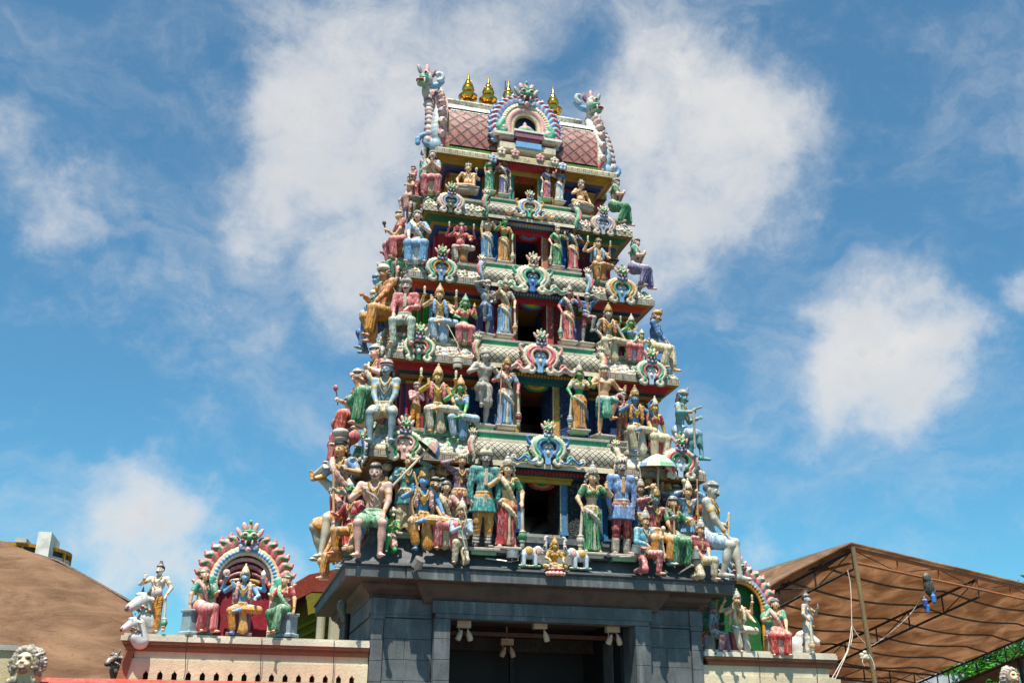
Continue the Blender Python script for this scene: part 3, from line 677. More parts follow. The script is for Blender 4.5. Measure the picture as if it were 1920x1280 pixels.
for i in range(1, 6):
    w, Y, Z = TI[i]; d = YC-Y; s_ = (TI[min(i+1, 5)][2]-TI[i][2])/1.9 if i < 5 else .85; s_ = max(s_, .84)
    th = TH[i-1]; u = th['und']; cw = .41*w; cp = .10
    # underside bands
    lv = [(.46, -.36, u[0]), (.38, -.36, u[0]), (.38, -.29, u[1]), (.30, -.27, u[1]), (.30, -.20, u[2]), (.24, -.17, u[2]), (.24, -.14, u[3]), (.20, -.07, u[3]), (.10, -.02, 'mustard'), (.04, -.02, 'mustard'), (.04, -.004, 'mustard')]
    for sx in (-1, 1):
        mb = MB(); rg_ = []
        for o, z, c in lv:
            xo, xi = sx*(w-o), sx*.355*w; q = [(xo, YC-(d-o), Z+z*s_), (xi, YC-(d-o), Z+z*s_), (xi, YC+(d-o), Z+z*s_), (xo, YC+(d-o), Z+z*s_)]
            rg_.append(q if sx < 0 else q[::-1])
        mb.loft(rg_, [c for o, z, c in lv[:-1]]); tbuild(mb, 'eave_moulding', 'trim')
    mb = rloft(w, d, [(0, Z, th['fr']), (0, Z+.14*s_, th['fr'])]); tbuild(mb, 'cornice_band', KFR[i])
    if i < 5:
        lv = [(.018, .14, 'cream'), (.018, .165, 'cream'), (.05, .20, 'white'), (.10, .27, 'white'), (.15, .35, 'ivory'), (.17, .40, 'ivory'), (.20, .40, 'ivory'), (.22, .44, 'stone'), (.22, .52, 'lgreen'), (.17, .54, 'stone'), (.17, .60, 'stone')]
        tbuild(rloft(w, d, [(o, Z+z*s_, c) for o, z, c in lv]), 'cornice_roll', 'scroll')
    # centre bay (front, back) and side bays
    for nm, (bw, bd) in (('front', (cw, d+cp)), ('side', (w+cp, .38*d))):
        if i < 5:
            lv = [(.32, -.15, u[0]), (.24, -.145, u[0]), (.24, -.115, 'dteal'), (.14, -.10, u[2]), (.12, -.06, u[2]), (.08, -.045, 'navy'), (.02, -.025, 'navy'), (.0, -.025, 'ivory'), (.0, .06, 'stone'), (.03, .06, 'ivory'), (.03, .075, 'ivory')]
            tbuild(rloft(bw, bd, [(o, Z+z*s_, c) for o, z, c in lv]), 'bay_eave', 'trim')
            lv = [(.055-.075*sin(pi*t/9)**.8, .075+.335*t/9, 'c4b89f' if t < 5 else 'd6cbb4') for t in range(10)]
            tbuild(rloft(bw, bd, [(o, Z+z*s_, c) for o, z, c in lv]), 'lattice_roll', 'lattice', True).data.polygons.foreach_set('use_smooth', [True]*(9*4)+[False]*2)
            lv = [(.05, .41, 'ivory'), (.05, .46, 'ivory'), (.10, .47, 'mint'), (.10, .55, 'mint'), (.06, .56, 'stone'), (.06, .605, 'stone')]
            tbuild(rloft(bw, bd, [(o, Z+z*s_, c) for o, z, c in lv]), 'bay_plinth', 'plaster')
        else:
            lv = [(.30, -.16, 'mustard'), (.24, -.15, 'c84a52'), (.20, -.10, 'c84a52'), (.08, -.05, 'dred'), (.0, -.03, 'cream'), (.0, .14, 'cream'), (.06, .2, 'white'), (.12, .21, 'white')]
            tbuild(rloft(bw, bd, [(o, Z+z*s_, c) for o, z, c in lv]), 'bay_eave', 'scroll')
    # scalloped dentils under the centre bay eave
    mb = MB(); n = int(cw*2/.075)
    for j in range(n):
        x = -cw+.10+(2*cw-.2)*(j+.5)/n; y = YC-(d+cp)+.10
        mb.turn([(-.05, .006), (-.035, .022), (0, .032), (.012, .032)], th['scal'], 8, (x, y+.03, Z-.065*s_))
    tbuild(mb, 'dentil_course', 'trim', True)
# storeys: hollow, with a door in the front bay
for i in range(5):
    w1, Y1, Z1 = TI[i+1]; w0, Y0, Z0 = TI[i]; th = TH[i]; s0 = (Z1-Z0)/1.9 if i else 1; s0 = max(s0, .84)
    s1 = max((TI[min(i+2, 5)][2]-Z1)/1.9 if i < 4 else .85, .84)
    zb = Z0+(.60*s0 if i else .93); zt = Z1-.30*s1; ww = w1-.42; yw = Y1+.42; yb = 2*YC-yw; t_ = .10
    bw = .36*w1; yc = Y1+.22; ztb = Z1-.155*s1; dh = (.36, .34, .32, .30, .28)[i]; zd = ztb-.075
    mb = MB()
    for sx in (-1, 1):
        xs = sorted([sx*bw, sx*ww]); mb.box((xs[0], yw, zb), (xs[1], yw+t_, zt), th['wall'])
        xs = sorted([sx*ww, sx*(ww-t_)]); mb.box((xs[0], yw+t_, zb), (xs[1], yb, zt), th['wall'])
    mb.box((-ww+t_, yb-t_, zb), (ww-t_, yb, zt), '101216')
    tbuild(mb, 'storey_wall', 'trim')
    mb = MB(); zdb = zb+(.06 if i else .01)
    for sx in (-1, 1):
        xs = sorted([sx*dh, sx*(bw+.003)]); mb.box((xs[0], yc, zb+.02), (xs[1], yc+.30, ztb+.005), th['wall'])
    mb.box((-dh, yc, zd), (dh, yc+.3, ztb+.005), th['wall']); tbuild(mb, 'bay_wall', 'relief')
    # inner reveals, lit by the door
    rc = {0: '5a2f22', 1: '2a5f9a', 2: '1d4a7a', 3: '1f6a2a', 4: '8a1f28'}[i]
    for sx in (-1, 1):
        mb = MB(); xs = sorted([sx*(dh+.0), sx*(dh+.04)]); mb.box((xs[0]+sx*.003, yc+.30, zb+.03), (xs[1]+sx*.003, yc+.8, ztb), rc); tbuild(mb, 'passage_lining', 'relief')
    fr = empty('doorway'); fr.parent = tower; fr.location = (0, yc-YC, zb)
    def dput(mb, name, mat):
        o = mb.build(name, mat, fr); o.matrix_parent_inverse = Matrix.Translation((0, -yc, -zb)); return o
    for sx in (-1, 1):
        mb = MB(); a, b = sorted([sx*dh, sx*(dh+.14)]); mb.box((a, yc-.05, zb+.08), (b, yc+.0, zd), th['jamb']); mb.box((a-.012, yc-.07, zb+.065), (b+.012, yc+.0, zb+.13), th['jamb'])
        mb.box((a-.006 if sx < 0 else a-.006, yc-.065, zb+.13), (a+.012, yc-.051, zd), 'ivory'); mb.box((b-.012, yc-.065, zb+.13), (b+.006, yc-.051, zd), 'dgray'); dput(mb, 'jamb', 'relief')
    mb = MB(); mb.box((-dh-.22, yc-.07, zd+.0), (dh+.22, yc-.001, zd+.075), th['lintel']); mb.box((-dh-.25, yc-.09, zd+.078), (dh+.25, yc-.001, zd+.12), 'dteal' if i == 1 else th['lintel']); dput(mb, 'lintel', 'trim')
    mb = MB()
    for k_, (r_, cc) in enumerate(zip((.27, .19, .10), th['med'])):
        q = []
        for j in range(25): a = pi+pi*j/24; rr = r_*(1+.05*math.cos(j*pi/1.5)); q.append((rr*cos(a)*(dh/.36), yc-.02-.006*k_, zd+.0+.45*rr*sin(a)))
        q2 = [(x, yc+.02, z) for x, y, z in q]; mb.quad(q, cc); mb.quad(q2[::-1], cc)
        for j in range(24): mb.quad([q[j+1], q[j], q2[j], q2[j+1]], cc)
    dput(mb, 'medallion', 'relief')
    mb = MB(); mb.box((-dh-.1, yc-.05, zb+.0), (dh+.1, yc+.1, zb+.062), 'stone'); dput(mb, 'threshold', 'plaster')
    # pilasters and panels of the side bays
    for sx in (-1, 1):
        for xx, cc, yy, zt_p in ((ww-.10, th['opil'], yw, zt), (bw+.10, th['pil'], yw, zt), (bw-.08, th['pil'], yc, ztb), (ww-.36, th['opil'], yw, zt)):
            mb = MB(); x = sx*xx
            for j in range(3): mb.box((x-.075+.052*j, yy-.05-.012*(j == 1), zb+.09), (x-.075+.052*j+.046, yy-.001, zt_p-.08), cc)
            mb.box((x-.095, yy-.07, zb+.02), (x+.095, yy-.002, zb+.085), cc); mb.box((x-.095, yy-.07, zt_p-.078), (x+.095, yy-.002, zt_p-.02), 'gold'); tbuild(mb, 'pilaster', 'trim')
        a, b = sorted([sx*(bw+.21), sx*(ww-.46)]); mb = MB(); mb.box((a, yw-.03, zb+.05), (b, yw-.001, zt-.04), th['panel']); tbuild(mb, 'relief_panel', 'relief')
    # side walls: pilasters facing left and right
    for sx in (-1, 1):
        for yy in (yw+.2, yw+.75, YC, yb-.75, yb-.2):
            mb = MB(); a, b = sorted([sx*ww, sx*(ww+.05)]); mb.box((a, yy-.09, zb+.02), (b, yy+.09, zt-.02), th['opil'] if yy != YC else 'dark' if 0 else th['lintel']); tbuild(mb, 'side_pilaster', 'trim')
# ---- grey stone base
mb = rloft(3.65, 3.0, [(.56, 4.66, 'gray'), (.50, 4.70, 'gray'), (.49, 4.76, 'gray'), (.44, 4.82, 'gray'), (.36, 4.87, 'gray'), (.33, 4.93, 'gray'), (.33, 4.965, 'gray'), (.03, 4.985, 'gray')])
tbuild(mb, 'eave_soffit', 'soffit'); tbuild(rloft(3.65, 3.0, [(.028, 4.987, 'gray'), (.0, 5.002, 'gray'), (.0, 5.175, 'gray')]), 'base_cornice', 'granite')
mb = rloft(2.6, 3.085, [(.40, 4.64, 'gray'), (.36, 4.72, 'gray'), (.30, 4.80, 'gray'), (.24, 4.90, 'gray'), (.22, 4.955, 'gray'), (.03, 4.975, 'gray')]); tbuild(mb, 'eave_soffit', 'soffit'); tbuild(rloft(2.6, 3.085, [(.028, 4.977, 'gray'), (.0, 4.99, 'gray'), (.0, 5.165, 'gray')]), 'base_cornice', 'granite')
for ww_, dd_, dz in ((3.65, 3.0, 0), (2.6, 3.085, -.01)):
    mb = rloft(ww_, dd_, [(.02, 5.17+dz, 'k'*6 if 0 else 'gray'), (-.025, 5.185+dz, 'gray'), (-.04, 5.21+dz, 'gray'), (-.025, 5.24+dz, 'gray'), (.02, 5.255+dz, 'gray'), (.06, 5.256+dz, 'gray')]); tbuild(mb, 'rope_moulding', 'granite_dark', True)
    lv = [(.035, 5.24+dz)]+[(.035+.36*(t/7)**.8, 5.25+dz+.46*(t/7)**1.25) for t in range(8)]+[(.40, 5.80+dz), (.36, 5.805+dz), (.36, 5.86+dz), (.42, 5.865+dz), (.42, 5.93+dz)]
    mb = rloft(ww_, dd_, [(o, z, 'gray') for o, z in lv]); tbuild(mb, 'base_slope', 'granite')
def stones(name, x0, x1, z0, z1, y=None, x=None, run=.92, h=.345, off=0.):
    """facing blocks with open joints, on the plane y (front) or x (side)"""
    mb = MB(); z = z1; r = 0
    while z > z0:
        zl = max(z0, z-h); a = x0; L = (run*(.35 if r % 2 else .8)+off)
        while a < x1-.001:
            b = min(x1, a+L); b = x1 if x1-b < .12 else b
            if y is not None: mb.box((a+.004, y, zl+.004), (b-.004, y+.06, z-.004), 'gray')
            else: mb.box((min(x, x+.06*(1 if x < 0 else -1)), a+.004, zl+.004), (max(x, x+.06*(1 if x < 0 else -1)), b-.004, z-.004), 'gray')
            a = b; L = run
        z = zl; r += 1
    return tbuild(mb, name, 'granite')
for sx in (-1, 1):
    mb = MB(); a, b = sorted([sx*1.74, sx*3.09]); mb.box((a, .455, 0), (b, 5.5, 4.7), 'gray'); tbuild(mb, 'base_wall', 'granite_dark')
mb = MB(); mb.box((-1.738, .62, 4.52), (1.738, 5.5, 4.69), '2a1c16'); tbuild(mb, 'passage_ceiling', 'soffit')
mb = MB(); mb.box((-1.738, 3.2, 0), (1.738, 3.4, 4.519), 'black'); tbuild(mb, 'shade_backing', 'dark')  # black slab standing in for the darkness deep in the passage
for sx in (-1, 1): mb = MB(); a, b = sorted([sx*1.737, sx*1.70]); mb.box((a, 1.0, 0), (b, 3.19, 4.518), 'black'); tbuild(mb, 'shade_side', 'dark')  # side slabs blackened to put the passage shade into the colour
for sx in (-1, 1):
    a, b = sorted([sx*2.03, sx*2.88]); stones('stone_facing', a, b, 0, 4.37, y=.43, off=.05)
    a, b = sorted([sx*2.89, sx*3.11]); stones('corner_pier', a, b, 0, 4.34, y=.39, run=3)
    mb = MB(); mb.box((a-.012, .375, 4.345), (b+.012, .45, 4.42), 'gray'); mb.box((a-.02, .37, 4.424), (b+.02, .46, 4.70), 'gray'); tbuild(mb, 'pier_cap', 'granite')
    a, b = sorted([sx*2.05, sx*2.868]); mb = MB(); mb.box((a, .415, 4.43), (b, .47, 4.70), 'gray'); mb.box((a, .40, 4.385), (b, .47, 4.426), 'gray'); tbuild(mb, 'frieze_block', 'granite')
    a, b = sorted([sx*1.73, sx*2.02]); stones('door_pier', a, b, 0, 4.38, y=.27, run=3)
    mb = MB(); mb.box((a+.001, .335, 0), (b-.001, .9, 4.379), 'gray'); tbuild(mb, 'pier_return', 'granite')
    stones('side_facing', .46, 5.5, 0, 4.38, x=sx*3.115, off=.1)
    mb = MB(); c0, c1 = sorted([sx*3.10, sx*3.15]); mb.box((c0, .47, 4.39), (c1, 5.5, 4.45), 'gray'); c0, c1 = sorted([sx*3.09, sx*3.13]); mb.box((c0, .475, 4.454), (c1, 5.5, 4.69), 'gray'); tbuild(mb, 'side_frieze', 'granite')
    xx = sx*1.68; a, b = sorted([xx, xx+sx*.045]); mb = MB(); mb.box((a, 1.4, 0), (b, 1.9, 4.2), 'gray'); tbuild(mb, 'inner_pier', 'granite')
mb = MB(); mb.box((-2.06, .25, 4.47), (2.06, .6, 4.68), 'gray'); mb.box((-2.0, .265, 4.386), (2.0, .6, 4.466), 'gray'); tbuild(mb, 'door_lintel', 'granite')
mb = MB(); mb.box((-1.66, .95, 4.18), (1.66, 1.07, 4.25), '5a3020'); mb.box((-1.66, 2.4, 4.05), (1.66, 2.6, 4.3), '2a1810'); tbuild(mb, 'ceiling_beam', 'trim')
for k_ in range(1, 2): mb = MB(); mb.box((-.9+.9*k_, 2.7, 0), (-.82+.9*k_, 2.8, 4.05), '160c08'); tbuild(mb, 'inner_post', 'trim')
# shelves for the storey-one door guardians
for x0, x1, y_, in ((862, 928, .15), (925, 1003, .12), (1078, 1142, .12), (1146, 1198, .15)):
    z_ = P((x0+x1)/2, 1029+(x0-862)*.045, Y=y_)[2]; a = P(x0, 1030, Y=y_)[0]; b = P(x1, 1030, Y=y_)[0]
    mb = MB(); mb.box((a, -.02, z_-.06), (b, .45, z_-.005), 'gray'); mb.box((a+.03, .02, z_-.12), (b-.03, .45, z_-.062), 'gray'); tbuild(mb, 'statue_shelf', 'granite_dark')
# ---- roof: base courses, barrel, ridge
w, Y, Z = TI[5]
lv = [(.02, .12, 'cream'), (.05, .16, 'white'), (.16, .24, 'ivory'), (.28, .26, 'white'), (.28, .30, 'ivory'), (.30, .33, '5a8a2a'), (.30, .40, '6a9a30'), (.36, .42, 'dgreen')]
tbuild(rloft(w, YC-Y, [(o, Z+z, c) for o, z, c in lv]), 'roof_base', 'scroll')
zb = 14.93; prof = []
for k_ in range(15):
    t = k_/14; a = -.12+t*(pi/2+.12); prof.append((1.28*cos(a)**.85 if cos(a) > .02 else 0, zb+.05+1.62*(sin(a)+.12)/1.12))
def barrel(x0, x1, ks, c, mat, name, grow=0.):
    for sg, nm in ((-1, 'f'), (1, 'b')):
        mb = MB(); v = 0
        for k_ in ks:
            (r0, z0), (r1, z1) = prof[k_], prof[k_+1]; L = math.hypot(r1-r0, z1-z0); y0, y1 = YC+sg*(r0+grow), YC+sg*(r1+grow)
            q = [(x0, y0, z0), (x1, y0, z0), (x1, y1, z1), (x0, y1, z1)]; uv = [(x0, v), (x1, v), (x1, v+L), (x0, v+L)]
            mb.quad(q if sg < 0 else q[::-1], c, uv if sg < 0 else uv[::-1]); v += L
        o = tbuild(mb, name, mat, True)
barrel(-1.78, 1.78, range(0, 7), '9a625c', 'lattice_roof', 'barrel_roof')
barrel(-1.80, 1.80, range(7, 14), 'white', 'scroll', 'ridge_cap', .05)
mb = MB()
for sx in (-1, 1):
    ring = [(sx*1.765, YC-r, z) for r, z in prof]+[(sx*1.765, YC+r, z) for r, z in prof[::-1][1:]]
    mb.quad(ring, 'ivory')
tbuild(mb, 'gable_end', 'scroll')
for yy, zz, rr in ((YC-1.0, 16.05, .05), (YC-.88, 16.22, .035), (YC-.35, 16.78, .06)):
    mb = MB(); mb.tube([(-1.72, yy, zz), (1.72, yy, zz)], rr, 'white'); tbuild(mb, 'ridge_roll', 'scroll', True)
# kalasha finials
for xp, yt, yb_ in ((877, 136, 198), (915, 143, 204), (953, 150, 210), (1000, 158, 216), (1037, 163, 222)):
    b = P(xp, yb_, Y=2.85); t = P(xp, yt, Y=2.85); h = t[2]-b[2]
    mb = MB(); mb.turn([(z*h, r*h) for z, r in ((0, .12), (.02, .17), (.05, .17), (.07, .11), (.10, .10), (.14, .19), (.20, .235), (.26, .245), (.31, .20), (.36, .12), (.385, .10), (.40, .13), (.42, .145), (.47, .16), (.53, .15), (.57, .10), (.59, .12), (.61, .125), (.63, .10), (.68, .085), (.72, .06), (.73, .07), (.76, .05), (.88, .025), (1, .004))], 'gold', 28, tuple(b))
    tbuild(mb, 'finial', 'gold', True)
    mb = MB(); mb.turn([(-.14, .17), (-.05, .15), (-.02, .13), (0.01, .12)], 'white', 20, tuple(b)); tbuild(mb, 'finial_base', 'plaster', True)
mb = MB(); b = P(947, 190, Y=2.95); t = P(947, 152, Y=2.95); mb.tube([tuple(b), (b[0], b[1], t[2])], .012, 'black'); tbuild(mb, 'lightning_rod', 'dark')
# ------------------------------------------------------------------ moulded ornaments
def spir(cx, cz, r0, r1, a0, a1, y=0., n=12):
    return [A(cx+(r0+(r1-r0)*t/n)*cos(radians(a0+(a1-a0)*t/n)), y, cz+(r0+(r1-r0)*t/n)*sin(radians(a0+(a1-a0)*t/n))) for t in range(n+1)]
def kirti(o, s, face='gface', horn='lpink', mus='violet', cr='cream', drop='violet', y=0.):
    """lion mask: o centre, s half width"""
    o = A(*o); L = []
    e = lambda x, yy, z, r, c, k=0., M_=None: L.append(ell(o+A(x, yy+y, z)*s, np.array(r)*s, c, k, M_))
    e(0, 0, 0, (.55, .42, .42), face, .03*s); e(0, -.38, -.12, (.17, .2, .2), face, .03*s); e(0, -.3, .28, (.12, .14, .28), face, .02*s)
    for x in (-1, 1):
        e(x*.27, -.36, .10, (.2, .16, .19), 'ivory', .01*s); e(x*.27, -.50, .07, (.10, .06, .11), 'black'); e(x*.28, -.36, .30, (.24, .14, .07), face, .01*s)
        e(x*.66, .0, .22, (.16, .13, .42), horn, .02*s, rot(0, x*.5, 0)); e(x*.36, 0, .62, (.17, .14, .33), cr, .02*s, rot(0, x*.25, 0))
        e(x*.20, -.36, -.42, (.07, .07, .17), 'white', .01*s); e(x*.34, -.2, -.3, (.2, .2, .12), 'red', .02*s)
        L += tube([q+A(0, -.16*s, 0) for q in spir(o[0]+x*.42*s, o[2]-.66*s, .30*s, .06*s, 90-x*30, 90-x*30+x*400, y*s+o[1])], .085*s, mus, .01*s)
        e(x*.42, -.15, -.66, .12, cr)
    e(0, .0, .72, (.15, .13, .36), horn if 0 else cr, .02*s); e(0, -.1, .95, (.1, .1, .16), face)
    e(0, -.3, -.36, (.26, .16, .10), 'dred', .01*s); e(0, -.22, -.85, (.20, .12, .24), drop, .02*s); e(0, -.3, -.84, (.07, .1, .08), cr)
    return L
def horseshoe(c1, c2, c3, cf, kind='side', fr='ivory'):
    """open horseshoe with curled feet; unit height"""
    L = []
    for x in (-1, 1):
        p = spline([A(x*.02, 0, .60), A(x*.20, 0, .575), A(x*.335, 0, .46), A(x*.34, 0, .30), A(x*.24, 0, .17), A(x*.27, 0, .06)], 14)+spir(x*.20, .085, .085, .03, 0 if x > 0 else 180, (0 if x > 0 else 180)-x*300, 0., 8)
        L += tube(p, .046, fr, .004)
        p2 = [q*A(.79, 1, .84)+A(0, -.03, .065) for q in p[:14]]+[A(x*.185, -.035, .125)]
        L += tube(p2, .034, c1, .003)
        p3 = [q*A(.56, 1, .68)+A(0, -.03, .125) for q in p[:13]]
        L += tube(p3, .030, c2, .003)
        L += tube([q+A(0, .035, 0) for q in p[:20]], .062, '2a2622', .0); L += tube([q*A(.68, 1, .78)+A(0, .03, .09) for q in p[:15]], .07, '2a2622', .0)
        for i, q in enumerate(p[:16]):
            d = q-A(0, 0, .34); d = d/np.linalg.norm(d); L.append(ell(q+d*.045+A(0, .01, 0), .030, c1 if i % 2 else fr, .006))
        if kind == 'centre':
            w_ = spline([A(x*.27, 0, .05), A(x*.40, 0, .03), A(x*.50, 0, .14), A(x*.58, 0, .10), A(x*.66, 0, .04), A(x*.76, 0, .08)], 12)
            L += tube(w_, [.05-.0015*i for i in range(13)], fr, .01); L += tube([q+A(0, -.035, .02) for q in w_], .024, c2, .004)
            L += tube(spir(x*.50, .15, .10, .03, 270, 270-x*320, -.02), .026, c1, .004); L += tube(spir(x*.74, .12, .07, .02, 270, 270+x*300, -.02), .024, fr, .004)
            L += tube(spline([A(x*.34, 0, .40), A(x*.43, -.0, .48), A(x*.45, -.01, .58), A(x*.38, -.02, .60)], 8), [.04, .04, .038, .036, .034, .03, .026, .022, .018], c2, .01)
    L.append(ell((0, .03, .33), (.15, .02, .19), c3, .01)); L.append(box((0, .03, .12), (.06, .015, .10), c3, .01)); L += tube(spir(.05, .40, .05, .015, 0, 300, -.0), .014, fr)+tube(spir(-.05, .40, .05, .015, 180, -120, -.0), .014, fr)
    L.append(ell((0, -.0, .27), (.035, .025, .05), cf, .004)); L.append(ell((0, -.03, .50), (.04, .03, .035), c1, .004))
    return L
def kudu(px, yt, yb, Y=None, X=None, c=('mint', 'lpink', 'pblue', 'cream'), kind='side', face='gface', rz=0, parent=None, cr='lpink', mus='violet', nm='gable_ornament', vox=.0125, dy=0.):
    parent = parent or tower
    b = P(px, yb, Y=Y, X=X); t = P(px, yt, Y=Y, X=X); S = (t[2]-b[2])
    o = empty(nm, b, rz); o.parent = parent
    if parent is tower: o.matrix_parent_inverse = TINV
    k_ = .22 if kind == 'side' else .19
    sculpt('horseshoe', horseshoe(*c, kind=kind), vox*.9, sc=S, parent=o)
    sculpt('lion_mask', kirti((0, -.03, .78), k_, face, cr, mus, 'cream', mus), vox*.9, sc=S, parent=o)
    return o
def flame(o, a, s, c1, c2, M_=None):
    """scroll flame standing at o, pointing along angle a in the xz plane"""
    d = A(cos(a), 0, sin(a)); n = A(-sin(a), 0, cos(a))*(1 if cos(a) > 0 else -1)
    p = spline([o, o+d*.45*s+n*.25*s, o+d*.8*s-n*.05*s, o+d*1.05*s+n*.10*s], 8)
    L = tube(p, [.34*s, .36*s, .36*s, .34*s, .30*s, .25*s, .20*s, .15*s, .10*s], c1, .04*s)
    L += tube([q+A(0, -.26*s, 0) for q in p[1:6]], .12*s, c2, .02*s); L.append(ell(o+d*1.1*s+n*.12*s, .12*s, c1, .03*s))
    return L
def arch(name, loc, rz, Rr, H, cols, nfl=8, fs=.16, face='gface', parent=None, back='dred', depth=.10, mus='violet', horn='pink', vox=.014, ms=.30, a0=-8, feet=True, thick=None):
    """shrine arch: ring of flames, beaded band, mask at the crown; Rr band radius, H height of the springing"""
    o = empty(name, loc, rz)
    if parent is not None:
        o.parent = parent
        if parent is tower: o.matrix_parent_inverse = TINV
    f1, f2, band, bead, inner = cols; sq = 1.06
    pt = lambda a, r: A(r*cos(a), 0, H+r*sin(a)*sq)
    L = []
    for i in range(nfl*2+1):
        a = radians(a0+(180-2*a0)*i/(nfl*2))
        if abs(a-pi/2) < .2: continue
        L += flame(pt(a, Rr*1.12), a if abs(a-pi/2) > .05 else pi/2, fs, f1, f2)
    L += tube([pt(radians(a0+(180-2*a0)*i/30), Rr*1.10) for i in range(31)], .045, f1, .02)
    sculpt('flame_border', L, vox, parent=o)
    L = []
    pth = [A(Rr, 0, 0), A(Rr, 0, H*.5)]+[pt(radians(180*i/26), Rr) for i in range(27)]+[A(-Rr, 0, H*.5), A(-Rr, 0, 0)]
    L += tube([q+A(0, -.03, 0) for q in pth], .055, band, .01)
    L += tube([q*A(.86, 1, 1)+A(0, -.05, 0)-A(0, 0, .0) if q[2] <= H else A(q[0]*.86, -.05, H+(q[2]-H)*.86) for q in pth], .036, inner, .01)
    for i in range(27):
        a = radians(180*i/26); L.append(ell(pt(a, Rr*.93)+A(0, -.075, 0), .036, bead, .0))
    if thick:
        for (f_, r_, c_) in thick: L += tube([q*A(f_, 1, 1)+A(0, -.02, 0) if q[2] <= H else A(q[0]*f_, -.02, H+(q[2]-H)*f_) for q in pth], r_, c_, .01)
    sculpt('arch_band', L, vox, parent=o)
    if back:
        mb = MB(); q = [A(x*.96, depth, z) for x, _, z in pth]; q2 = [p+A(0, .07, 0) for p in q]; m = len(q)
        mb.quad(q[::-1], back); mb.quad(q2, back)
        for i in range(m): mb.quad([q[i], q[(i+1) % m], q2[(i+1) % m], q2[i]], back)
        b_ = mb.build('back_panel', 'trim', o)
    if feet:
        L = []
        for x in (-1, 1): L += tube(spline([A(x*Rr, -.04, H+.05), A(x*Rr*1.12, -.05, H-.12), A(x*Rr*.98, -.06, H-.22), A(x*Rr*.86, -.06, H-.12), A(x*Rr*.95, -.06, H-.05)], 12), [.09]*4+[.075]*5+[.05]*4, 'mint', .02)+[ell((x*Rr*.95, -.1, H-.12), .05, 'lpink', .01), ell((x*Rr*1.15, 0, H-.28), (.13, .09, .15), 'lgreen', .03)]
        sculpt('scroll_bracket', L[:len(L)//2], vox, parent=o); sculpt('scroll_bracket', L[len(L)//2:], vox, parent=o)
    sculpt('lion_mask', kirti((0, -.08, H+Rr*sq+ms*.75), ms, face, horn, mus, 'lpink', 'lpink'), vox*.9, parent=o)
    return o
for i, (c_, s1_, s2_, ls) in enumerate([  # cornice: centre, left, right, left face
    ((1028, 786, 872, ('mint', 'blue', 'lblue', 'cream'), 'dgreen'), (757, 778, 862, ('green', 'lpink', 'lpink', 'white')), (1278, 812, 897, ('pink', 'green', 'pblue', 'white')), (682, 812, 868, ('blue', 'green', 'ivory', 'cream'))),
    ((1014, 616, 700, ('pink', 'lpink', 'lblue', 'cream'), 'mint'), (785, 606, 676, ('green', 'pink', 'dgreen', 'white')), (1223, 652, 722, ('mint', 'pink', 'pblue', 'cream')), (712, 640, 688, ('lblue', 'cream', 'pblue', 'cream'))),
    ((999, 472, 548, ('ivory', 'mint', 'blue', 'lblue'), 'dgreen'), (827, 460, 527, ('mint', 'lorange', 'lblue', 'pblue')), (1167, 498, 568, ('lorange', 'mint', 'lblue', 'pblue')), (742, 492, 532, ('pink', 'mint', 'lblue', 'cream'))),
    ((993, 356, 408, ('lblue', 'lorange', 'mint', 'pink'), 'dgreen'), (845, 342, 399, ('lpink', 'lblue', 'dgreen', 'orange')), (1132, 386, 440, ('lpink', 'lblue', 'pblue', 'pink')), (766, 372, 412, ('pink', 'lblue', 'lblue', 'cream')))]):
    w, Y, Z = TI[i+1]
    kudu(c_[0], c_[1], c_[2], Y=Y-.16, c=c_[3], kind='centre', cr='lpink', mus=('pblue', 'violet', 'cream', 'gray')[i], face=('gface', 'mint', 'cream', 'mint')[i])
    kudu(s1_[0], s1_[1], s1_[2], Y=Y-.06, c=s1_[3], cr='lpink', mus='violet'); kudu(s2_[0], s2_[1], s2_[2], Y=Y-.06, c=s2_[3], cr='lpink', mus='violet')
    for dx, dz in ((0, 0), (0, 2.2)):
        b = P(ls[0], ls[2], X=-(w+.05)); k_ = kudu(ls[0], ls[1], ls[2], X=-(w+.05), c=ls[3], rz=-pi/2)
        if dz: k_.location.y += dz
    # curled fish tails closing the roll of the centre bay
    for sx in (-1, 1):
        o = A(sx*(.41*w+.05), Y-.06, Z+.10)
        L = kirti((0, -.02, .47), .11, 'lime' if i < 2 else 'ivory', 'lpink', 'pblue', 'cream', 'pink')
        L += tube(spline([A(0, -.02, .38), A(sx*.05, -.04, .25), A(sx*.02, -.05, .12), A(-sx*.03, -.03, .0), A(-sx*.01, -.02, -.08)], 10), [.05, .06, .06, .055, .05, .045, .04, .035, .03, .025, .02], ('ivory', 'cream', 'pblue', 'lgreen')[i], .01)
        L += tube(spline([A(sx*.04, -.06, .36), A(sx*.09, -.08, .22), A(sx*.06, -.08, .08)], 6), .025, 'pink', .01)
        q = sculpt('fish_scroll', L, .0125, parent=tower); q.matrix_parent_inverse = TINV; q.location = tuple(o)
# flowers on the top cornice
for px, py, cc in ((925, 298, 'lblue'), (941, 283, 'ivory'), (966, 287, 'lpink'), (1013, 296, 'lpink'), (1040, 302, 'ivory'), (1055, 312, 'pblue')):
    b = P(px, py, Y=1.33); L = [ell((.065*cos(a), 0, .065*sin(a)), (.045, .025, .045), cc, .01) for a in [2*pi*j/5+.3 for j in range(5)]]+[ell((0, -.02, 0), .025, 'pink', .01)]
    q = sculpt('rosette', L, .0125, parent=tower); q.matrix_parent_inverse = TINV; q.location = tuple(b)
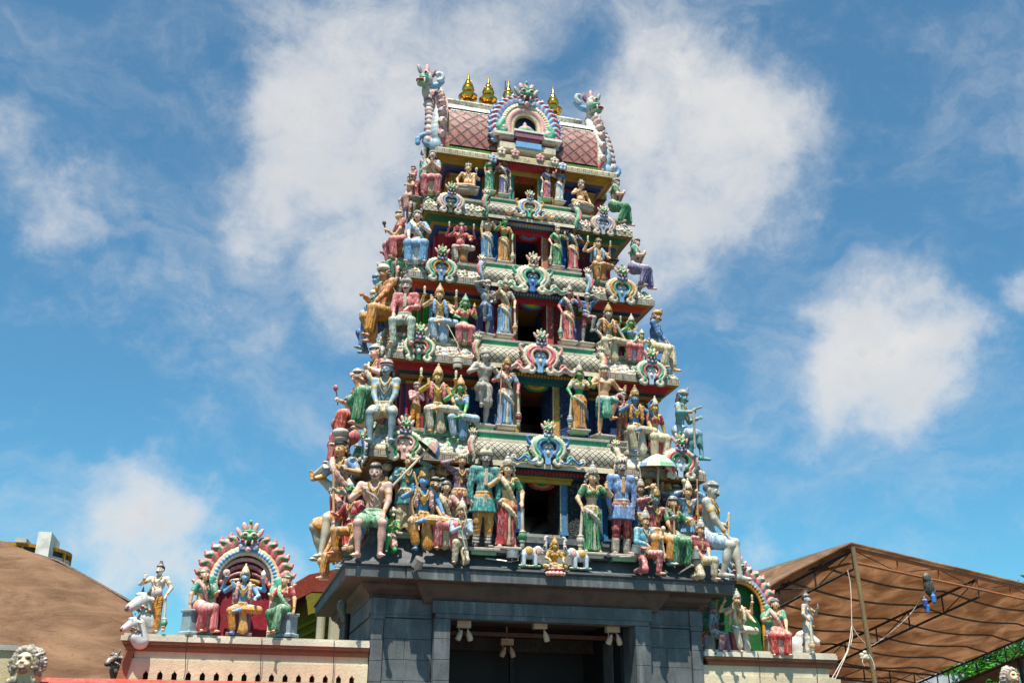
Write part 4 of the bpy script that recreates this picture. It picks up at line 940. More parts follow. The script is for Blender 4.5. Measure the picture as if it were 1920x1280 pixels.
# front gable of the roof
b = P(984, 262, Y=1.62); arch('front_gable', (b[0], 1.60, 15.28), 0, .56, .34, ('lblue', 'pink', 'cream', 'ivory', 'cream'), 12, .24, 'mint', tower, '1f4a86', .12, 'pblue', 'gray', ms=.34, a0=-30, thick=[(.74, .085, 'lpink'), (.58, .05, 'ivory'), (.5, .03, 'mustard')])
mb = MB()
for (x, z0, z1, y0, c) in ((.66, 14.93, 15.08, 1.45, 'ivory'), (.60, 15.08, 15.16, 1.50, 'b8303a'), (.56, 15.16, 15.20, 1.52, 'lblue'), (.66, 15.20, 15.26, 1.44, 'ivory'), (.80, 15.262, 15.32, 1.40, 'white')): mb.box((-x, y0, z0), (x, 2.3, z1), c)
for (x, z0, z1, y0, c) in ((.30, 14.96, 15.10, 1.38, 'lblue'), (.27, 15.1, 15.2, 1.40, 'c07a80'), (.33, 15.2, 15.34, 1.34, 'mauve'), (.36, 15.34, 15.39, 1.32, 'white')): mb.box((-x, y0, z0), (x, 1.6, z1), c)
tbuild(mb, 'gable_pedestal', 'trim')
q = sculpt('miniature_dome', [lathe((0, 0, 0), [(0, .2), (.04, .24), (.1, .24), (.13, .2)], 'lgreen'), lathe((0, 0, .13), [(0, .19), (.06, .17), (.10, .10), (.14, .05), (.2, .05), (.24, .02), (.3, .005)], 'lpink')], .013, parent=tower); q.matrix_parent_inverse = TINV; q.location = (b[0], 1.62, 15.40)
# gable ends: great frames facing left and right with dragon masks
for sx in (-1, 1):
    arch('end_gable', (sx*1.93, YC, 15.0), sx*pi/2, .92, .62, ('d8bcb4', 'mauve', 'pblue', 'white', 'ivory'), 9, .30, 'mint', tower, '8a5a50', .16, 'violet', 'lpink', vox=.018, ms=.34, a0=-30, feet=True)
    bc_, mc_ = ('lblue', 'ivory')
    L = tube(spline([A(0, .0, 0), A(sx*.12, -.06, .35), A(sx*.10, .0, .8), A(sx*.0, .25, 1.25), A(-sx*.02, .6, 1.7), A(sx*.0, .8, 1.95)], 20), [.13]*6+[.11]*8+[.09]*7, 'c3cdd2', .03)
    L += tube(spline([A(-sx*.13, -.05, .05), A(-sx*.03, -.14, .4), A(-sx*.04, -.10, .85), A(-sx*.1, .17, 1.3), A(-sx*.1, .5, 1.75)], 16), .09, 'white' if sx > 0 else 'lpink', .02)
    for j in range(11):
        t = j/10; L.append(ell((sx*(.30-.08*t), -.02+.75*t*t, .15+1.65*t), (.11, .09, .10), 'a88a90' if j % 2 else 'd8c4bc', .02, rot(0, -sx*.5, 0)))
    L.append(ell((sx*.10, -.05, .02), (.17, .14, .20), 'a8c2d2', .03)); L += tube(spline([A(-sx*.1, -.12, .0), A(sx*.02, -.18, .3), A(-sx*.02, -.15, .6), A(sx*.04, -.06, .95)], 12), .05, 'pink', .02)
    for j in range(9): L.append(ell((-sx*.10, -.06+.6*(j/8)**2, .1+1.5*j/8), (.06, .06, .07), ('cream', 'lpink', 'mauve')[j % 3], .01))
    L += tube(spir(sx*.05, .55, .12, .04, 0, 330, -.15), .04, 'ivory', .01)+tube(spir(-sx*.02, .95, .10, .03, 180, -150, -.02), .035, 'violet', .01)
    L += tube([q_+A(sx*.32, -.02, 0) for q_ in spir(0, .12, .22, .05, 200, 200+sx*330)], .06, 'lblue', .02)
    q = sculpt('dragon_body', L, .016, parent=tower); q.matrix_parent_inverse = TINV; q.location = (sx*1.93, 1.98, 14.98)
    # head
    s = 1.
    L = [ell((0, 0, 0), (.17, .20, .19), 'a9bfae', .05), ell((sx*.10, -.12, .02), (.14, .12, .11), '86b09c', .05), ell((0, .1, -.25), (.11, .13, .22), 'd8c8bc', .05), ell((sx*.20, -.16, -.12), (.13, .12, .05), 'red', .02), ell((sx*.15, -.12, -.20), (.14, .12, .05), 'lgreen', .03),
         ell((sx*.06, -.20, .10), .075, 'ivory'), ell((sx*.08, -.27, .10), .035, 'black'), ell((sx*.22, -.04, .30), (.06, .05, .16), 'gray', .02, rot(0, sx*.35, 0)), ell((0, 0, .33), (.07, .06, .20), 'lpink', .02), ell((-sx*.18, .02, .26), (.07, .06, .17), 'mauve', .02, rot(0, -sx*.4, 0)),
         ell((sx*.10, -.22, -.05), (.09, .07, .05), 'mint', .03), cone((sx*.26, -.2, -.08), (sx*.28, -.22, -.22), .03, .008, 'white'), cone((sx*.10, -.26, -.1), (sx*.10, -.28, -.24), .03, .008, 'white')]
    L += tube([q_ for q_ in spir(-sx*.34, .22, .15, .03, -90, -90-sx*300)], [.06]*6+[.045]*4+[.03]*3, 'c3cdd2', .03)
    L += tube(spline([A(-sx*.1, .05, -.1), A(-sx*.3, .06, -.05), A(-sx*.45, .08, .1)], 6), .08, 'lblue', .03)
    for j in range(6): L.append(ell((sx*(.05-.03*j), -.05, .24-.02*j), (.045, .05, .08), ('lpink', 'gray')[j % 2], .02))
    L += kirti((0, -.06, -.02), .19, '93b8a2', 'gray', 'violet', 'stone', 'ivory')
    q = sculpt('dragon_head', L, .013, parent=tower); q.matrix_parent_inverse = TINV
    hp_ = P(800 if sx < 0 else 1108, 152 if sx < 0 else 200, Y=2.3); q.location = tuple(hp_); q.scale = (.84, .84, .9)

rg_ = random.Random(4)
for i in range(1, 5):
    w, Y, Z = TI[i]; s_ = max((TI[i+1][2]-Z)/1.9, .84)
    for face in ('front', 'left'):
        for sx in ((-1, 1) if face == 'front' else (1,)):
            L = []; n = 8 if face == 'front' else 18; a0, a1 = (.45*w, .97*w) if face == 'front' else (-.95*(YC-Y), .95*(YC-Y))
            for j in range(n):
                x = (a0+(a1-a0)*(j+.5)/n)*(sx if face == 'front' else 1); z = (.25+.05*(j % 2))*s_; cc = rg_.choice(['ivory', 'cream', 'stone', 'pblue', 'stone', 'stone', 'lgreen', 'gray'])
                L += tube(spir(x-.05, z, .085, .025, 90, 90-330, -.0), .024, cc, .008); L += tube(spir(x+.07, z+.03, .075, .02, 90, 90+330, -.01), .022, rg_.choice(['ivory', 'lpink', 'stone']), .008)
                L.append(ell((x+.01, -.02, z+.10), (.035, .03, .06), rg_.choice(['mint', 'lpink', 'ivory', 'pblue']), .01)); L.append(ell((x+.12, 0, z-.06), (.04, .03, .03), 'ivory', .01)); L.append(ell((x-.08, .06, z+.19), (.05, .05, .07), rg_.choice(['stone', 'lpink', 'ivory', 'mint', 'cream']), .01)); L.append(ell((x+.04, .08, z+.25), (.04, .04, .06), rg_.choice(['stone', 'cream', 'ivory', 'lgreen']), .01))
            o = sculpt('scroll_relief', L, .0135, parent=tower); o.matrix_parent_inverse = TINV; o.rotation_euler = (-.55, 0, 0)
            if face == 'front': o.location = (0, Y-.07, Z-.01)
            else: o.rotation_euler = (-.55, 0, -pi/2); o.location = (-(w+.07), YC, Z-.01)
# ------------------------------------------------------------------ statues on the front, storey by storey
OR = PAL
def ys(i, o): return TI[i][1]+o          # depth measured from the lip of cornice i
# --- fifth storey (on cornice 4)
y = ys(4, .30); G5 = None
fig('seated woman in red sari with folded hands at the left end of the top storey', 808, 283, 373, y-.08, 'sit', -14, 'pskin', 'sari', 'pblue', 'sari', 'pink', 'cream', hat='band', hatc='white', fem=1, L='nam', R_='nam', turn=-8, thing='woman_statue', cat='statue')
fig('plump cross-legged boy with club on the left ledge of the top storey', 877, 302, 355, y+.06, 'cross', -6, 'skin', L='knee', R_='hold', belly=1, hat='crest', hatc='ivory', held=[('club', (1, 0), 'ivory')], seat=('wide', 'stone'), flip=2, botc='skin', bot='none', hs=1.25, thing='boy_statue')
fig('woman in green dress standing first from the left on the top storey', 917, 295, 360, y+.06, fem=1, skin='pskin', top='blouse', topc='green', bot='sari', botc='mint', bot2='lgreen', hat='band', hatc='gray', L='down', R_='hip', turn=20, thing='woman_statue')
fig('dark-faced woman in grey sari with club left of the top doorway', 943, 297, 366, y, fem=1, skin='brown', top='sari', topc='violet', bot='sari', botc='violet', bot2='ivory', hat='crown', hatc='dgray', L='bless', R_='mace', held=[('mace', (1, 0), 'ivory')], thing='woman_statue')
fig('woman in pink skirt with club right of the top doorway', 1025, 313, 373, y, fem=1, skin='tan', top='sari', topc='lblue', bot='sari', botc='pink', bot2='violet', hat='crest', hatc='dgray', L='mace', R_='bless', held=[('mace', (-1, 0), 'ivory')], turn=15, thing='woman_statue')
fig('woman in blue bodice and white skirt fourth along the top storey', 1048, 316, 379, y+.04, fem=1, skin='tan', top='blouse', topc='blue', bot='sari', botc='white', bot2='pblue', hat='band', hatc='gray', L='bless', R_='down', thing='woman_statue')
fig('cross-legged bare-chested boy with lotus on the right ledge of the top storey', 1090, 334, 388, y+.06, 'cross', 14, 'skin', L='hold', R_='knee', belly=1, hat='crest', hatc='ivory', held=[('flower', (-1, 0), 'pink')], seat=('wide', 'stone'), flip=1, bot='none', hs=1.2, thing='boy_statue')
fig('seated woman in green at the right end of the top storey facing sideways', 1154, 335, 425, y-.05, 'side', 62, 'pskin', 'sari', 'green', 'sari', 'green', 'cream', hat='band', hatc='gray', fem=1, L='nam', R_='nam', X=None, thing='woman_statue')
# --- fourth storey (cornice 3)
y = ys(3, .30)
fig('seated woman in blue and white sari at the left end of the fourth storey', 781, 395, 502, y-.12, 'sit', -16, 'pskin', 'sari', 'lblue', 'sari', 'lblue', 'white', hat='band', hatc='white', fem=1, L='knee', R_='chest', turn=-5, thing='woman_statue')
fig('pink elephant-headed deity seated before the dark red panel', 862, 415, 497, y+.02, 'lalita', -4, 'pink', face='elephant', rear='up', L='bless', R_='give', held=[('emblem', (-1, 1), 'ivory'), ('emblem', (1, 1), 'ivory')], belly=1, botc='ivory', bot2='orange', hat='crest', hatc='brown', seat=('throne', 'stone'))
fig('woman in pale blue sari raising a hand to her cheek on the fourth storey', 912, 402, 487, y+.1, fem=1, skin='skin', top='blouse', topc='ivory', bot='sari', botc='lblue', bot2='ivory', hat='band', hatc='gray', L='down', R_='chest', turn=25, thing='woman_statue')
fig('green-faced woman in orange sari with club left of the fourth doorway', 943, 407, 493, y, fem=1, skin='gface', top='blouse', topc='lorange', bot='sari', botc='lorange', bot2='cream', hat='crest', hatc='gray', L='bless', R_='mace', held=[('mace', (1, 0), 'ivory')], thing='woman_statue')
fig('woman in green sari with club right of the fourth doorway', 1044, 423, 501, y, fem=1, skin='skin', top='sari', topc='green', bot='sari', botc='green', bot2='lgreen', hat='crest', hatc='gray', L='mace', R_='bless', held=[('mace', (-1, 0), 'ivory')], turn=15, thing='woman_statue')
fig('woman in red and white sari with one hand at her chest on the fourth storey', 1074, 428, 508, y+.08, fem=1, skin='brown', top='sari', topc='blue', bot='sari', botc='pink', bot2='ivory', hat='band', hatc='gray', L='down', R_='chest', thing='woman_statue')
fig('orange-robed four-armed deity seated on the right of the fourth storey', 1122, 444, 532, y, 'lalita', 8, 'skin', 'shawl', 'lblue', botc='lorange', bot2='lorange', rear='up', L='bless', R_='give', held=[('emblem', (-1, 1), 'ivory'), ('emblem', (1, 1), 'ivory')], belly=1, hat='crest', hatc='mustard', seat=('throne', 'stone'))
fig('seated woman in green blouse and grey skirt at the right end of the fourth storey', 1192, 446, 545, y-.08, 'side', 60, 'pskin', 'sari', 'mint', 'sari', 'violet', 'ivory', hat='band', hatc='gray', fem=1, L='nam', R_='nam', thing='woman_statue')
# --- third storey (cornice 2)
y = ys(2, .30)
fig('seated man in pink jacket and grey turban at the left end of the third storey', 755, 517, 655, y-.16, 'sit', -16, 'pskin', 'long', 'pink', 'trousers', 'cdd8c4', hat='turban', hatc='stone', mous=1, L='knee', R_='belly', sash='ivory', jewel=0, thing='man_statue')
fig('four-armed deity in blue vest seated with raised hands on the third storey', 822, 531, 648, y-.02, 'lalita', 0, 'skin', 'shawl', 'lblue', botc='pblue', bot2='pblue', rear='up', L='bless', R_='give', held=[('emblem', (-1, 1), 'ivory'), ('emblem', (1, 1), 'ivory')], hat='crown', hatc='tan', seat=('throne', 'white'), jewel=2)
fig('green-faced goddess in a red skirt holding an infant on the third storey', 868, 550, 652, y-.02, 'sit', 0, 'gface', 'blouse', 'pink', 'sari', 'pink', 'cream', hat='crown', hatc='mint', fem=1, L='give', R_='hold', held=[('baby', (1, 0), 'pink')], thing='goddess_statue')
fig('grey-skinned man in blue tunic with one knee raised left of the third doorway', 908, 526, 628, y+.08, 'step', 12, 'stone', 'shirt', '7f95a8', 'kilt', 'blue', hat='flat', hatc='stone', mous=1, L='head', R_='belly', flip=-1, jewel=0, turn=10, thing='man_statue')
fig('woman in white and blue sari with tall club left of the third doorway', 944, 520, 629, y, fem=1, skin='tan', top='sari', topc='gray', bot='sari', botc='lblue', bot2='cream', hat='crown', hatc='stone', L='bless', R_='mace', held=[('mace', (1, 0), 'lorange')], turn=10, thing='woman_statue')
fig('pink-faced woman with blue sleeves and club right of the third doorway', 1064, 534, 641, y, fem=1, skin='pink', top='sari', topc='blue', bot='sari', botc='pink', bot2='cream', hat='crown', hatc='stone', L='mace', R_='bless', held=[('mace', (-1, 0), 'mint')], thing='woman_statue')
fig('man in blue tunic with one foot raised right of the third doorway', 1098, 550, 645, y+.06, 'step', 4, 'gray', 'shirt', 'blue', 'shorts', 'dred', hat='flat', hatc='stone', mous=1, L='belly', R_='head', flip=1, jewel=0, thing='man_statue')
fig('grey-faced crowned deity in white dhoti seated on the right of the third storey', 1142, 568, 682, y-.06, 'lalita', 5, 'gray', 'shawl', 'orange', botc='cream', bot2='cream', L='hip', R_='knee', hat='crown', hatc='mustard', seat=('throne', 'white'), jewel=2)
fig('green-faced goddess beside the grey deity on the third storey', 1184, 588, 684, y, 'sit', 2, 'gface', 'blouse', 'lblue', 'sari', 'pink', 'pblue', hat='crown', hatc='stone', fem=1, L='bless', R_='lap', rear={-1: 'up'}, held=[('emblem', (-1, 1), 'stone')], thing='goddess_statue')
fig('small cream child figure with raised hands on the third storey', 1203, 618, 690, y-.1, fem=0, skin='cream', top='bare', bot='sari', botc='pblue', bot2='cream', hat='crown', hatc='cream', L='bless', R_='bless', thing='child_statue', hs=1.15)
fig('seated man in blue robe and orange turban at the right end of the third storey', 1232, 578, 700, y-.10, 'side', 55, 'tan', 'long', 'blue', 'dhoti', 'cream', 'ivory', hat='turban', hatc='lorange', mous=1, L='knee', R_='knee', sash='blue', jewel=0, thing='man_statue')
# --- second storey (cornice 1)
y = ys(1, .30)
fig('bare-chested blue-grey man in striped turban at the left end of the second storey', 716, 668, 837, y-.22, 'sit', -16, 'bgray', 'bare', botc='cream', bot='shorts', hat='turban', hatc='striped', mous=1, L='lap', R_='lap', turn=-12, thing='man_statue')
fig('small bowing attendant in pink cloth before the blue panel of the second storey', 777, 716, 808, y+.02, fem=0, skin='lpink', top='shirt', topc='lpink', bot='trousers', botc='lorange', hat='flat', hatc='gray', L='nam', R_='nam', turn=25, jewel=0, thing='attendant_statue')
fig('yellow-skinned four-armed deity with rose sleeves seated on the second storey', 817, 681, 817, y-.06, 'lalita', -2, 'e3bd78', 'shawl', 'pink', botc='ivory', bot2='cream', rear='up', L='bless', R_='knee', held=[('emblem', (-1, 1), 'ivory'), ('emblem', (1, 1), 'ivory')], hat='crown', hatc='tan', seat=('throne', 'mint'), jewel=2)
fig('green-faced goddess in blue bodice seated beside the yellow deity', 858, 702, 830, y-.06, 'lalita', 2, 'gface', 'blouse', 'lblue', 'dhoti', 'pblue', 'lblue', hat='crown', hatc='tan', fem=1, L='bless', R_='lap', thing='goddess_statue', seat=('throne', 'lgreen'))
fig('grey sage in a short wrap with one knee raised left of the second doorway', 903, 656, 798, y+.08, 'step', 10, 'stone', 'bare', bot='kilt', botc='stone', hat='flat', hatc='stone', L='hold', R_='chest', flip=-1, jewel=0, turn=10, tilt=5, thing='man_statue')
fig('woman in white and blue sari holding a staff left of the second doorway', 946, 666, 799, y, fem=1, skin='pink', top='sari', topc='pblue', bot='sari', botc='lblue', bot2='ivory', hat='crown', hatc='mustard', L='hold', R_='mace', held=[('mace', (1, 0), 'dred'), ('staff', (-1, 0), 'tan')], turn=5, thing='woman_statue')
fig('green-faced woman in orange sari with blue club right of the second doorway', 1085, 681, 807, y, fem=1, skin='gface', top='blouse', topc='ivory', bot='sari', botc='lorange', bot2='gray', hat='crown', hatc='stone', L='mace', R_='bless', held=[('mace', (-1, 0), 'bgray')], thing='woman_statue')
fig('brown-skinned man in teal wrap leaning on a staff right of the second doorway', 1131, 685, 818, y+.02, 'step', 5, 'tan', 'bare', bot='kilt', botc='teal', bot2='mint', hat='flat', hatc='stone', L='hold', R_='out', flip=1, held=[('staff', (-1, 0), 'tan')], jewel=0, thing='man_statue', sash='teal')
fig('pink attendant lifting a flower garland on the second storey', 1166, 735, 830, y-.02, fem=0, skin='pink', top='shirt', topc='dred', bot='trousers', botc='copper', hat='flat', hatc='gray', L='over', R_='chest', held=[('garland', (-1, 0), 'lpink')], jewel=0, thing='attendant_statue')
fig('blue crowned deity in white dhoti seated on the right of the second storey', 1193, 722, 855, y-.10, 'lalita', 6, 'bface', 'shawl', 'lorange', botc='cream', bot2='ivory', rear={1: 'up'}, L='bless', R_='bless', hat='crown', hatc='mustard', seat=('throne', 'stone'), jewel=2)
fig('yellow-faced goddess in red bodice beside the blue deity on the second storey', 1230, 742, 862, y-.10, 'sit', 8, 'd9b06a', 'blouse', 'red', 'sari', 'cream', 'red', hat='crown', hatc='ivory', fem=1, L='knee', R_='seat', thing='goddess_statue')
fig('teal-skinned bearded giant with cane at the right end of the second storey', 1281, 726, 868, y-.16, 'side', 50, 'tface', 'bare', botc='pblue', bot='kilt', hat='turban', hatc='gray', mous=1, L='hold', R_='hold', held=[('cane', (-1, 0), 'stone')], thing='man_statue')
# --- first storey, on the grey base
fig('pale pink bare-chested strongman with curved dagger at the left corner of the base', 694, 866, 1049, .10, 'sit', -14, 'e2b8a8', 'bare', botc='lgreen', bot='shorts', hat='bare', mous=1, L='chest', R_='knee', held=[('dagger', (-1, 0), 'gray')], turn=-4, thing='man_statue', vox=.012)
fig('attendant in teal tunic carrying the pole of a parasol', 757, 842, 1000, .42, skin='tan', top='tunic', topc='teal', bot='dhoti', botc='cream', hat='crest', hatc='ivory', L='chest', R_='over', thing='attendant_statue', jewel=1)
fig('small green monkey-faced figure kneeling with folded hands', 729, 946, 1038, .12, 'kneel', 8, 'gface', 'bare', bot='shorts', botc='lpink', face='monkey', hat='crest', hatc='ivory', L='nam', R_='nam', thing='monkey_statue', vox=.012)
fig('blue-skinned deity in yellow dhoti seated with a tall bow on the left of the base', 789, 868, 1036, .08, 'lalita', 2, '6ea8d8', 'shawl', 'lpink', botc='lorange', bot2='lorange', L='bless', R_='knee', held=[('bow', (-1, 0), 'c8a878')], hat='crown', hatc='mustard', jewel=2, vox=.012)
fig('woman in pale rose sari seated beside the blue bowman', 830, 900, 1034, .14, 'sit', 2, 'skin', 'sari', 'lpink', 'sari', 'pink', 'cream', hat='band', hatc='gray', fem=1, L='lap', R_='hold', held=[('flower', (1, 0), 'pink')], thing='woman_statue')
fig('attendant in pink tunic standing behind the kneeling archer', 858, 842, 1000, .40, skin='tan', top='tunic', topc='mauve', bot='dhoti', botc='cream', hat='crest', hatc='ivory', L='over', R_='down', thing='attendant_statue', sash='gold')
fig('kneeling archer in pale blue tunic with folded hands and long bow', 860, 932, 1060, -.02, 'kneel', 0, 'tan', 'long', 'pblue', 'trousers', 'cream', hat='crown', hatc='ivory', L='nam', R_='nam', held=[('bow', (1, 0), 'c8bda0')], thing='archer_statue', sash='mint', vox=.012)
fig('door guard in teal tunic, yellow trousers and striped socks', 903, 836, 1029, .15, skin='9a8f86', top='tunic', topc='2f9490', bot='socks', botc='lorange', hat='turban', hatc='ivory', mous=1, L='down', R_='down', thing='guard_statue', jewel=0, sash='ivory', vox=.012)
fig('woman in red and white sari with green-headed club left of the lowest doorway', 948, 850, 1027, .13, fem=1, skin='skin', top='sari', topc='green', bot='sari', botc='red', bot2='cream', hat='crown', hatc='gray', L='bless', R_='mace', held=[('mace', (1, 0), 'green')], thing='woman_statue', vox=.012)
fig('woman in bright green sari with a round club right of the lowest doorway', 1108, 866, 1037, .13, fem=1, skin='skin', top='blouse', topc='green', bot='sari', botc='green', bot2='stone', hat='crown', hatc='gray', L='mace', R_='bless', held=[('mace', (-1, 0), 'stone')], thing='woman_statue', vox=.012)
fig('door guard in blue tunic and red trousers with wrapped calves', 1165, 848, 1041, .15, skin='9a8a80', top='tunic', topc='7a9ccb', bot='puttee', botc='red', bot2='stone', hat='crest', hatc='ivory', hair='dbrown', mous=1, L='down', R_='down', thing='guard_statue', jewel=0, sash='tan', vox=.012)
fig('helper with bow standing behind the right-hand guard', 1200, 893, 1035, .36, skin='tan', top='tunic', topc='blue', bot='dhoti', botc='cream', hat='crown', hatc='stone', L='over', R_='head', thing='attendant_statue', held=[('club', (-1, 0), 'ivory')])
fig('teal-faced deity in red tunic seated with a staff on the right of the base', 1231, 905, 1062, .10, 'sit', 10, 'tface', 'long', 'b8505c', 'dhoti', 'lorange', 'cream', hat='crown', hatc='mustard', L='over', R_='hold', held=[('staff', (1, 0), 'tan'), ('club', (-1, 0), 'tan')], vox=.012)
fig('woman in green seated beside the red-clad deity', 1266, 930, 1064, .16, 'sit', 12, 'tan', 'sari', 'green', 'sari', 'green', 'dgreen', hat='band', hatc='gray', fem=1, L='lap', R_='hold', thing='woman_statue')
fig('attendant in pale blue tunic raising a round-headed club', 1290, 897, 1050, .34, skin='skin', top='tunic', topc='lblue', bot='dhoti', botc='cream', hat='crown', hatc='ivory', L='over', R_='over', held=[('club', (-1, 0), 'ivory'), ('staff', (1, 0), 'tan')], thing='attendant_statue')
fig('moustached club bearer in sky blue coat crouching on the right of the base', 1207, 950, 1078, -.05, 'kneel', 14, 'tan', 'long', '7fc0d4', 'trousers', 'pink', hat='crown', hatc='stone', mous=1, L='belly', R_='hold', flip=-1, held=[('club', (1, 0), 'cream')], thing='man_statue', sash='stone', vox=.012)
fig('kneeling servant in crimson shirt near the right corner of the base', 1312, 968, 1088, -.02, 'kneel', 12, 'tan', 'shirt', 'a8303c', 'dhoti', 'cream', hat='crown', hatc='stone', L='lap', R_='lap', flip=-1, thing='attendant_statue', jewel=0, vox=.012)
fig('grey bare-chested giant with a flute seated on the right corner of the base', 1338, 900, 1094, .08, 'side', 52, 'bcb8ac', 'bare', botc='pblue', bot='shorts', hat='band', hatc='stone', hair='dgray', mous=1, L='knee', R_='out', held=[('flute', (1, 0), 'cream')], thing='man_statue', vox=.012)
# faces of the crowd in the shadow behind
for (px, yt, yb, cc, sk, bd, hh, lb) in ((720, 858, 900, 'orange', 'tan', 1, 'black', 'bearded onlooker behind the pink strongman'), (792, 862, 900, 'green', 'skin', 0, 'black', 'onlooker in green peering past the parasol pole'), (806, 868, 912, 'dteal', 'tan', 0, 'black', 'shaded onlooker above the blue bowman'),
     (818, 850, 905, 'dred', 'tan', 0, 'brown', 'onlooker with a tall cap left of the pink attendant'), (833, 868, 912, 'brown', 'tan', 1, 'black', 'bearded onlooker beside the pink attendant'), (808, 888, 945, 'teal', 'skin', 0, 'black', 'onlooker in teal with beaded headband'), (823, 890, 940, 'gray', 'gray', 0, 'black', 'grey onlooker above the seated rose woman'), (841, 903, 950, 'mint', 'stone', 0, 'gray', 'small silver-haired onlooker near the pink attendant'),
     (1214, 880, 930, 'dteal', 'tan', 0, 'black', 'shaded onlooker behind the club raised by the helper'), (1238, 868, 905, 'copper', 'tan', 0, 'brown', 'onlooker just under the pale blue parasol'), (1252, 897, 940, 'dred', 'tan', 0, 'black', 'onlooker right of the teal-faced deity'), (1265, 905, 950, 'brown', 'skin', 1, 'black', 'black-bearded onlooker under the right eave'), (1246, 918, 965, 'dbrown', 'mauve', 0, 'dgray', 'dusky onlooker over the shoulder of the green-clad woman'), (1303, 903, 948, 'copper', 'skin', 0, 'brown', 'onlooker behind the round-headed club')):
    fig(lb, px, yt, yb+40, .56, 'bust', 0, sk, 'shirt', cc, 'none', hat='curls' if bd or cc != 'dred' else 'crown', hair=hh, beard=bd, L='down', R_='down', jewel=0, thing='onlooker_bust', group='busts crowded in the shadow of the first storey')
# ------------------------------------------------------------------ side walls, shrines, awnings, canopies, buildings
def put(mb, name, mat, parent=None, smooth=False): return mb.build(name, mat, parent, smooth)
def prism(mb, pts, y0, y1, c):
    f = [(x, y0, z) for x, z in pts]; b = [(x, y1, z) for x, z in pts]; n = len(pts)
    mb.quad(f, c); mb.quad(b[::-1], c)
    for i in range(n): j = (i+1) % n; mb.quad([f[j], f[i], b[i], b[j]], c)
gw = MB(); gw.box((-1500, -60, -.4), (1500, 1500, 0), '3c3935'); g_ = put(gw, 'ground', 'plaster'); tag(g_, kind='structure')
# boundary walls
def bwall(side):
    sx = -1 if side == 'l' else 1
    w = empty('boundary_wall', (sx*5.1, 1, 0)); tag(w, 'cream wall with brown moulding and small pointed openings left of the tower' if sx < 0 else 'cream wall with brown moulding right of the tower, partly in its shade', 'wall')
    M1 = Matrix.Translation((-sx*5.1, -1, 0))
    def b(mb, n, m): o = mb.build(n, m, w); o.matrix_parent_inverse = M1; return o
    xo, xi = (7.13 if sx < 0 else 5.86), 3.12
    zt = 3.90 if sx < 0 else 3.95
    a, c = sorted([sx*(xo+.03), sx*xi]); mb = MB(); mb.box((a, .34, zt-.05), (c, 1.6, zt+.03), 'e8dfcc'); mb.box((a+.04, .38, zt+.032), (c, 1.5, zt+.07), 'e0d4bc'); b(mb, 'coping', 'wallwash')
    mb = MB()
    for k_, (z0, z1, y) in enumerate(((-.10, -.052, .36), (-.135, -.102, .39), (-.20, -.137, .41))): mb.box((a+.03+.03*k_, y, zt+z0), (c, 1.5, zt+z1), ('a8735c', '95624e', 'a8735c')[k_])
    b(mb, 'moulding', 'wallwash')
    zb = 2.6; fl = .35
    prf = [(-xo+.06, zt-.202), (-xo-.08, zb)] if sx < 0 else [(xo-.10, zt-.202), (xo-.10, zb)]
    if sx < 0:
        mb = MB(); prism(mb, [(-xo+.06, zt-.203), (-xo+.20, zt-.203), (-xo+.02, zb), (-xo-.14, zb)], .40, 1.5, 'a8735c'); b(mb, 'edge_strip', 'wallwash')
    x_ = xo-.2 if sx < 0 else xo-.12
    mb = MB()
    q = sorted([sx*x_, sx*xi]); mb.box((q[0], .45, 3.58), (q[1], 1.5, zt-.203), 'e6d6b8'); mb.box((q[0]-(.06 if sx < 0 else -.0), .425, 3.555), (q[1]+(0 if sx < 0 else .1), 1.5, 3.578), 'efe3ca'); b(mb, 'upper_band', 'wallwash')
    # lower wall with pointed openings
    mb = MB(); step = .222; x = q[0]-(.10 if sx < 0 else 0); xe = q[1]+(0 if sx < 0 else .22); hz0, hz1, hw = 3.22, 3.345, .042
    mb.box((x, .42, 3.40), (xe, 1.5, 3.553), 'e6d6b8'); mb.box((x, .42, 0), (xe, 1.5, hz0), 'e6d6b8')
    xx = x+.32
    prev = x
    while xx < xe-.1:
        mb.box((prev, .42, hz0), (xx-hw, .62, 3.40), 'e6d6b8')
        prism(mb, [(xx-hw, hz1), (xx, 3.395), (xx-hw, 3.40)], .42, .62, 'e6d6b8'); prism(mb, [(xx, 3.395), (xx+hw, hz1), (xx+hw, 3.40)], .42, .62, 'e6d6b8'); prev = xx+hw; xx += step
    mb.box((prev, .42, hz0), (xe, .62, 3.40), 'e6d6b8'); b(mb, 'lower_wall', 'wallwash')
    mb = MB(); mb.box((x+.02, .63, hz0+.001), (xe-.02, .64, 3.399), '20262a'); b(mb, 'opening_backing', 'trim')
    mb = MB()
    for k_ in range(3 if sx < 0 else 2):
        xw = sx*(xo-1.0-1.2*k_) if sx < 0 else 4.2+1.2*k_; mb = MB(); mb.tube(spline([(xw, .32, zt+.05), (xw+.01, .31, zt-.25), (xw+.03, .38, zt-.5), (xw+.02, .40, zt-.62)], 8), .006, 'black'); b(mb, 'cable', 'dark')
bwall('l'); bwall('r')
aw = MB(); aw.quad([(-8.2, -.55, 3.06), (-3.3, -.55, 3.10), (-3.3, .40, 3.27), (-8.2, .40, 3.25)], 'd8452f'); aw.quad([(-8.2, .40, 3.235), (-3.3, .40, 3.255), (-3.3, -.55, 3.085), (-8.2, -.55, 3.045)], 'd8452f')
tag(put(aw, 'awning', 'trim'), 'red cloth awning fixed along the foot of the left wall', 'awning')
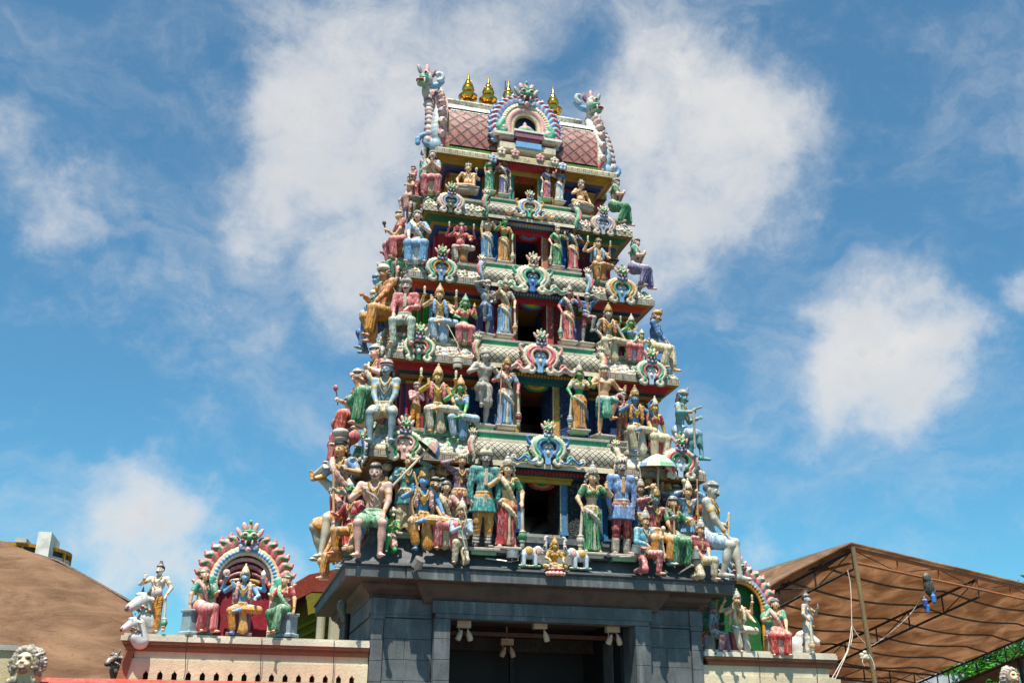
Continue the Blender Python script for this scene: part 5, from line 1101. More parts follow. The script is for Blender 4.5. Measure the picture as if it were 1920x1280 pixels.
# --- left shrine group on the wall
zt = 3.97
c = P(449, 1190, Y=.72)
ar = arch('shrine_arch', (c[0], .80, zt), 0, .56, .93, ('pink', 'green', 'cream', 'lblue', 'ivory'), 9, .22, 'gface', None, '9a2a3a', .12, 'lblue', 'lpink', ms=.27, a0=-12)
tag(ar, 'arched shrine frame with pink flames and green lion mask on the left wall', 'shrine arch')
L = []
for k_ in range(4): L += tube([A(.44*cos(a)*(1-.16*k_), .04, .95+.40*sin(a)*(1-.05*k_)-.10*k_*sin(a)) for a in [pi*j/14 for j in range(15)]], .035, ('lpink', 'pink', 'dred', 'mustard')[k_], .01)
sculpt('curtain', L, parent=ar)
fig('blue four-armed deity in yellow dhoti seated under the arch on the left wall', 447, 1052, 1192, .52, 'lalita', 0, '7fb4dc', 'shawl', 'lpink', botc='lorange', bot2='e8b878', L='bless', R_='give', rear='up', held=[('disc', (-1, 1), 'white'), ('shell', (1, 1), 'white')], hat='crown', hatc='cream', seat=('throne', 'mauve'), jewel=2, tilt=4, rx=.02, vox=.012)
fig('woman in red and green sari seated left of the arched shrine', 372, 1063, 1192, .50, 'side', 38, 'skin', 'sari', 'mint', 'sari', 'pink', 'lpink', hat='band', hatc='cream', fem=1, L='seat', R_='hold', held=[('flower', (1, 0), 'pink')], seat=('block', 'bgray'), thing='woman_statue', tilt=4, rx=.02, vox=.012)
fig('woman in bright green sari seated right of the arched shrine', 524, 1074, 1194, .50, 'side', -38, 'skin', 'sari', 'red', 'sari', 'green', 'lgreen', hat='band', hatc='cream', fem=1, L='hold', R_='seat', held=[('flower', (-1, 0), 'pink')], seat=('block', 'bgray'), thing='woman_statue', tilt=4, rx=.02, vox=.012)
fig('pot-bellied white-skinned attendant with black topknot and club by the white bull', 284, 1046, 1186, .55, 'stand', -18, 'e4d2c4', 'bare', bot='dhoti', botc='lorange', bot2='lorange', hat='knot', mous=1, belly=1, L='bless', R_='mace', held=[('mace', (1, 0), 'mint')], thing='attendant_statue', tilt=2, rx=0, turn=-20, jewel=1, vox=.012)
def bull(px, py, Y, yaw, s, label, cc='d8d6d2', body=True):
    loc = P(px, py, Y=Y); o = empty('bull_statue', loc, radians(yaw)); tag(o, label, 'statue')
    L = [ell((0, -.02, .42), (.125, .14, .14), cc, .04), cone((0, -.10, .38), (0, -.26, .27), .115, .088, cc, .05), ell((0, -.30, .235), (.088, .06, .07), 'lpink' if cc[0] == 'd' else cc, .03), cone((0, .10, .40), (0, .18, .0), .13, .20, cc, .06), ell((0, .08, .08), (.16, .17, .16), cc, .06), ell((0, -.10, .50), (.08, .10, .05), 'pblue' if cc[0] == 'd' else cc, .03)]
    for x in (-1, 1): L += [ell((x*.20, .02, .42), (.09, .03, .045), cc, .02, rot(0, x*.3, 0)), ell((x*.055, -.345, .26), .018, 'black', .0)]
    L.append(ell((0, -.345, .225), (.07, .025, .035), 'black', .005))
    if body: L += [ell((0, .40, .18), (.22, .38, .22), cc, .08)]
    pt = [ell((x*.10, -.13, .45), (.05, .035, .026), 'white') for x in (-1, 1)]+[ell((x*.10, -.13, .45), (.06, .016, .02), 'black') for x in (-1, 1)]
    sculpt('body', L, .013, pt, s, parent=o)
    for x in (-1, 1): sculpt('horn', tube(spline([A(x*.08, .0, .52), A(x*.13, .01, .60), A(x*.11, .0, .68)], 6), [.035, .033, .03, .025, .02, .014, .008], 'dgray'), .010, (), s, parent=o)
    gr = []
    for j in range(14): a = 2*pi*j/14; gr.append(ell((.16*cos(a), .02+.13*sin(a), .22+.05*cos(a*.5)*0-.08*sin(a)), .036, ('red', 'green', 'gold')[j % 3], .02))
    sculpt('garland', gr, .012, (), s, parent=o)
    return o
bull(266, 1168, .55, -55, .90, 'white bull with dark horns and garland beside the white-skinned attendant', body=False)
bull(250, 1200, .25, -62, .66, 'smaller white bull head below the first at the left end of the wall', body=False)
# --- right shrine group
c = P(1392, 1222, Y=.80)
ar = arch('shrine_arch', (c[0], .85, 3.98), 0, .58, .85, ('pink', 'mint', 'lblue', 'mustard', 'lorange'), 9, .22, 'green', None, '1d6a34', .12, 'violet', 'lpink', ms=.25, a0=-10)
tag(ar, 'arched shrine frame with green back half hidden by the tower on the right wall', 'shrine arch')
fig('pale four-armed deity in cream dhoti seated before the green arch', 1390, 1100, 1226, .52, 'lalita', 6, 'skin', 'shawl', 'ivory', botc='ivory', bot2='ivory', L='bless', R_='give', rear='up', held=[('emblem', (-1, 1), 'stone'), ('emblem', (1, 1), 'stone')], hat='crown', hatc='stone', seat=('throne', 'pink'), jewel=2, tilt=4, rx=.02)
fig('woman in purple skirt with teal sleeve in the shade of the tower eave', 1344, 1134, 1228, .50, 'side', 50, 'mauve', 'sari', 'teal', 'sari', 'mauve', 'violet', hat='band', hatc='dred', hair='dred', fem=1, L='seat', R_='hold', seat=('block', 'dgray'), thing='woman_statue', tilt=4, rx=.02)
fig('woman in coral sari seated right of the green arch', 1463, 1120, 1232, .46, 'sit', -18, 'skin', 'sari', 'mint', 'sari', 'd8605a', 'lpink', hat='band', hatc='stone', fem=1, L='hold', R_='knee', seat=('block', 'gray'), thing='woman_statue', tilt=6, rx=.02)
fig('grey pot-bellied attendant with black bun and raised palm on the right wall', 1519, 1104, 1228, .55, 'stand', 42, 'b0aaa8', 'bare', bot='dhoti', botc='white', bot2='lblue', hat='knot', belly=1, L='mace', R_='bless', held=[('mace', (-1, 0), 'tan')], thing='attendant_statue', tilt=2, rx=0, mous=1)
bull(1512, 1224, .85, 60, .80, 'white bull looking out from behind the grey attendant')
# --- little things on the base
def elephant(px, yb, yt, Y, mir, label):
    b = P(px, yb, Y=Y); S = (P(px, yt, Y=Y)[2]-b[2])/1.0; o = empty('elephant_statue', b, 0); tag(o, label, 'statue')
    m = lambda x, y, z: A(x*mir, y, z); cc = 'c8d4dc'
    L = [ell(m(0, 0, .42), (.30, .17, .20), cc, .05), ell(m(-.30, -.02, .52), (.15, .14, .16), cc, .05)]
    for x in (-.20, .20):
        for y in (-.09, .09): L += [cone(m(x, y, .35), m(x, y, .03), .075, .062, cc, .03)]
    L += tube(spline([m(-.40, -.04, .50), m(-.52, -.06, .56), m(-.56, -.06, .78), m(-.54, -.06, .95), m(-.62, -.07, 1.0)], 10), [.075, .07, .065, .06, .055, .05, .048, .045, .042, .04, .038], cc, .02)
    L += [ell(m(-.27, -.15, .50), (.10, .035, .13), 'lpink', .01), cone(m(-.38, -.10, .46), m(-.47, -.14, .40), .02, .008, 'white', .0), cone(m(.28, 0, .48), m(.36, 0, .25), .02, .012, cc, .01)]
    sculpt('body', L, .0095, [ell(m(-.38, -.12, .56), (.022, .03, .018), 'black')], S, parent=o)
    sculpt('saddle_cloth', [ell(m(.02, -.02, .46), (.18, .18, .19), 'gold', .02), tor(m(-.20, 0, .46), .17, .02, 'mustard', 0, 0)], .0095, (), S, parent=o)
    sculpt('leafy_base', [ell((x*.11, -.04*(abs(x) % 2), .0), (.07, .10, .045), 'lgreen' if x % 2 else 'ivory', .01) for x in range(-3, 4)], .0095, (), S, parent=o)
elephant(992, 1061, 1004, -.02, -1, 'small white elephant left of the golden lotus goddess raising its trunk'); elephant(1088, 1066, 1010, -.02, 1, 'small white elephant right of the golden lotus goddess raising its trunk')
g_ = fig('golden four-armed goddess on a pink lotus above the entrance', 1040, 1003, 1068, -.08, 'cross', 0, 'c89a3c', 'blouse', 'gold', 'dhoti', 'b8862e', 'gold', hat='crown', hatc='gold', hair='e0a030', fem=1, L='give', R_='give', rear='up', held=[('flower', (-1, 1), 'lpink'), ('flower', (1, 1), 'lpink')], thing='goddess_statue', vox=.009, hs=1.1)
S_ = .62; L = [ell((.16*cos(a), -.06+.13*sin(a), .0), (.055, .055, .045), 'red' if j % 2 else 'dred', .01) for j, a in enumerate([2*pi*j/14 for j in range(14)])]+[ell((.19*cos(a), -.07+.16*sin(a), -.09), (.06, .06, .05), 'lpink', .008) for a in [2*pi*j/12 for j in range(12)]]+[ell((0, -.06, -.03), (.17, .15, .09), 'pink', .02)]
sculpt('lotus_seat', L, .0095, (), S_*1.25, parent=g_)
# parasols
def parasol(a, b, r_, cols, label, tip):
    a, b = A(*a), A(*b); o = empty('parasol', a); tag(o, label, 'parasol')
    d = (b-a)/np.linalg.norm(b-a); zq = Vector(d).to_track_quat('Z', 'Y').to_matrix(); n = 16
    mb = MB(); mb.tube([(0, 0, 0), tuple((b-a))], .022, 'ivory'); mb.build('pole', 'paint', o)
    mb = MB(); c0 = b-a
    prf = [(tip, .02), (tip-.03, .10*r_/.3), (tip-.09, .62*r_), (tip-.17, .9*r_), (tip-.24, r_), (tip-.245, r_-.02), (tip-.16, .86*r_), (tip-.07, .5*r_), (tip-.03, .03)]
    rings = []
    for z, q in prf: rings.append([tuple(c0+np.array(zq @ Vector((q*cos(2*pi*j/n)*(1-.06*(j % 2)*(q > r_*.8)), q*sin(2*pi*j/n)*(1-.06*(j % 2)*(q > r_*.8)), z)))) for j in range(n)])
    for i in range(len(rings)-1):
        for j in range(n): mb.quad([rings[i][j], rings[i+1][j], rings[i+1][(j+1) % n], rings[i][(j+1) % n]], cols[(j//2) % len(cols)] if i < 4 else 'dgreen')
    mb.build('canopy', 'paint', o, True)
parasol(P(726, 921, Y=.05), P(812, 832, Y=-.12), .26, ('lpink', 'lblue', 'red', 'green'), 'red and green parasol tilted over the blue bowman', .10)
parasol(P(1234, 940, Y=.32), P(1233, 872, Y=.18), .36, ('lblue', 'ivory', 'lgreen', 'pblue'), 'pale blue scalloped parasol over the teal-faced deity', .22)
# basket lamp on a cord, spotlights
def drumlight(px, py, Y, r_, h_, label, arm, tiltv=0., cc='8a817a'):
    c = P(px, py, Y=Y); o = empty('spotlight', c); tag(o, label, 'spotlight'); mb = MB(); mb.turn([(0, .0), (.0, r_), (h_*.85, r_), (h_*.88, r_*1.06), (h_, r_*1.06), (h_+.005, .0)], 'gray', 20); q = mb.build('drum', 'metal', o, True); q.rotation_euler = (tiltv, tiltv*.8, 0)
    mb = MB(); mb.tube([(0, 0, 0), (0, .02, -.06), tuple(A(*arm))], .016, 'dgray'); mb.tube([(r_+.01, 0, h_*.5), (r_+.015, .0, -.03), (0, .01, -.05)], .010, 'dgray'); mb.build('bracket', 'metal', o)
drumlight(960, 1046, -.12, .10, .16, 'grey drum spotlight under the red sari woman', (-.45, .15, .0))
drumlight(779, 1062, -.22, .09, .17, 'pinkish tilted spotlight below the blue bowman', (-.08, .30, -.05), .6)
drumlight(1191, 1036, -.30, .085, .14, 'spotlight clipped beside the crouching club bearer', (-.25, .15, -.06), .25)
drumlight(1306, 1048, -.16, .085, .17, 'spotlight in front of the crimson-shirted servant', (-.30, .2, -.25))
c = P(858, 690, Y=.45); o = empty('woven_basket', c); tag(o, 'woven bucket hanging by cords under the second cornice', 'basket'); mb = MB(); mb.turn([(-.01, .05), (.0, .09), (.10, .098), (.22, .085), (.225, .05)], 'ivory', 18); mb.build('basket', 'lattice', o, True)
for sx in (-1, 1): mb = MB(); mb.tube([(sx*.08, 0, .2), (0, .0, .48), (-.2, .15, .95)], .008, 'cream'); mb.build('cord', 'paint', o)
# twin lamp fixtures in the entrance
for n_, (px, py, Y, cc) in enumerate(((869, 1170, .62, 'left'), (1012, 1172, .62, 'middle'), (1148, 1179, .62, 'right'), (950, 1203, 2.2, 'inner'))):
    c = P(px, py, Y=Y); o = empty('twin_spotlight', c); tag(o, 'cream twin lamp fixture under the lintel, '+{'left': 'nearest the left door pier', 'middle': 'in the middle of the opening', 'right': 'nearest the right door pier', 'inner': 'deeper inside the passage'}[cc], 'spotlight', 'lamp fixtures under the entrance ceiling')
    mb = MB(); mb.box((-.125, -.07, -.06), (.125, .07, .06), 'tan'); mb.tube([(0, 0, .06), (0, 0, max(.10, 4.5-c[2]))], .012, 'tan'); mb.build('mount', 'lampcream', o)
    for sx in ((-1, 1) if cc != 'middle' else (1,)):
        mb = MB(); mb.tube([(sx*.08, 0, -.05), (sx*.08, -.01, -.12), (sx*.10, -.03, -.15)], .012, 'tan'); b_ = mb.build('arm', 'lampcream', o)
        mb = MB(); mb.turn([(0, 0), (.0, .045), (.02, .055), (.11, .05), (.16, .028), (.19, .02), (.19, 0)], 'tan', 16); b_ = mb.build('lamp_head', 'lampcream', o, True); b_.location = (sx*.12, -.07, -.28); b_.rotation_euler = (.25, -.35*sx, 0)
# --- tarpaulins
def sheet(name, pts, nu, nv, mat, label, amp=.05, parent=None, thick=.03, wr=3, bow=0.):
    """curved cloth spanned by four corners (a,b,c,d) with soft folds"""
    a, b, c, d = [np.array(p, float) for p in pts]; V = []; F = []; nrm = np.cross(b-a, d-a); nrm /= np.linalg.norm(nrm)
    for s_ in (0, 1):
        for j in range(nv+1):
            for i in range(nu+1):
                u, v = i/nu, j/nv; p = (a*(1-u)+b*u)*(1-v)+(d*(1-u)+c*u)*v+A(0, 0, bow*4*u*(1-u)*(1-v)**2)
                h = amp*(math.sin(wr*pi*(u*1.3+v*.7)+2*v)*.5+math.sin(wr*2.3*pi*(u*.5-v*1.1))*.35+.6*math.sin(pi*v)*math.sin(pi*u))
                V.append(tuple(p+nrm*(h*min(1, 6*v+.1)+s_*thick)))
    m = (nu+1)*(nv+1)
    for j in range(nv):
        for i in range(nu):
            q = j*(nu+1)+i; f = (q, q+1, q+nu+2, q+nu+1); F.append(f); F.append(tuple(x+m for x in f[::-1]))
    for i in range(nu): F.append((i, i+m, i+1+m, i+1)); k0 = nv*(nu+1)+i; F.append((k0, k0+1, k0+1+m, k0+m))
    for j in range(nv): k0 = j*(nu+1); k1 = k0+nu+1; F.append((k0, k1, k1+m, k0+m)); k0 += nu; k1 += nu; F.append((k0, k0+m, k1+m, k1))
    me = bpy.data.meshes.new(name); me.from_pydata(V, [], F); me.validate(); me.polygons.foreach_set('use_smooth', [True]*len(me.polygons)); me.materials.append(MAT[mat]); o = bpy.data.objects.new(name, me); COL.objects.link(o)
    if parent: o.parent = parent
    if label: tag(o, label, 'canopy')
    return o
for tn_, c1_, c2_, c3_, tf_ in (('tarp', (.19, .10, .055), (.34, .20, .115), (.10, .052, .028), .35), ('tarp_thin', (.34, .205, .12), (.62, .43, .29), (.17, .09, .05), .66)):
  m = NT(tn_); g2 = m.n('NewGeometry'); pos = g2.outputs['Position']; mp_ = m.n('Mapping', {0: pos}); mp_.inputs['Rotation'].default_value = (.5, .9, .2); mp_.inputs['Scale'].default_value = (.8, .8, 2.4)
  n1 = m.noise(.9, mp_.outputs[0], 7, .65, .8); n2 = m.noise(30, pos, 4, .7); n3 = m.noise(4.5, mp_.outputs[0], 6, .7, 1.2)
  c = m.mix(m.ramp(n1, .35, .68), c1_, c2_); c = m.mix(m.math('MULTIPLY', m.ramp(n3, .54, .72), .5), c, c3_); c = m.mix(m.math('MULTIPLY', m.ramp(n2, .4, .7), .10), c, (.5, .32, .2))
  m.bump(m.math('ADD', n3, m.math('MULTIPLY', n2, .3)), .5, .05); m.fin(c, .8, .2)
  tr = m.n('BsdfTranslucent'); m.set(tr.inputs[0], c); mxs = m.n('MixShader'); mxs.inputs[0].default_value = tf_; m.t.links.new(m.b.outputs[0], mxs.inputs[1]); m.t.links.new(tr.outputs[0], mxs.inputs[2]); m.t.links.new(mxs.outputs[0], m.out.inputs[0])
a = P(-160, 960, Y=5.6); b = P(232, 1127, Y=4.2); c_ = P(262, 1340, Y=2.2); d = P(-160, 1340, Y=1.6)
a = P(-160, 978, Y=6); b = P(243, 1130, Y=5)
lt = empty('tarpaulin_canopy', (a+b)/2); tag(lt, 'large brown tarpaulin roof stained with folds left of the cream wall', 'canopy')
mid = P(110, 1056, Y=5.6); c_ = P(300, 1420, Y=2.0); d = P(-200, 1420, Y=1.6)
o = sheet('cloth', (a, b, c_, d), 60, 50, 'tarp', None, .12, lt, wr=4, bow=.28); o.matrix_parent_inverse = Matrix.Translation(tuple(-(a+b)/2))
mb = MB(); mb.tube([tuple(a+A(0, 0, .03)), tuple(mid+A(0, 0, .04)), tuple(b+A(0, 0, .03))], .035, '5a3c34'); o = mb.build('ridge_pole', 'trim', lt); o.matrix_parent_inverse = Matrix.Translation(tuple(-(a+b)/2))
# right canopy
C_ = A(8.2, 3.0, 6.545); Rd = A(.896, .443, .0); Td = A(-.415, .84, -.30); Td /= np.linalg.norm(Td); Ld = A(-.04, 1., -.0)
def onplane(px, py):
    n_ = np.cross(Rd, Td); d_ = ray(px, py); t_ = ((C_-CAM)@n_)/(d_@n_); p = CAM+d_*t_-C_
    k_ = np.linalg.lstsq(np.stack([Rd, Td], 1), p, rcond=None)[0]; return k_
r1 = onplane(1825, 1090)[0]; r2 = max(onplane(1900, 1205)[0], r1+2.5); tmax = 13.
rc = empty('framed_canopy', C_); tag(rc, 'brown tarpaulin canopy on dark steel trusses right of the temple', 'canopy')
RI = Matrix.Translation(tuple(-C_))
def rp(mb, n, m_, sm=False): o = mb.build(n, m_, rc, sm); o.matrix_parent_inverse = RI; return o
FR = '3a2a22'
def pr(r_, t_, dz=0.): return C_+Rd*r_+Td*t_+A(0, 0, dz)
rr_ = [0, r1*.5, r1, (r1+r2)/2, r2]
o = sheet('cloth', (pr(-.1, -.1, .14), pr(r2+.3, -.1, .14), pr(r2+.3, tmax, .14), pr(-.1, tmax, .14)), 48, 40, 'tarp_thin', None, .05, rc, wr=5); o.matrix_parent_inverse = RI
o = sheet('cloth', (pr(-.1, -.1, .14), C_+Ld*7.5+A(0, 0, .12), C_+Ld*9+Td*8+A(-1.5, 0, .10), pr(-.1, tmax, .14)), 40, 40, 'tarp_thin', None, .05, rc, wr=5); o.matrix_parent_inverse = RI
for k_ in range(15):                      # purlins, sagging between the trusses
    t_ = tmax*k_/14; mb = MB(); pts = []
    for j in range(25):
        r_ = r2*j/24; s_ = (r_ % r1)/r1; pts.append(tuple(pr(r_, t_, .08-.16*math.sin(pi*s_)*(k_ > 0))))
    mb.tube(pts, .028 if k_ else .04, FR if k_ else 'a8623c', 6); rp(mb, 'purlin', 'trim')
    if k_:
        mb = MB(); e_ = pr(0, t_, .05); mb.tube([tuple(e_), tuple(e_+Ld*(7.2-.2*k_)+A(0, 0, -.02))], .026, FR, 6); rp(mb, 'purlin', 'trim')
def truss(p0, dr, L_, dep, n_, c='2c201a', cc=None, nm='truss'):
    mb = MB(); dr = dr/np.linalg.norm(dr)
    mb.tube([tuple(p0), tuple(p0+dr*L_)], .035, cc or c, 6); mb.tube([tuple(p0-A(0, 0, dep)), tuple(p0+dr*L_-A(0, 0, dep))], .032, cc or c, 6)
    for i in range(n_+1):
        q = p0+dr*L_*i/n_; mb.tube([tuple(q), tuple(q-A(0, 0, dep))], .022, cc or c, 6)
        if i < n_: mb.tube([tuple(q-(A(0, 0, dep) if i % 2 else 0)), tuple(p0+dr*L_*(i+1)/n_-(0 if i % 2 else A(0, 0, dep)))], .014, c, 6)
    rp(mb, nm, 'trim')
truss(pr(0, 0, .02), Td, tmax, .40, 12); truss(pr(r1, 0, .02), Td, tmax, .45, 12); truss(pr(r2, 0, .02), Td, tmax, .55, 12)
truss(pr(0, 0, .06), Rd, r2+2, .30, 8, '7a4a34', 'b0714c', 'edge_truss'); truss(pr(0, tmax*.45, .0), Rd, r2, .4, 9); truss(C_+A(0, 0, .06), Ld, 7.5, .30, 6, '9a5a3c', 'b0714c', 'edge_truss')
mb = MB(); mb.bar(C_+A(-.02, 0, .18), C_+Ld*7.5+A(-.02, 0, .16), .05, .07, 'cfc8c0'); mb.bar(C_+A(0, -.03, .19), pr(r2+2, -.05, .19), .05, .05, 'cfc8c0'); rp(mb, 'edge_flashing', 'trim')
# scalloped valance at the back
mb = MB(); p0 = pr(r2, 0, -.5); 
for k_ in range(26):
    q0, q1 = pr(r2, tmax*k_/26, -.45), pr(r2, tmax*(k_+1)/26, -.45); m_ = (q0+q1)/2
    for of in (0, .015): mb.quad([tuple(q0+Rd*of), tuple(q1+Rd*of), tuple(q1+A(0, 0, -.28)+Rd*of), tuple(m_+A(0, 0, -.48)+Rd*of), tuple(q0+A(0, 0, -.28)+Rd*of)][::1 if of else -1], 'brown')
o = mb.build('valance', 'tarp', rc); o.matrix_parent_inverse = RI
mb = MB(); q = pr(r2, 2.8, -.5); mb.tube([tuple(q), (q[0], q[1], 0)], .07, '241c18'); rp(mb, 'post', 'trim')
mb = MB(); pb = P(1638, 1285, Y=3.0); dv = (A(*pb)-C_); dv /= -dv[2]; mb.tube([tuple(C_+A(0, -.06, .1)), tuple(C_+A(0, -.06, 0)+dv*C_[2])], .055, '8a7658', 10); rp(mb, 'corner_pole', 'trim', True)
# ropes, bottles and dark bag on the canopy
def rope(name, pts, r_, c, label, n=14):
    mb = MB(); mb.tube(spline(pts, n), r_, c, 6); tag(put(mb, name, 'paint'), label, 'rope')
rope('rope', [P(1589, 1068, Y=2.9), P(1595, 1100, Y=2.9), P(1597, 1170, Y=2.8), P(1597, 1200, Y=2.7), P(1583, 1235, Y=2.5), P(1560, 1285, Y=2.3)], .010, 'e4d4c4', 'pale rope hanging from the canopy corner beside its pole')
rope('rope', [P(1597, 1172, Y=2.8), P(1608, 1190, Y=2.8), P(1622, 1206, Y=2.8)], .012, 'd4c4b4', 'short rope tied from the hanging line to the pole')
rope('rope', [P(1597, 1172, Y=2.8), P(1590, 1215, Y=2.5), P(1572, 1250, Y=2.3), P(1548, 1290, Y=2.2)], .010, 'e4d4c4', 'thin rope strand slanting down past the end of the right wall')
L = [ell((rnd.uniform(-.12, .12), -.03, rnd.uniform(-.08, .08)), (.05, .03, .04), 'ivory', .01) for _ in range(7)]+tube(spline([A(-.05, -.03, 0), A(-.12, -.05, -.15), A(-.08, -.05, -.24)], 6), .014, 'ivory')+tube(spline([A(.08, -.03, 0), A(.14, -.05, -.12), A(.17, -.05, -.3)], 6), .014, 'ivory')
o = sculpt('rope_knot', L, .013); o.location = tuple(P(1622, 1227, Y=2.75)); tag(o, 'tangled white knot of rope tied round the canopy pole', 'rope')
rope('cable', [P(1735, 1106, Y=4.), P(1715, 1140, Y=4.2), P(1690, 1168, Y=4), P(1650, 1200, Y=3.4), P(1628, 1213, Y=2.9)], .010, '3a3028', 'dark cable looping from the canopy edge to the pole')
L = [ell((0, 0, 0), (.13, .10, .26), '1c201c', .04), ell((.08, -.02, -.22), (.08, .07, .22), '1c201c', .04), ell((-.05, -.03, .18), (.10, .08, .12), '262b26', .03)]
o = sculpt('coiled_bundle', L, .015); o.location = tuple(P(1741, 1097, Y=4.1)); tag(o, 'black bundle tied under the canopy edge', 'bundle')
for j, (px, py, lb) in enumerate(((1750, 1119, 'blue plastic bottle hanging nearest the black bundle'), (1734, 1127, 'darker blue bottle hanging lowest left of the three'), (1738, 1138, 'blue bottle hanging lowest of the three'))):
    mb = MB(); mb.turn([(-.12, .0), (-.12, .055), (.03, .06), (.07, .03), (.11, .02), (.12, .0)], '1f6fc0' if j != 1 else '1a3f9a', 14); o = put(mb, 'plastic_bottle', 'paint', None, True); c = P(px, py, Y=4.0); o.location = tuple(c); tag(o, lb, 'bottle', 'blue bottles under the canopy')
# --- far round building
bl = empty('apartment_block', P(15, 1060, Y=110)); tag(bl, 'far round cream building with ochre rims and window bands', 'building')
C0 = P(20, 1060, Y=112); e_ = P(118, 1060, Y=110); Rb = float(np.linalg.norm((e_-C0)[:2])); zt_ = P(30, 1018, Y=106)[2]
BI = Matrix.Translation(tuple(-P(15, 1060, Y=110)))
def bp(mb, n, m_='wallwash', sm=False): o = mb.build(n, m_, bl, sm); o.matrix_parent_inverse = BI; return o
mb = MB(); prf = []; z = zt_-3.0
mb.turn([(0, Rb-.5), (zt_-.2, Rb-.5)], 'c8c0ac', 64, (C0[0], C0[1], 0)); bp(mb, 'core_wall', 'wallwash', True)
for k_ in range(7):
    z = zt_-1.9*k_; mb = MB(); mb.turn([(z-1.25-.95, Rb-.0), (z-.82, Rb-.0)], 'd8d0bc', 64, (C0[0], C0[1], 0)); bp(mb, 'floor_band', 'wallwash', True)
    mb = MB(); mb.turn([(z-.80, Rb-.25), (z-.30, Rb-.25)], '2a3c44', 64, (C0[0], C0[1], 0)); bp(mb, 'window_band', 'trim', True)
mb = MB(); mb.turn([(zt_-.25, Rb-.4), (zt_-.25, Rb+.15), (zt_+.10, Rb+.15), (zt_+.10, Rb-.4)], 'cf9a55', 64, (C0[0], C0[1], 0)); bp(mb, 'roof_rim')
for k_ in range(14):
    a = 2*pi*k_/14+.1; mb = MB(); x, y = C0[0]+Rb*cos(a), C0[1]+Rb*sin(a); mb.box((x-.14, y-.14, 4), (x+.14, y+.14, zt_+.05), 'cf9a55'); bp(mb, 'rib')
p0, p1 = P(60, 1062, Y=107), P(103, 1012, Y=107); mb = MB(); mb.box((p0[0]+.3, 105.5, zt_-3), (p1[0]-.2, 112, p1[2]+.6), 'e8e4d8'); bp(mb, 'stair_tower')
p0, p1 = P(27, 1020, Y=105), P(50, 1010, Y=105); mb = MB(); mb.box((p0[0], 105, zt_), (p1[0], 108, p1[2]+.1), 'd8d0bc'); bp(mb, 'roof_room')
# --- olive gabled hall behind the tower
hb = P(640, 1190, Y=7.5); hl = empty('gabled_hall', (hb[0], 7.5, 0)); tag(hl, 'olive green hall with brick-red barge boards behind the left of the tower', 'building'); HI = Matrix.Translation((-hb[0], -7.5, 0))
def hp2(mb, n, m_='wallwash'): o = mb.build(n, m_, hl); o.matrix_parent_inverse = HI; return o
A1, A2, A3, A4 = P(543, 1140, Y=8.4), P(545, 1108, Y=8.4), P(580, 1076, Y=7.0), P(586, 1100, Y=7.0)
mb = MB(); prism(mb, [(A2[0]-.0, A2[2]), (A3[0], A3[2]), (A3[0]+.5, A3[2]+.12), (A3[0]+1.6, A3[2]+.55), (A3[0]+1.6, A3[2]-.0), (A4[0]+.7, A4[2]+.15), (A4[0]+.6, A4[2]-.1), (A4[0], A4[2]-.1), (A2[0], A2[2]-.42)], 7.0, 7.25, '8f4234'); hp2(mb, 'barge_board')
mb = MB(); prism(mb, [(A2[0]-.8, A2[2]-1.0), (A3[0]-.02, A3[2]-.25), (A3[0]-.02, A3[2]-.6), (A2[0]-.8, A2[2]-1.5)], 7.26, 7.5, '5a2a22'); hp2(mb, 'soffit')
mb = MB(); prism(mb, [(A2[0]-.9, 0), (A2[0]-.9, A2[2]-.9), (A3[0]+.1, A3[2]-.3), (A3[0]+3, A3[2]+.3), (A3[0]+3, 0)], 7.6, 7.9, '8a8432'); hp2(mb, 'gable_wall')
for k_ in range(3):
    mb = MB(); prism(mb, [(A2[0]-.8, A2[2]-1.45-.16*k_), (A3[0]+.6, A3[2]-.75-.25*k_), (A3[0]+.6, A3[2]-.83-.25*k_), (A2[0]-.8, A2[2]-1.53-.16*k_)], 7.54-.0*k_, 7.6, '9c963e'); hp2(mb, 'raking_strip')
for px in (602, 638):
    c = P(px, 1185, Y=6.9); mb = MB(); mb.tube([(c[0], 6.9, 0), (c[0]-.02, 6.9, 5.5)], .10 if px == 602 else .26, 'cfc9ae', 12); hp2(mb, 'column')
# drain hopper of the tower
L = [ell((0, 0, .12), (.09, .08, .12), '6a7068', .03), cone((0, 0, .1), (.05, 0, -.12), .07, .05, '6a7068', .03), cone((-.02, 0, -.05), (-.10, -.03, -.20), .02, .01, '4a504a', .01)]
o = sculpt('rain_spout', L, .012, parent=tower); o.matrix_parent_inverse = TINV; o.location = tuple(P(640, 1148, X=-3.5)); mb = MB(); c = P(652, 1160, X=-3.35); mb.tube([(c[0], c[1], c[2]+.1), (c[0], c[1], 0)], .05, '20262a'); tbuild(mb, 'drain_pipe', 'dark')
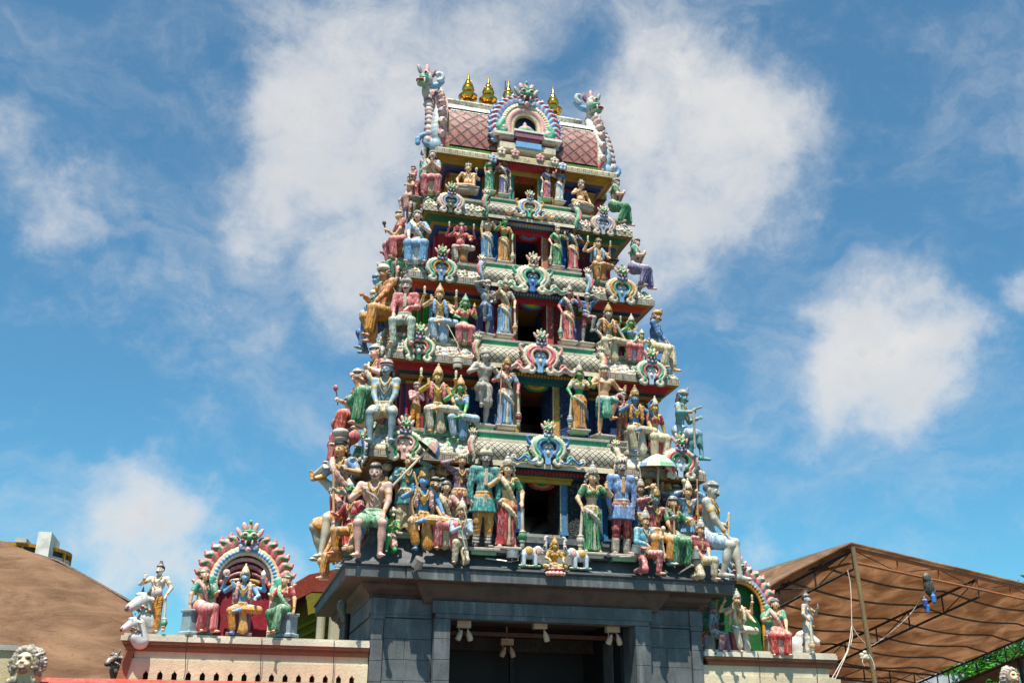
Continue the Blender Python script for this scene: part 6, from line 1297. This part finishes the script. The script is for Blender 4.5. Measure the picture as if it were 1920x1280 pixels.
# --- lions, dark calf
def lion(px, py, Y, s, yaw, label):
    c = P(px, py, Y=Y); o = empty('lion_statue', c, radians(yaw)); tag(o, label, 'statue'); cc = 'd8c49c'; mn = '8f8476'
    L = [ell((0, 0, 0), (.15, .16, .17), cc, .04), ell((0, -.13, -.05), (.09, .09, .08), cc, .04), ell((0, -.21, -.015), (.035, .025, .022), 'b87a5a', .01), ell((0, -.13, -.15), (.075, .08, .035), 'b87a5a', .02), ell((0, -.19, -.105), (.055, .04, .03), 'dred', .005), ell((0, .15, -.25), (.22, .24, .28), cc, .06)]
    for x in (-1, 1): L += [ell((x*.055, -.14, .045), (.035, .03, .02), 'dbrown', .01), ell((x*.06, -.14, .075), (.05, .03, .018), cc, .01), cone((x*.03, -.205, -.085), (x*.03, -.205, -.13), .012, .004, 'white'), ell((x*.06, -.16, -.055), (.05, .05, .035), cc, .02)]
    sculpt('body', L, .013, (), s, parent=o); L = []
    for j in range(26):
        a = -.6+(pi+1.2)*j/25
        for k_, rr in enumerate((.17, .215, .25)): rr += rnd.uniform(-.02, .02); L.append(ell((rr*cos(a), -.05+.07*k_, .0+rr*sin(a)*1.08-(.03 if k_ else 0)), (.03, .05, .05), mn if (j+k_) % 3 else 'a89a88', .012, rot(0, -a+pi/2+rnd.uniform(-.5, .5), 0)))
    for j in range(24): L.append(ell((rnd.uniform(-.2, .2), -.05+rnd.uniform(-.05, .1), -.25-rnd.uniform(0, .25)), (.035, .05, .06), mn, .015))
    sculpt('mane', L, .013, (), s, parent=o)
lion(49, 1240, -.3, .95, -8, 'stone lion with grey mane and open mouth at the lower left corner')
lion(1896, 1268, -.3, .75, 6, 'stone lion head just showing at the lower right corner')
c = P(20, 1236, Y=.3); mb = MB(); mb.box((c[0]-1.2, .1, 0), (c[0]+.25, .8, c[2]+.12), 'd8c8a4'); mb.box((c[0]-1.2, .05, c[2]+.122), (c[0]+.32, .85, c[2]+.2), 'a8a49c'); tag(put(mb, 'low_wall', 'wallwash'), 'cream low wall behind the left stone lion', 'wall')
bull(212, 1262, 2.0, -35, .62, 'dark brown calf head in the shade behind the cream wall', '5a4234', False)
# --- tree behind the canopy
def tree(loc, H_, r_, label, n=5200, seed=3):
    rg = random.Random(seed); o = empty('leafy_tree', loc); tag(o, label, 'tree'); mb = MB()
    mb.tube(spline([(0, 0, 0), (.1, .05, H_*.3), (-.05, 0, H_*.6), (.1, 0, H_*.9)], 10), [.28-.02*i for i in range(11)], '5a4632', 10)
    for k_ in range(7): a = k_*2.4; mb.tube(spline([(0, 0, H_*(.35+.06*k_)), (r_*.4*cos(a), r_*.4*sin(a), H_*(.5+.06*k_)), (r_*.75*cos(a), r_*.75*sin(a), H_*(.6+.06*k_))], 6), [.10-.012*i for i in range(7)], '5a4632', 6)
    mb.build('trunk', 'trim', o); V = []; F = []; C = []
    cl = [(rg.gauss(0, r_*.45), rg.gauss(0, r_*.45), H_*.72+rg.gauss(0, H_*.14), rg.uniform(.35, .8)*r_*.5, rg.choice(['1f5a1c', '2f7a24', '45922c', '2a6a20'])) for _ in range(46)]
    for _ in range(n):
        x, y, z, q, c0 = rg.choice(cl); d = Vector((rg.gauss(0, 1), rg.gauss(0, 1), rg.gauss(0, 1))).normalized()*q*rg.uniform(.6, 1.05); p = Vector((x, y, z))+d
        u = Vector((rg.gauss(0, 1), rg.gauss(0, 1), rg.gauss(0, .6))).normalized(); w_ = u.cross(Vector((rg.gauss(0, 1), rg.gauss(0, 1), 1))).normalized(); l_ = rg.uniform(.10, .2)
        i = len(V); V += [tuple(p-u*l_), tuple(p+w_*l_*.45), tuple(p+u*l_), tuple(p-w_*l_*.45)]; F.append((i, i+1, i+2, i+3)); c1 = lin(c0)*rg.uniform(.7, 1.3); C += [c1]*4
    me = mk_mesh('crown', V, F, np.array(C), False); me.materials.append(MAT['leaf']); q = bpy.data.objects.new('crown', me); COL.objects.link(q); q.parent = o
m = NT('leaf'); c = m.n('Attribute', attribute_name='Col').outputs['Color']; m.fin(c, .5, .3); tr = m.n('BsdfTranslucent'); m.set(tr.inputs[0], m.mix(.5, c, (.25, .45, .05))); mxs = m.n('MixShader'); mxs.inputs[0].default_value = .35; m.t.links.new(m.b.outputs[0], mxs.inputs[1]); m.t.links.new(tr.outputs[0], mxs.inputs[2]); m.t.links.new(mxs.outputs[0], m.out.inputs[0])
tl = P(1935, 1330, Y=24); tree((tl[0]+.5, 24, 0), P(1900, 1195, Y=24)[2]+1.2, 3.4, 'bright green leafy tree beyond the right canopy', seed=5)
tl = P(1830, 1330, Y=27); tree((tl[0], 27, 0), P(1880, 1255, Y=27)[2]+1.0, 3.0, 'lower green tree between the canopy post and the stone lion', seed=9)
wl = P(1790, 1290, Y=26); mb = MB(); z_ = P(1800, 1262, Y=26)[2]; mb.box((wl[0]-6, 26, 0), (wl[0]+1.6, 26.2, z_), 'c8ccd4'); tag(put(mb, 'white_hoarding', 'trim'), 'pale hoarding seen under the scalloped canopy edge', 'hoarding')
# ------------------------------------------------------------------ statues on the left face of the tower
LS = [
 # storey 1 (base)
 dict(label='woman in red sari with stacked pots on her head at the left corner', px=641, yt=836, yb=1030, X=-3.58, yaw=-40, pose='stand', fem=1, skin='d9a877', top='sari', topc='lblue', bot='sari', botc='red', bot2='lpink', hat='pot', hatc='stone', L='out', R_='hold', thing='woman_statue'),
 dict(label='bent grey old man resting head on hand over a staff on the left face', px=628, yt=888, yb=1062, X=-3.68, yaw=-52, pose='side', skin='c8c0ac', top='bare', bot='kilt', botc='lorange', bot2='e8c088', hat='flat', hatc='stone', beard=0, mous=1, L='head', R_='hold', held=[('staff', (1, 0), 'tan')], jewel=0, thing='man_statue', lean=0),
 dict(label='pink-faced kneeling figure in green cap reaching out on the left corner', px=664, yt=918, yb=1040, X=-3.45, yaw=-52, pose='kneel', skin='pink', top='shirt', topc='red', bot='trousers', botc='lorange', hat='crest', hatc='green', L='hold', R_='give', tilt=22, thing='man_statue'),
 dict(label='figure in orange cloth crouching low behind the staff on the left face', px=626, yt=990, yb=1092, X=-3.75, yaw=-75, pose='side', skin='pskin', top='long', topc='lorange', bot='dhoti', botc='lorange', bot2='orange', hat='bare', hair='gray', L='knee', R_='lap', jewel=0, thing='man_statue'),
 # storey 2
 dict(label='woman in green skirt and white bodice leaning left on the second storey', px=700, yt=670, yb=812, X=-3.15, yaw=-68, pose='side', fem=1, skin='pskin', top='sari', topc='red', bot='sari', botc='green', bot2='ivory', hat='band', hatc='white', L='hold', R_='chest', thing='woman_statue', turn=-15),
 dict(label='woman in red skirt holding out a pink lotus on the second storey', px=668, yt=718, yb=850, X=-3.38, yaw=-80, pose='side', fem=1, skin='pskin', top='blouse', topc='tan', bot='sari', botc='d8503a', bot2='cream', hat='band', hatc='stone', L='hold', R_='lap', held=[('flower', (-1, 0), 'pink')], thing='woman_statue', tilt=22, lean=0),
 dict(label='pink seated figure half hidden on the far left of the second storey', px=653, yt=765, yb=880, X=-3.42, yaw=-85, pose='side', skin='lpink', top='long', topc='lpink', bot='sari', botc='pink', bot2='lpink', hat='band', hatc='stone', L='knee', R_='lap', thing='woman_statue'),
 # storey 3
 dict(label='man in orange wrap and white turban on the left face of the third storey', px=718, yt=518, yb=650, X=-2.95, yaw=-66, pose='side', skin='c98f63', top='long', topc='orange', bot='dhoti', botc='lorange', hat='turban', hatc='ivory', L='hold', R_='knee', jewel=0, thing='man_statue', sash='orange'),
 dict(label='pale moustached man in rose coat on the left face of the third storey', px=702, yt=562, yb=668, X=-3.08, yaw=-72, pose='side', skin='bgray', top='long', topc='pink', bot='trousers', botc='blue', hat='flat', hatc='ivory', mous=1, L='knee', R_='chest', jewel=0, thing='man_statue', sash='ivory'),
 dict(label='blue-faced small figure with a tall collar above the rose-coated man', px=706, yt=530, yb=625, X=-3.05, yaw=-80, pose='sit', skin='lblue', top='long', topc='mint', bot='dhoti', botc='pblue', hat='flat', hatc='lblue', L='lap', R_='lap', thing='man_statue'),
 # storey 4
 dict(label='dark-red-faced seated woman on the left face of the fourth storey', px=742, yt=452, yb=540, X=-2.70, yaw=-70, pose='sit', fem=1, skin='c0705a', top='blouse', topc='lorange', bot='sari', botc='mint', bot2='cream', hat='band', hatc='ivory', L='hold', R_='lap', thing='woman_statue'),
 dict(label='rose-clad figure with a black fly whisk on the left face of the fourth storey', px=748, yt=410, yb=492, X=-2.68, yaw=-75, pose='sit', fem=1, skin='skin', top='blouse', topc='pink', bot='sari', botc='pink', bot2='lpink', hat='band', hatc='stone', L='hold', R_='lap', held=[('club', (-1, 0), 'black')], thing='woman_statue'),
 # storey 5
 dict(label='small woman in rose sari standing on the left face of the top storey', px=779, yt=320, yb=372, X=-2.30, yaw=-70, pose='stand', fem=1, skin='pskin', top='blouse', topc='pink', bot='sari', botc='pink', bot2='lpink', hat='band', hatc='black', L='nam', R_='nam', thing='woman_statue'),
 dict(label='small dark-haired figure seated low on the left face of the top storey', px=769, yt=340, yb=398, X=-2.40, yaw=-75, pose='sit', fem=1, skin='tan', top='blouse', topc='lpink', bot='sari', botc='lpink', bot2='lblue', hat='bare', L='lap', R_='hold', thing='woman_statue'),
]
for q in LS: fig(**q)
# farther along the left face, one row per storey
rg = random.Random(11); adj = ['first', 'second', 'third', 'fourth', 'top']
for i in range(5):
    w0, Y0, Z0 = TI[i]; s0 = (TI[min(i+1, 5)][2]-Z0)/1.9; zf = Z0+(.55*s0 if i else .85)
    for j, yy in enumerate((2.3, 3.0, 3.9, 4.7)):
        sk, tc, bc, cn = rg.choice([('pskin', 'green', 'lgreen', 'green'), ('skin', 'pink', 'lpink', 'rose'), ('bface', 'lorange', 'lorange', 'orange'), ('tan', 'lblue', 'pblue', 'blue'), ('gface', 'red', 'cream', 'red')])
        f_ = j % 2
        fig('%s-clad %s statue on the left face of the %s storey, %s' % (cn, 'woman' if f_ else 'deity', adj[i], ('nearest of the far row', 'at the middle bay', 'just past the middle bay', 'near the back corner')[j]), 0, 0, 0, loc=(-(w0-.34), yy, zf), H=.95 if f_ else .9, yaw=-90, pose='stand' if f_ else 'lalita', fem=f_, skin=sk, top='blouse' if f_ else 'shawl', topc=tc, bot='sari' if f_ else 'dhoti', botc=bc, bot2='cream', hat='crown', hatc='stone', L='bless', R_='mace' if f_ else 'give', seat=None if f_ else ('throne', 'stone'), thing='woman_statue' if f_ else 'deity_statue', vox=.018)
# face-on carvings along the left corners: pots and buds that fill the gaps
# ------------------------------------------------------------------ camera, sun, sky
cam = bpy.data.cameras.new('camera'); co = bpy.data.objects.new('camera', cam); COL.objects.link(co); SC.camera = co
cam.sensor_width = 36; cam.lens = F_PX/1920*36; cam.clip_end = 3000; cam.clip_start = .1
Mx = Matrix((_rt, _up, -_fw)).transposed().to_4x4(); Mx.translation = Vector(CAM); co.matrix_world = Mx
SUNV = Vector((-.42, -1, 2.36)).normalized()
sl = bpy.data.lights.new('sun', 'SUN'); sl.energy = 5.0; sl.angle = radians(.53); sl.color = (1, .94, .84)
so = bpy.data.objects.new('sun', sl); COL.objects.link(so); so.rotation_euler = (-SUNV).to_track_quat('-Z', 'Y').to_euler(); so.location = (-10, -20, 40)
wd = bpy.data.worlds.new('World'); SC.world = wd; wd.use_nodes = True; t = wd.node_tree; t.nodes.clear()
def N(ty, **k):
    q = t.nodes.new('ShaderNode'+ty)
    for a, b in k.items(): setattr(q, a, b)
    return q
LK = t.links.new
sky = N('TexSky', sky_type='NISHITA'); sky.sun_disc = False; sky.sun_elevation = math.asin(SUNV.z); sky.sun_rotation = math.atan2(SUNV.x, SUNV.y); sky.air_density = 1.0; sky.dust_density = .6; sky.ozone_density = 2.2; sky.altitude = 50
tc = N('TexCoord'); nrm = N('VectorMath', operation='NORMALIZE'); LK(tc.outputs['Generated'], nrm.inputs[0])
def M(op, a, b=None, c=None):
    q = N('Math', operation=op)
    for i_, v in enumerate((a, b, c)):
        if v is None: continue
        if isinstance(v, (int, float)): q.inputs[i_].default_value = v
        else: LK(v, q.inputs[i_])
    return q.outputs[0]
def SS(v, lo, hi):
    q = N('MapRange', interpolation_type='SMOOTHSTEP'); LK(v, q.inputs[0]); q.inputs[1].default_value = lo; q.inputs[2].default_value = hi; return q.outputs[0]
def NO(scale, det, rough, vec=None, dist=0.):
    q = N('TexNoise'); q.inputs['Scale'].default_value = scale; q.inputs['Detail'].default_value = det; q.inputs['Roughness'].default_value = rough; q.inputs['Distortion'].default_value = dist; LK(vec or nrm.outputs[0], q.inputs['Vector']); return q.outputs[0]
# cloud masses stand at fixed bearings in the sky: direction, angular radius
CL = [(640, 130, 150, 1.), (620, 300, 170, 1.), (760, 220, 130, .9), (500, 400, 95, .7), (700, 480, 130, .8), (560, 170, 100, .9), (850, 120, 120, .8),
      (1230, 150, 140, 1.), (1340, 270, 150, 1.), (1250, 420, 130, .9), (1380, 400, 110, .9), (1180, 260, 90, .9), (1480, 190, 70, .6), (1290, 510, 70, .4),
      (1645, 640, 120, 1.1), (1730, 700, 120, 1.05), (1580, 720, 90, .9), (1790, 620, 70, .6), (1690, 810, 70, .5),
      (20, 250, 80, .6), (110, 360, 90, .62), (10, 140, 60, .6), (60, 420, 60, .4), (300, 1010, 110, 1.), (220, 1060, 80, .8), (390, 1080, 90, .9), (560, 1020, 70, .8), (240, 900, 40, .5), (1400, 1010, 60, .5), (1330, 620, 30, .4), (1915, 560, 50, .5), (1700, 130, 160, .22), (250, 640, 190, .24), (500, 640, 130, .22), (330, 760, 120, .2), (70, 80, 120, .25), (980, 60, 120, .3), (1500, 40, 110, .25), (1870, 200, 120, .25)]
def NC(scale, det, rough):
    q = N('TexNoise'); q.inputs['Scale'].default_value = scale; q.inputs['Detail'].default_value = det; q.inputs['Roughness'].default_value = rough; LK(nrm.outputs[0], q.inputs['Vector']); return q.outputs[1]
def VO(op, a, b):
    q = N('VectorMath', operation=op); LK(a, q.inputs[0])
    if isinstance(b, tuple): q.inputs[1].default_value = b
    else: LK(b, q.inputs[1])
    return q.outputs[0]
wv = VO('ADD', nrm.outputs[0], VO('MULTIPLY', VO('SUBTRACT', NC(4.5, 3, .5), (.5, .5, .5)), (.16, .16, .16)))
wv = VO('ADD', wv, VO('MULTIPLY', VO('SUBTRACT', NC(17, 6, .6), (.5, .5, .5)), (.065, .065, .065)))
tot = None
for (x, y, r, wgt) in CL:
    dv = ray(x, y); dv = dv/np.linalg.norm(dv); sc_ = 1/np.linalg.norm(ray(x, y)); ar = r/F_PX*sc_*1.35
    dp = N('VectorMath', operation='DISTANCE'); LK(wv, dp.inputs[0]); dp.inputs[1].default_value = tuple(dv)
    f = N('MapRange', interpolation_type='SMOOTHSTEP'); LK(dp.outputs['Value'], f.inputs[0]); f.inputs[1].default_value = ar*1.25; f.inputs[2].default_value = ar*.1; f.inputs[3].default_value = 0; f.inputs[4].default_value = wgt
    tot = f.outputs[0] if tot is None else M('MAXIMUM', M('MULTIPLY', M('ADD', tot, f.outputs[0]), .62), M('MAXIMUM', tot, f.outputs[0]))
mp = N('Mapping'); mp.inputs['Scale'].default_value = (1, 1, 1.5); LK(wv, mp.inputs[0])
n1 = NO(7, 10, .62, mp.outputs[0], .2); n2 = NO(22, 9, .68, nrm.outputs[0], .3); n3 = NO(5.0, 6, .6)
den = M('ADD', tot, M('MULTIPLY', M('SUBTRACT', n1, .5), 1.3)); den = M('ADD', den, M('MULTIPLY', M('SUBTRACT', n2, .5), .9))
cov = SS(den, .06, 1.28)
mw = N('Mapping'); mw.inputs['Scale'].default_value = (1, 1, 2.6); mw.inputs['Rotation'].default_value = (0, .35, 0); LK(wv, mw.inputs[0])
vdn = _fw/np.linalg.norm(_fw); vd_ = N('VectorMath', operation='DOT_PRODUCT'); LK(nrm.outputs[0], vd_.inputs[0]); vd_.inputs[1].default_value = tuple(vdn); front = SS(vd_.outputs['Value'], .45, .85)
wisp = M('MULTIPLY', front, M('MULTIPLY', SS(NO(3.0, 10, .66, mw.outputs[0], .3), .44, .78), .42))
cov = M('MINIMUM', M('ADD', cov, M('MULTIPLY', wisp, M('SUBTRACT', 1, cov))), .97)
# cloud body: thick parts a little greyer
shade = M('MULTIPLY', SS(den, .6, 1.5), M('ADD', M('MULTIPLY', SS(n3, .35, .65), .8), M('MULTIPLY', SS(n2, .4, .62), .35)))
cc = N('MixRGB'); cc.inputs[1].default_value = (8.9, 8.8, 8.7, 1); cc.inputs[2].default_value = (6.3, 6.7, 7.1, 1); LK(shade, cc.inputs[0])
tint = N('MixRGB', blend_type='MULTIPLY'); tint.inputs[0].default_value = 1; LK(sky.outputs[0], tint.inputs[1]); tint.inputs[2].default_value = (.56, 1.43, 1.62, 1)
mx = N('MixRGB'); LK(cov, mx.inputs[0]); hz_ = N('MixRGB'); LK(M('MULTIPLY', front, .10), hz_.inputs[0]); LK(tint.outputs[0], hz_.inputs[1]); hz_.inputs[2].default_value = (4.6, 5.4, 6.0, 1); LK(hz_.outputs[0], mx.inputs[1]); LK(cc.outputs[0], mx.inputs[2])
bg = N('Background'); LK(mx.outputs[0], bg.inputs[0]); bg.inputs[1].default_value = .057
ow = N('OutputWorld'); LK(bg.outputs[0], ow.inputs[0])
SC.view_settings.view_transform = 'Standard'; SC.view_settings.look = 'None'; SC.view_settings.gamma = 1; SC.view_settings.exposure = 0.70
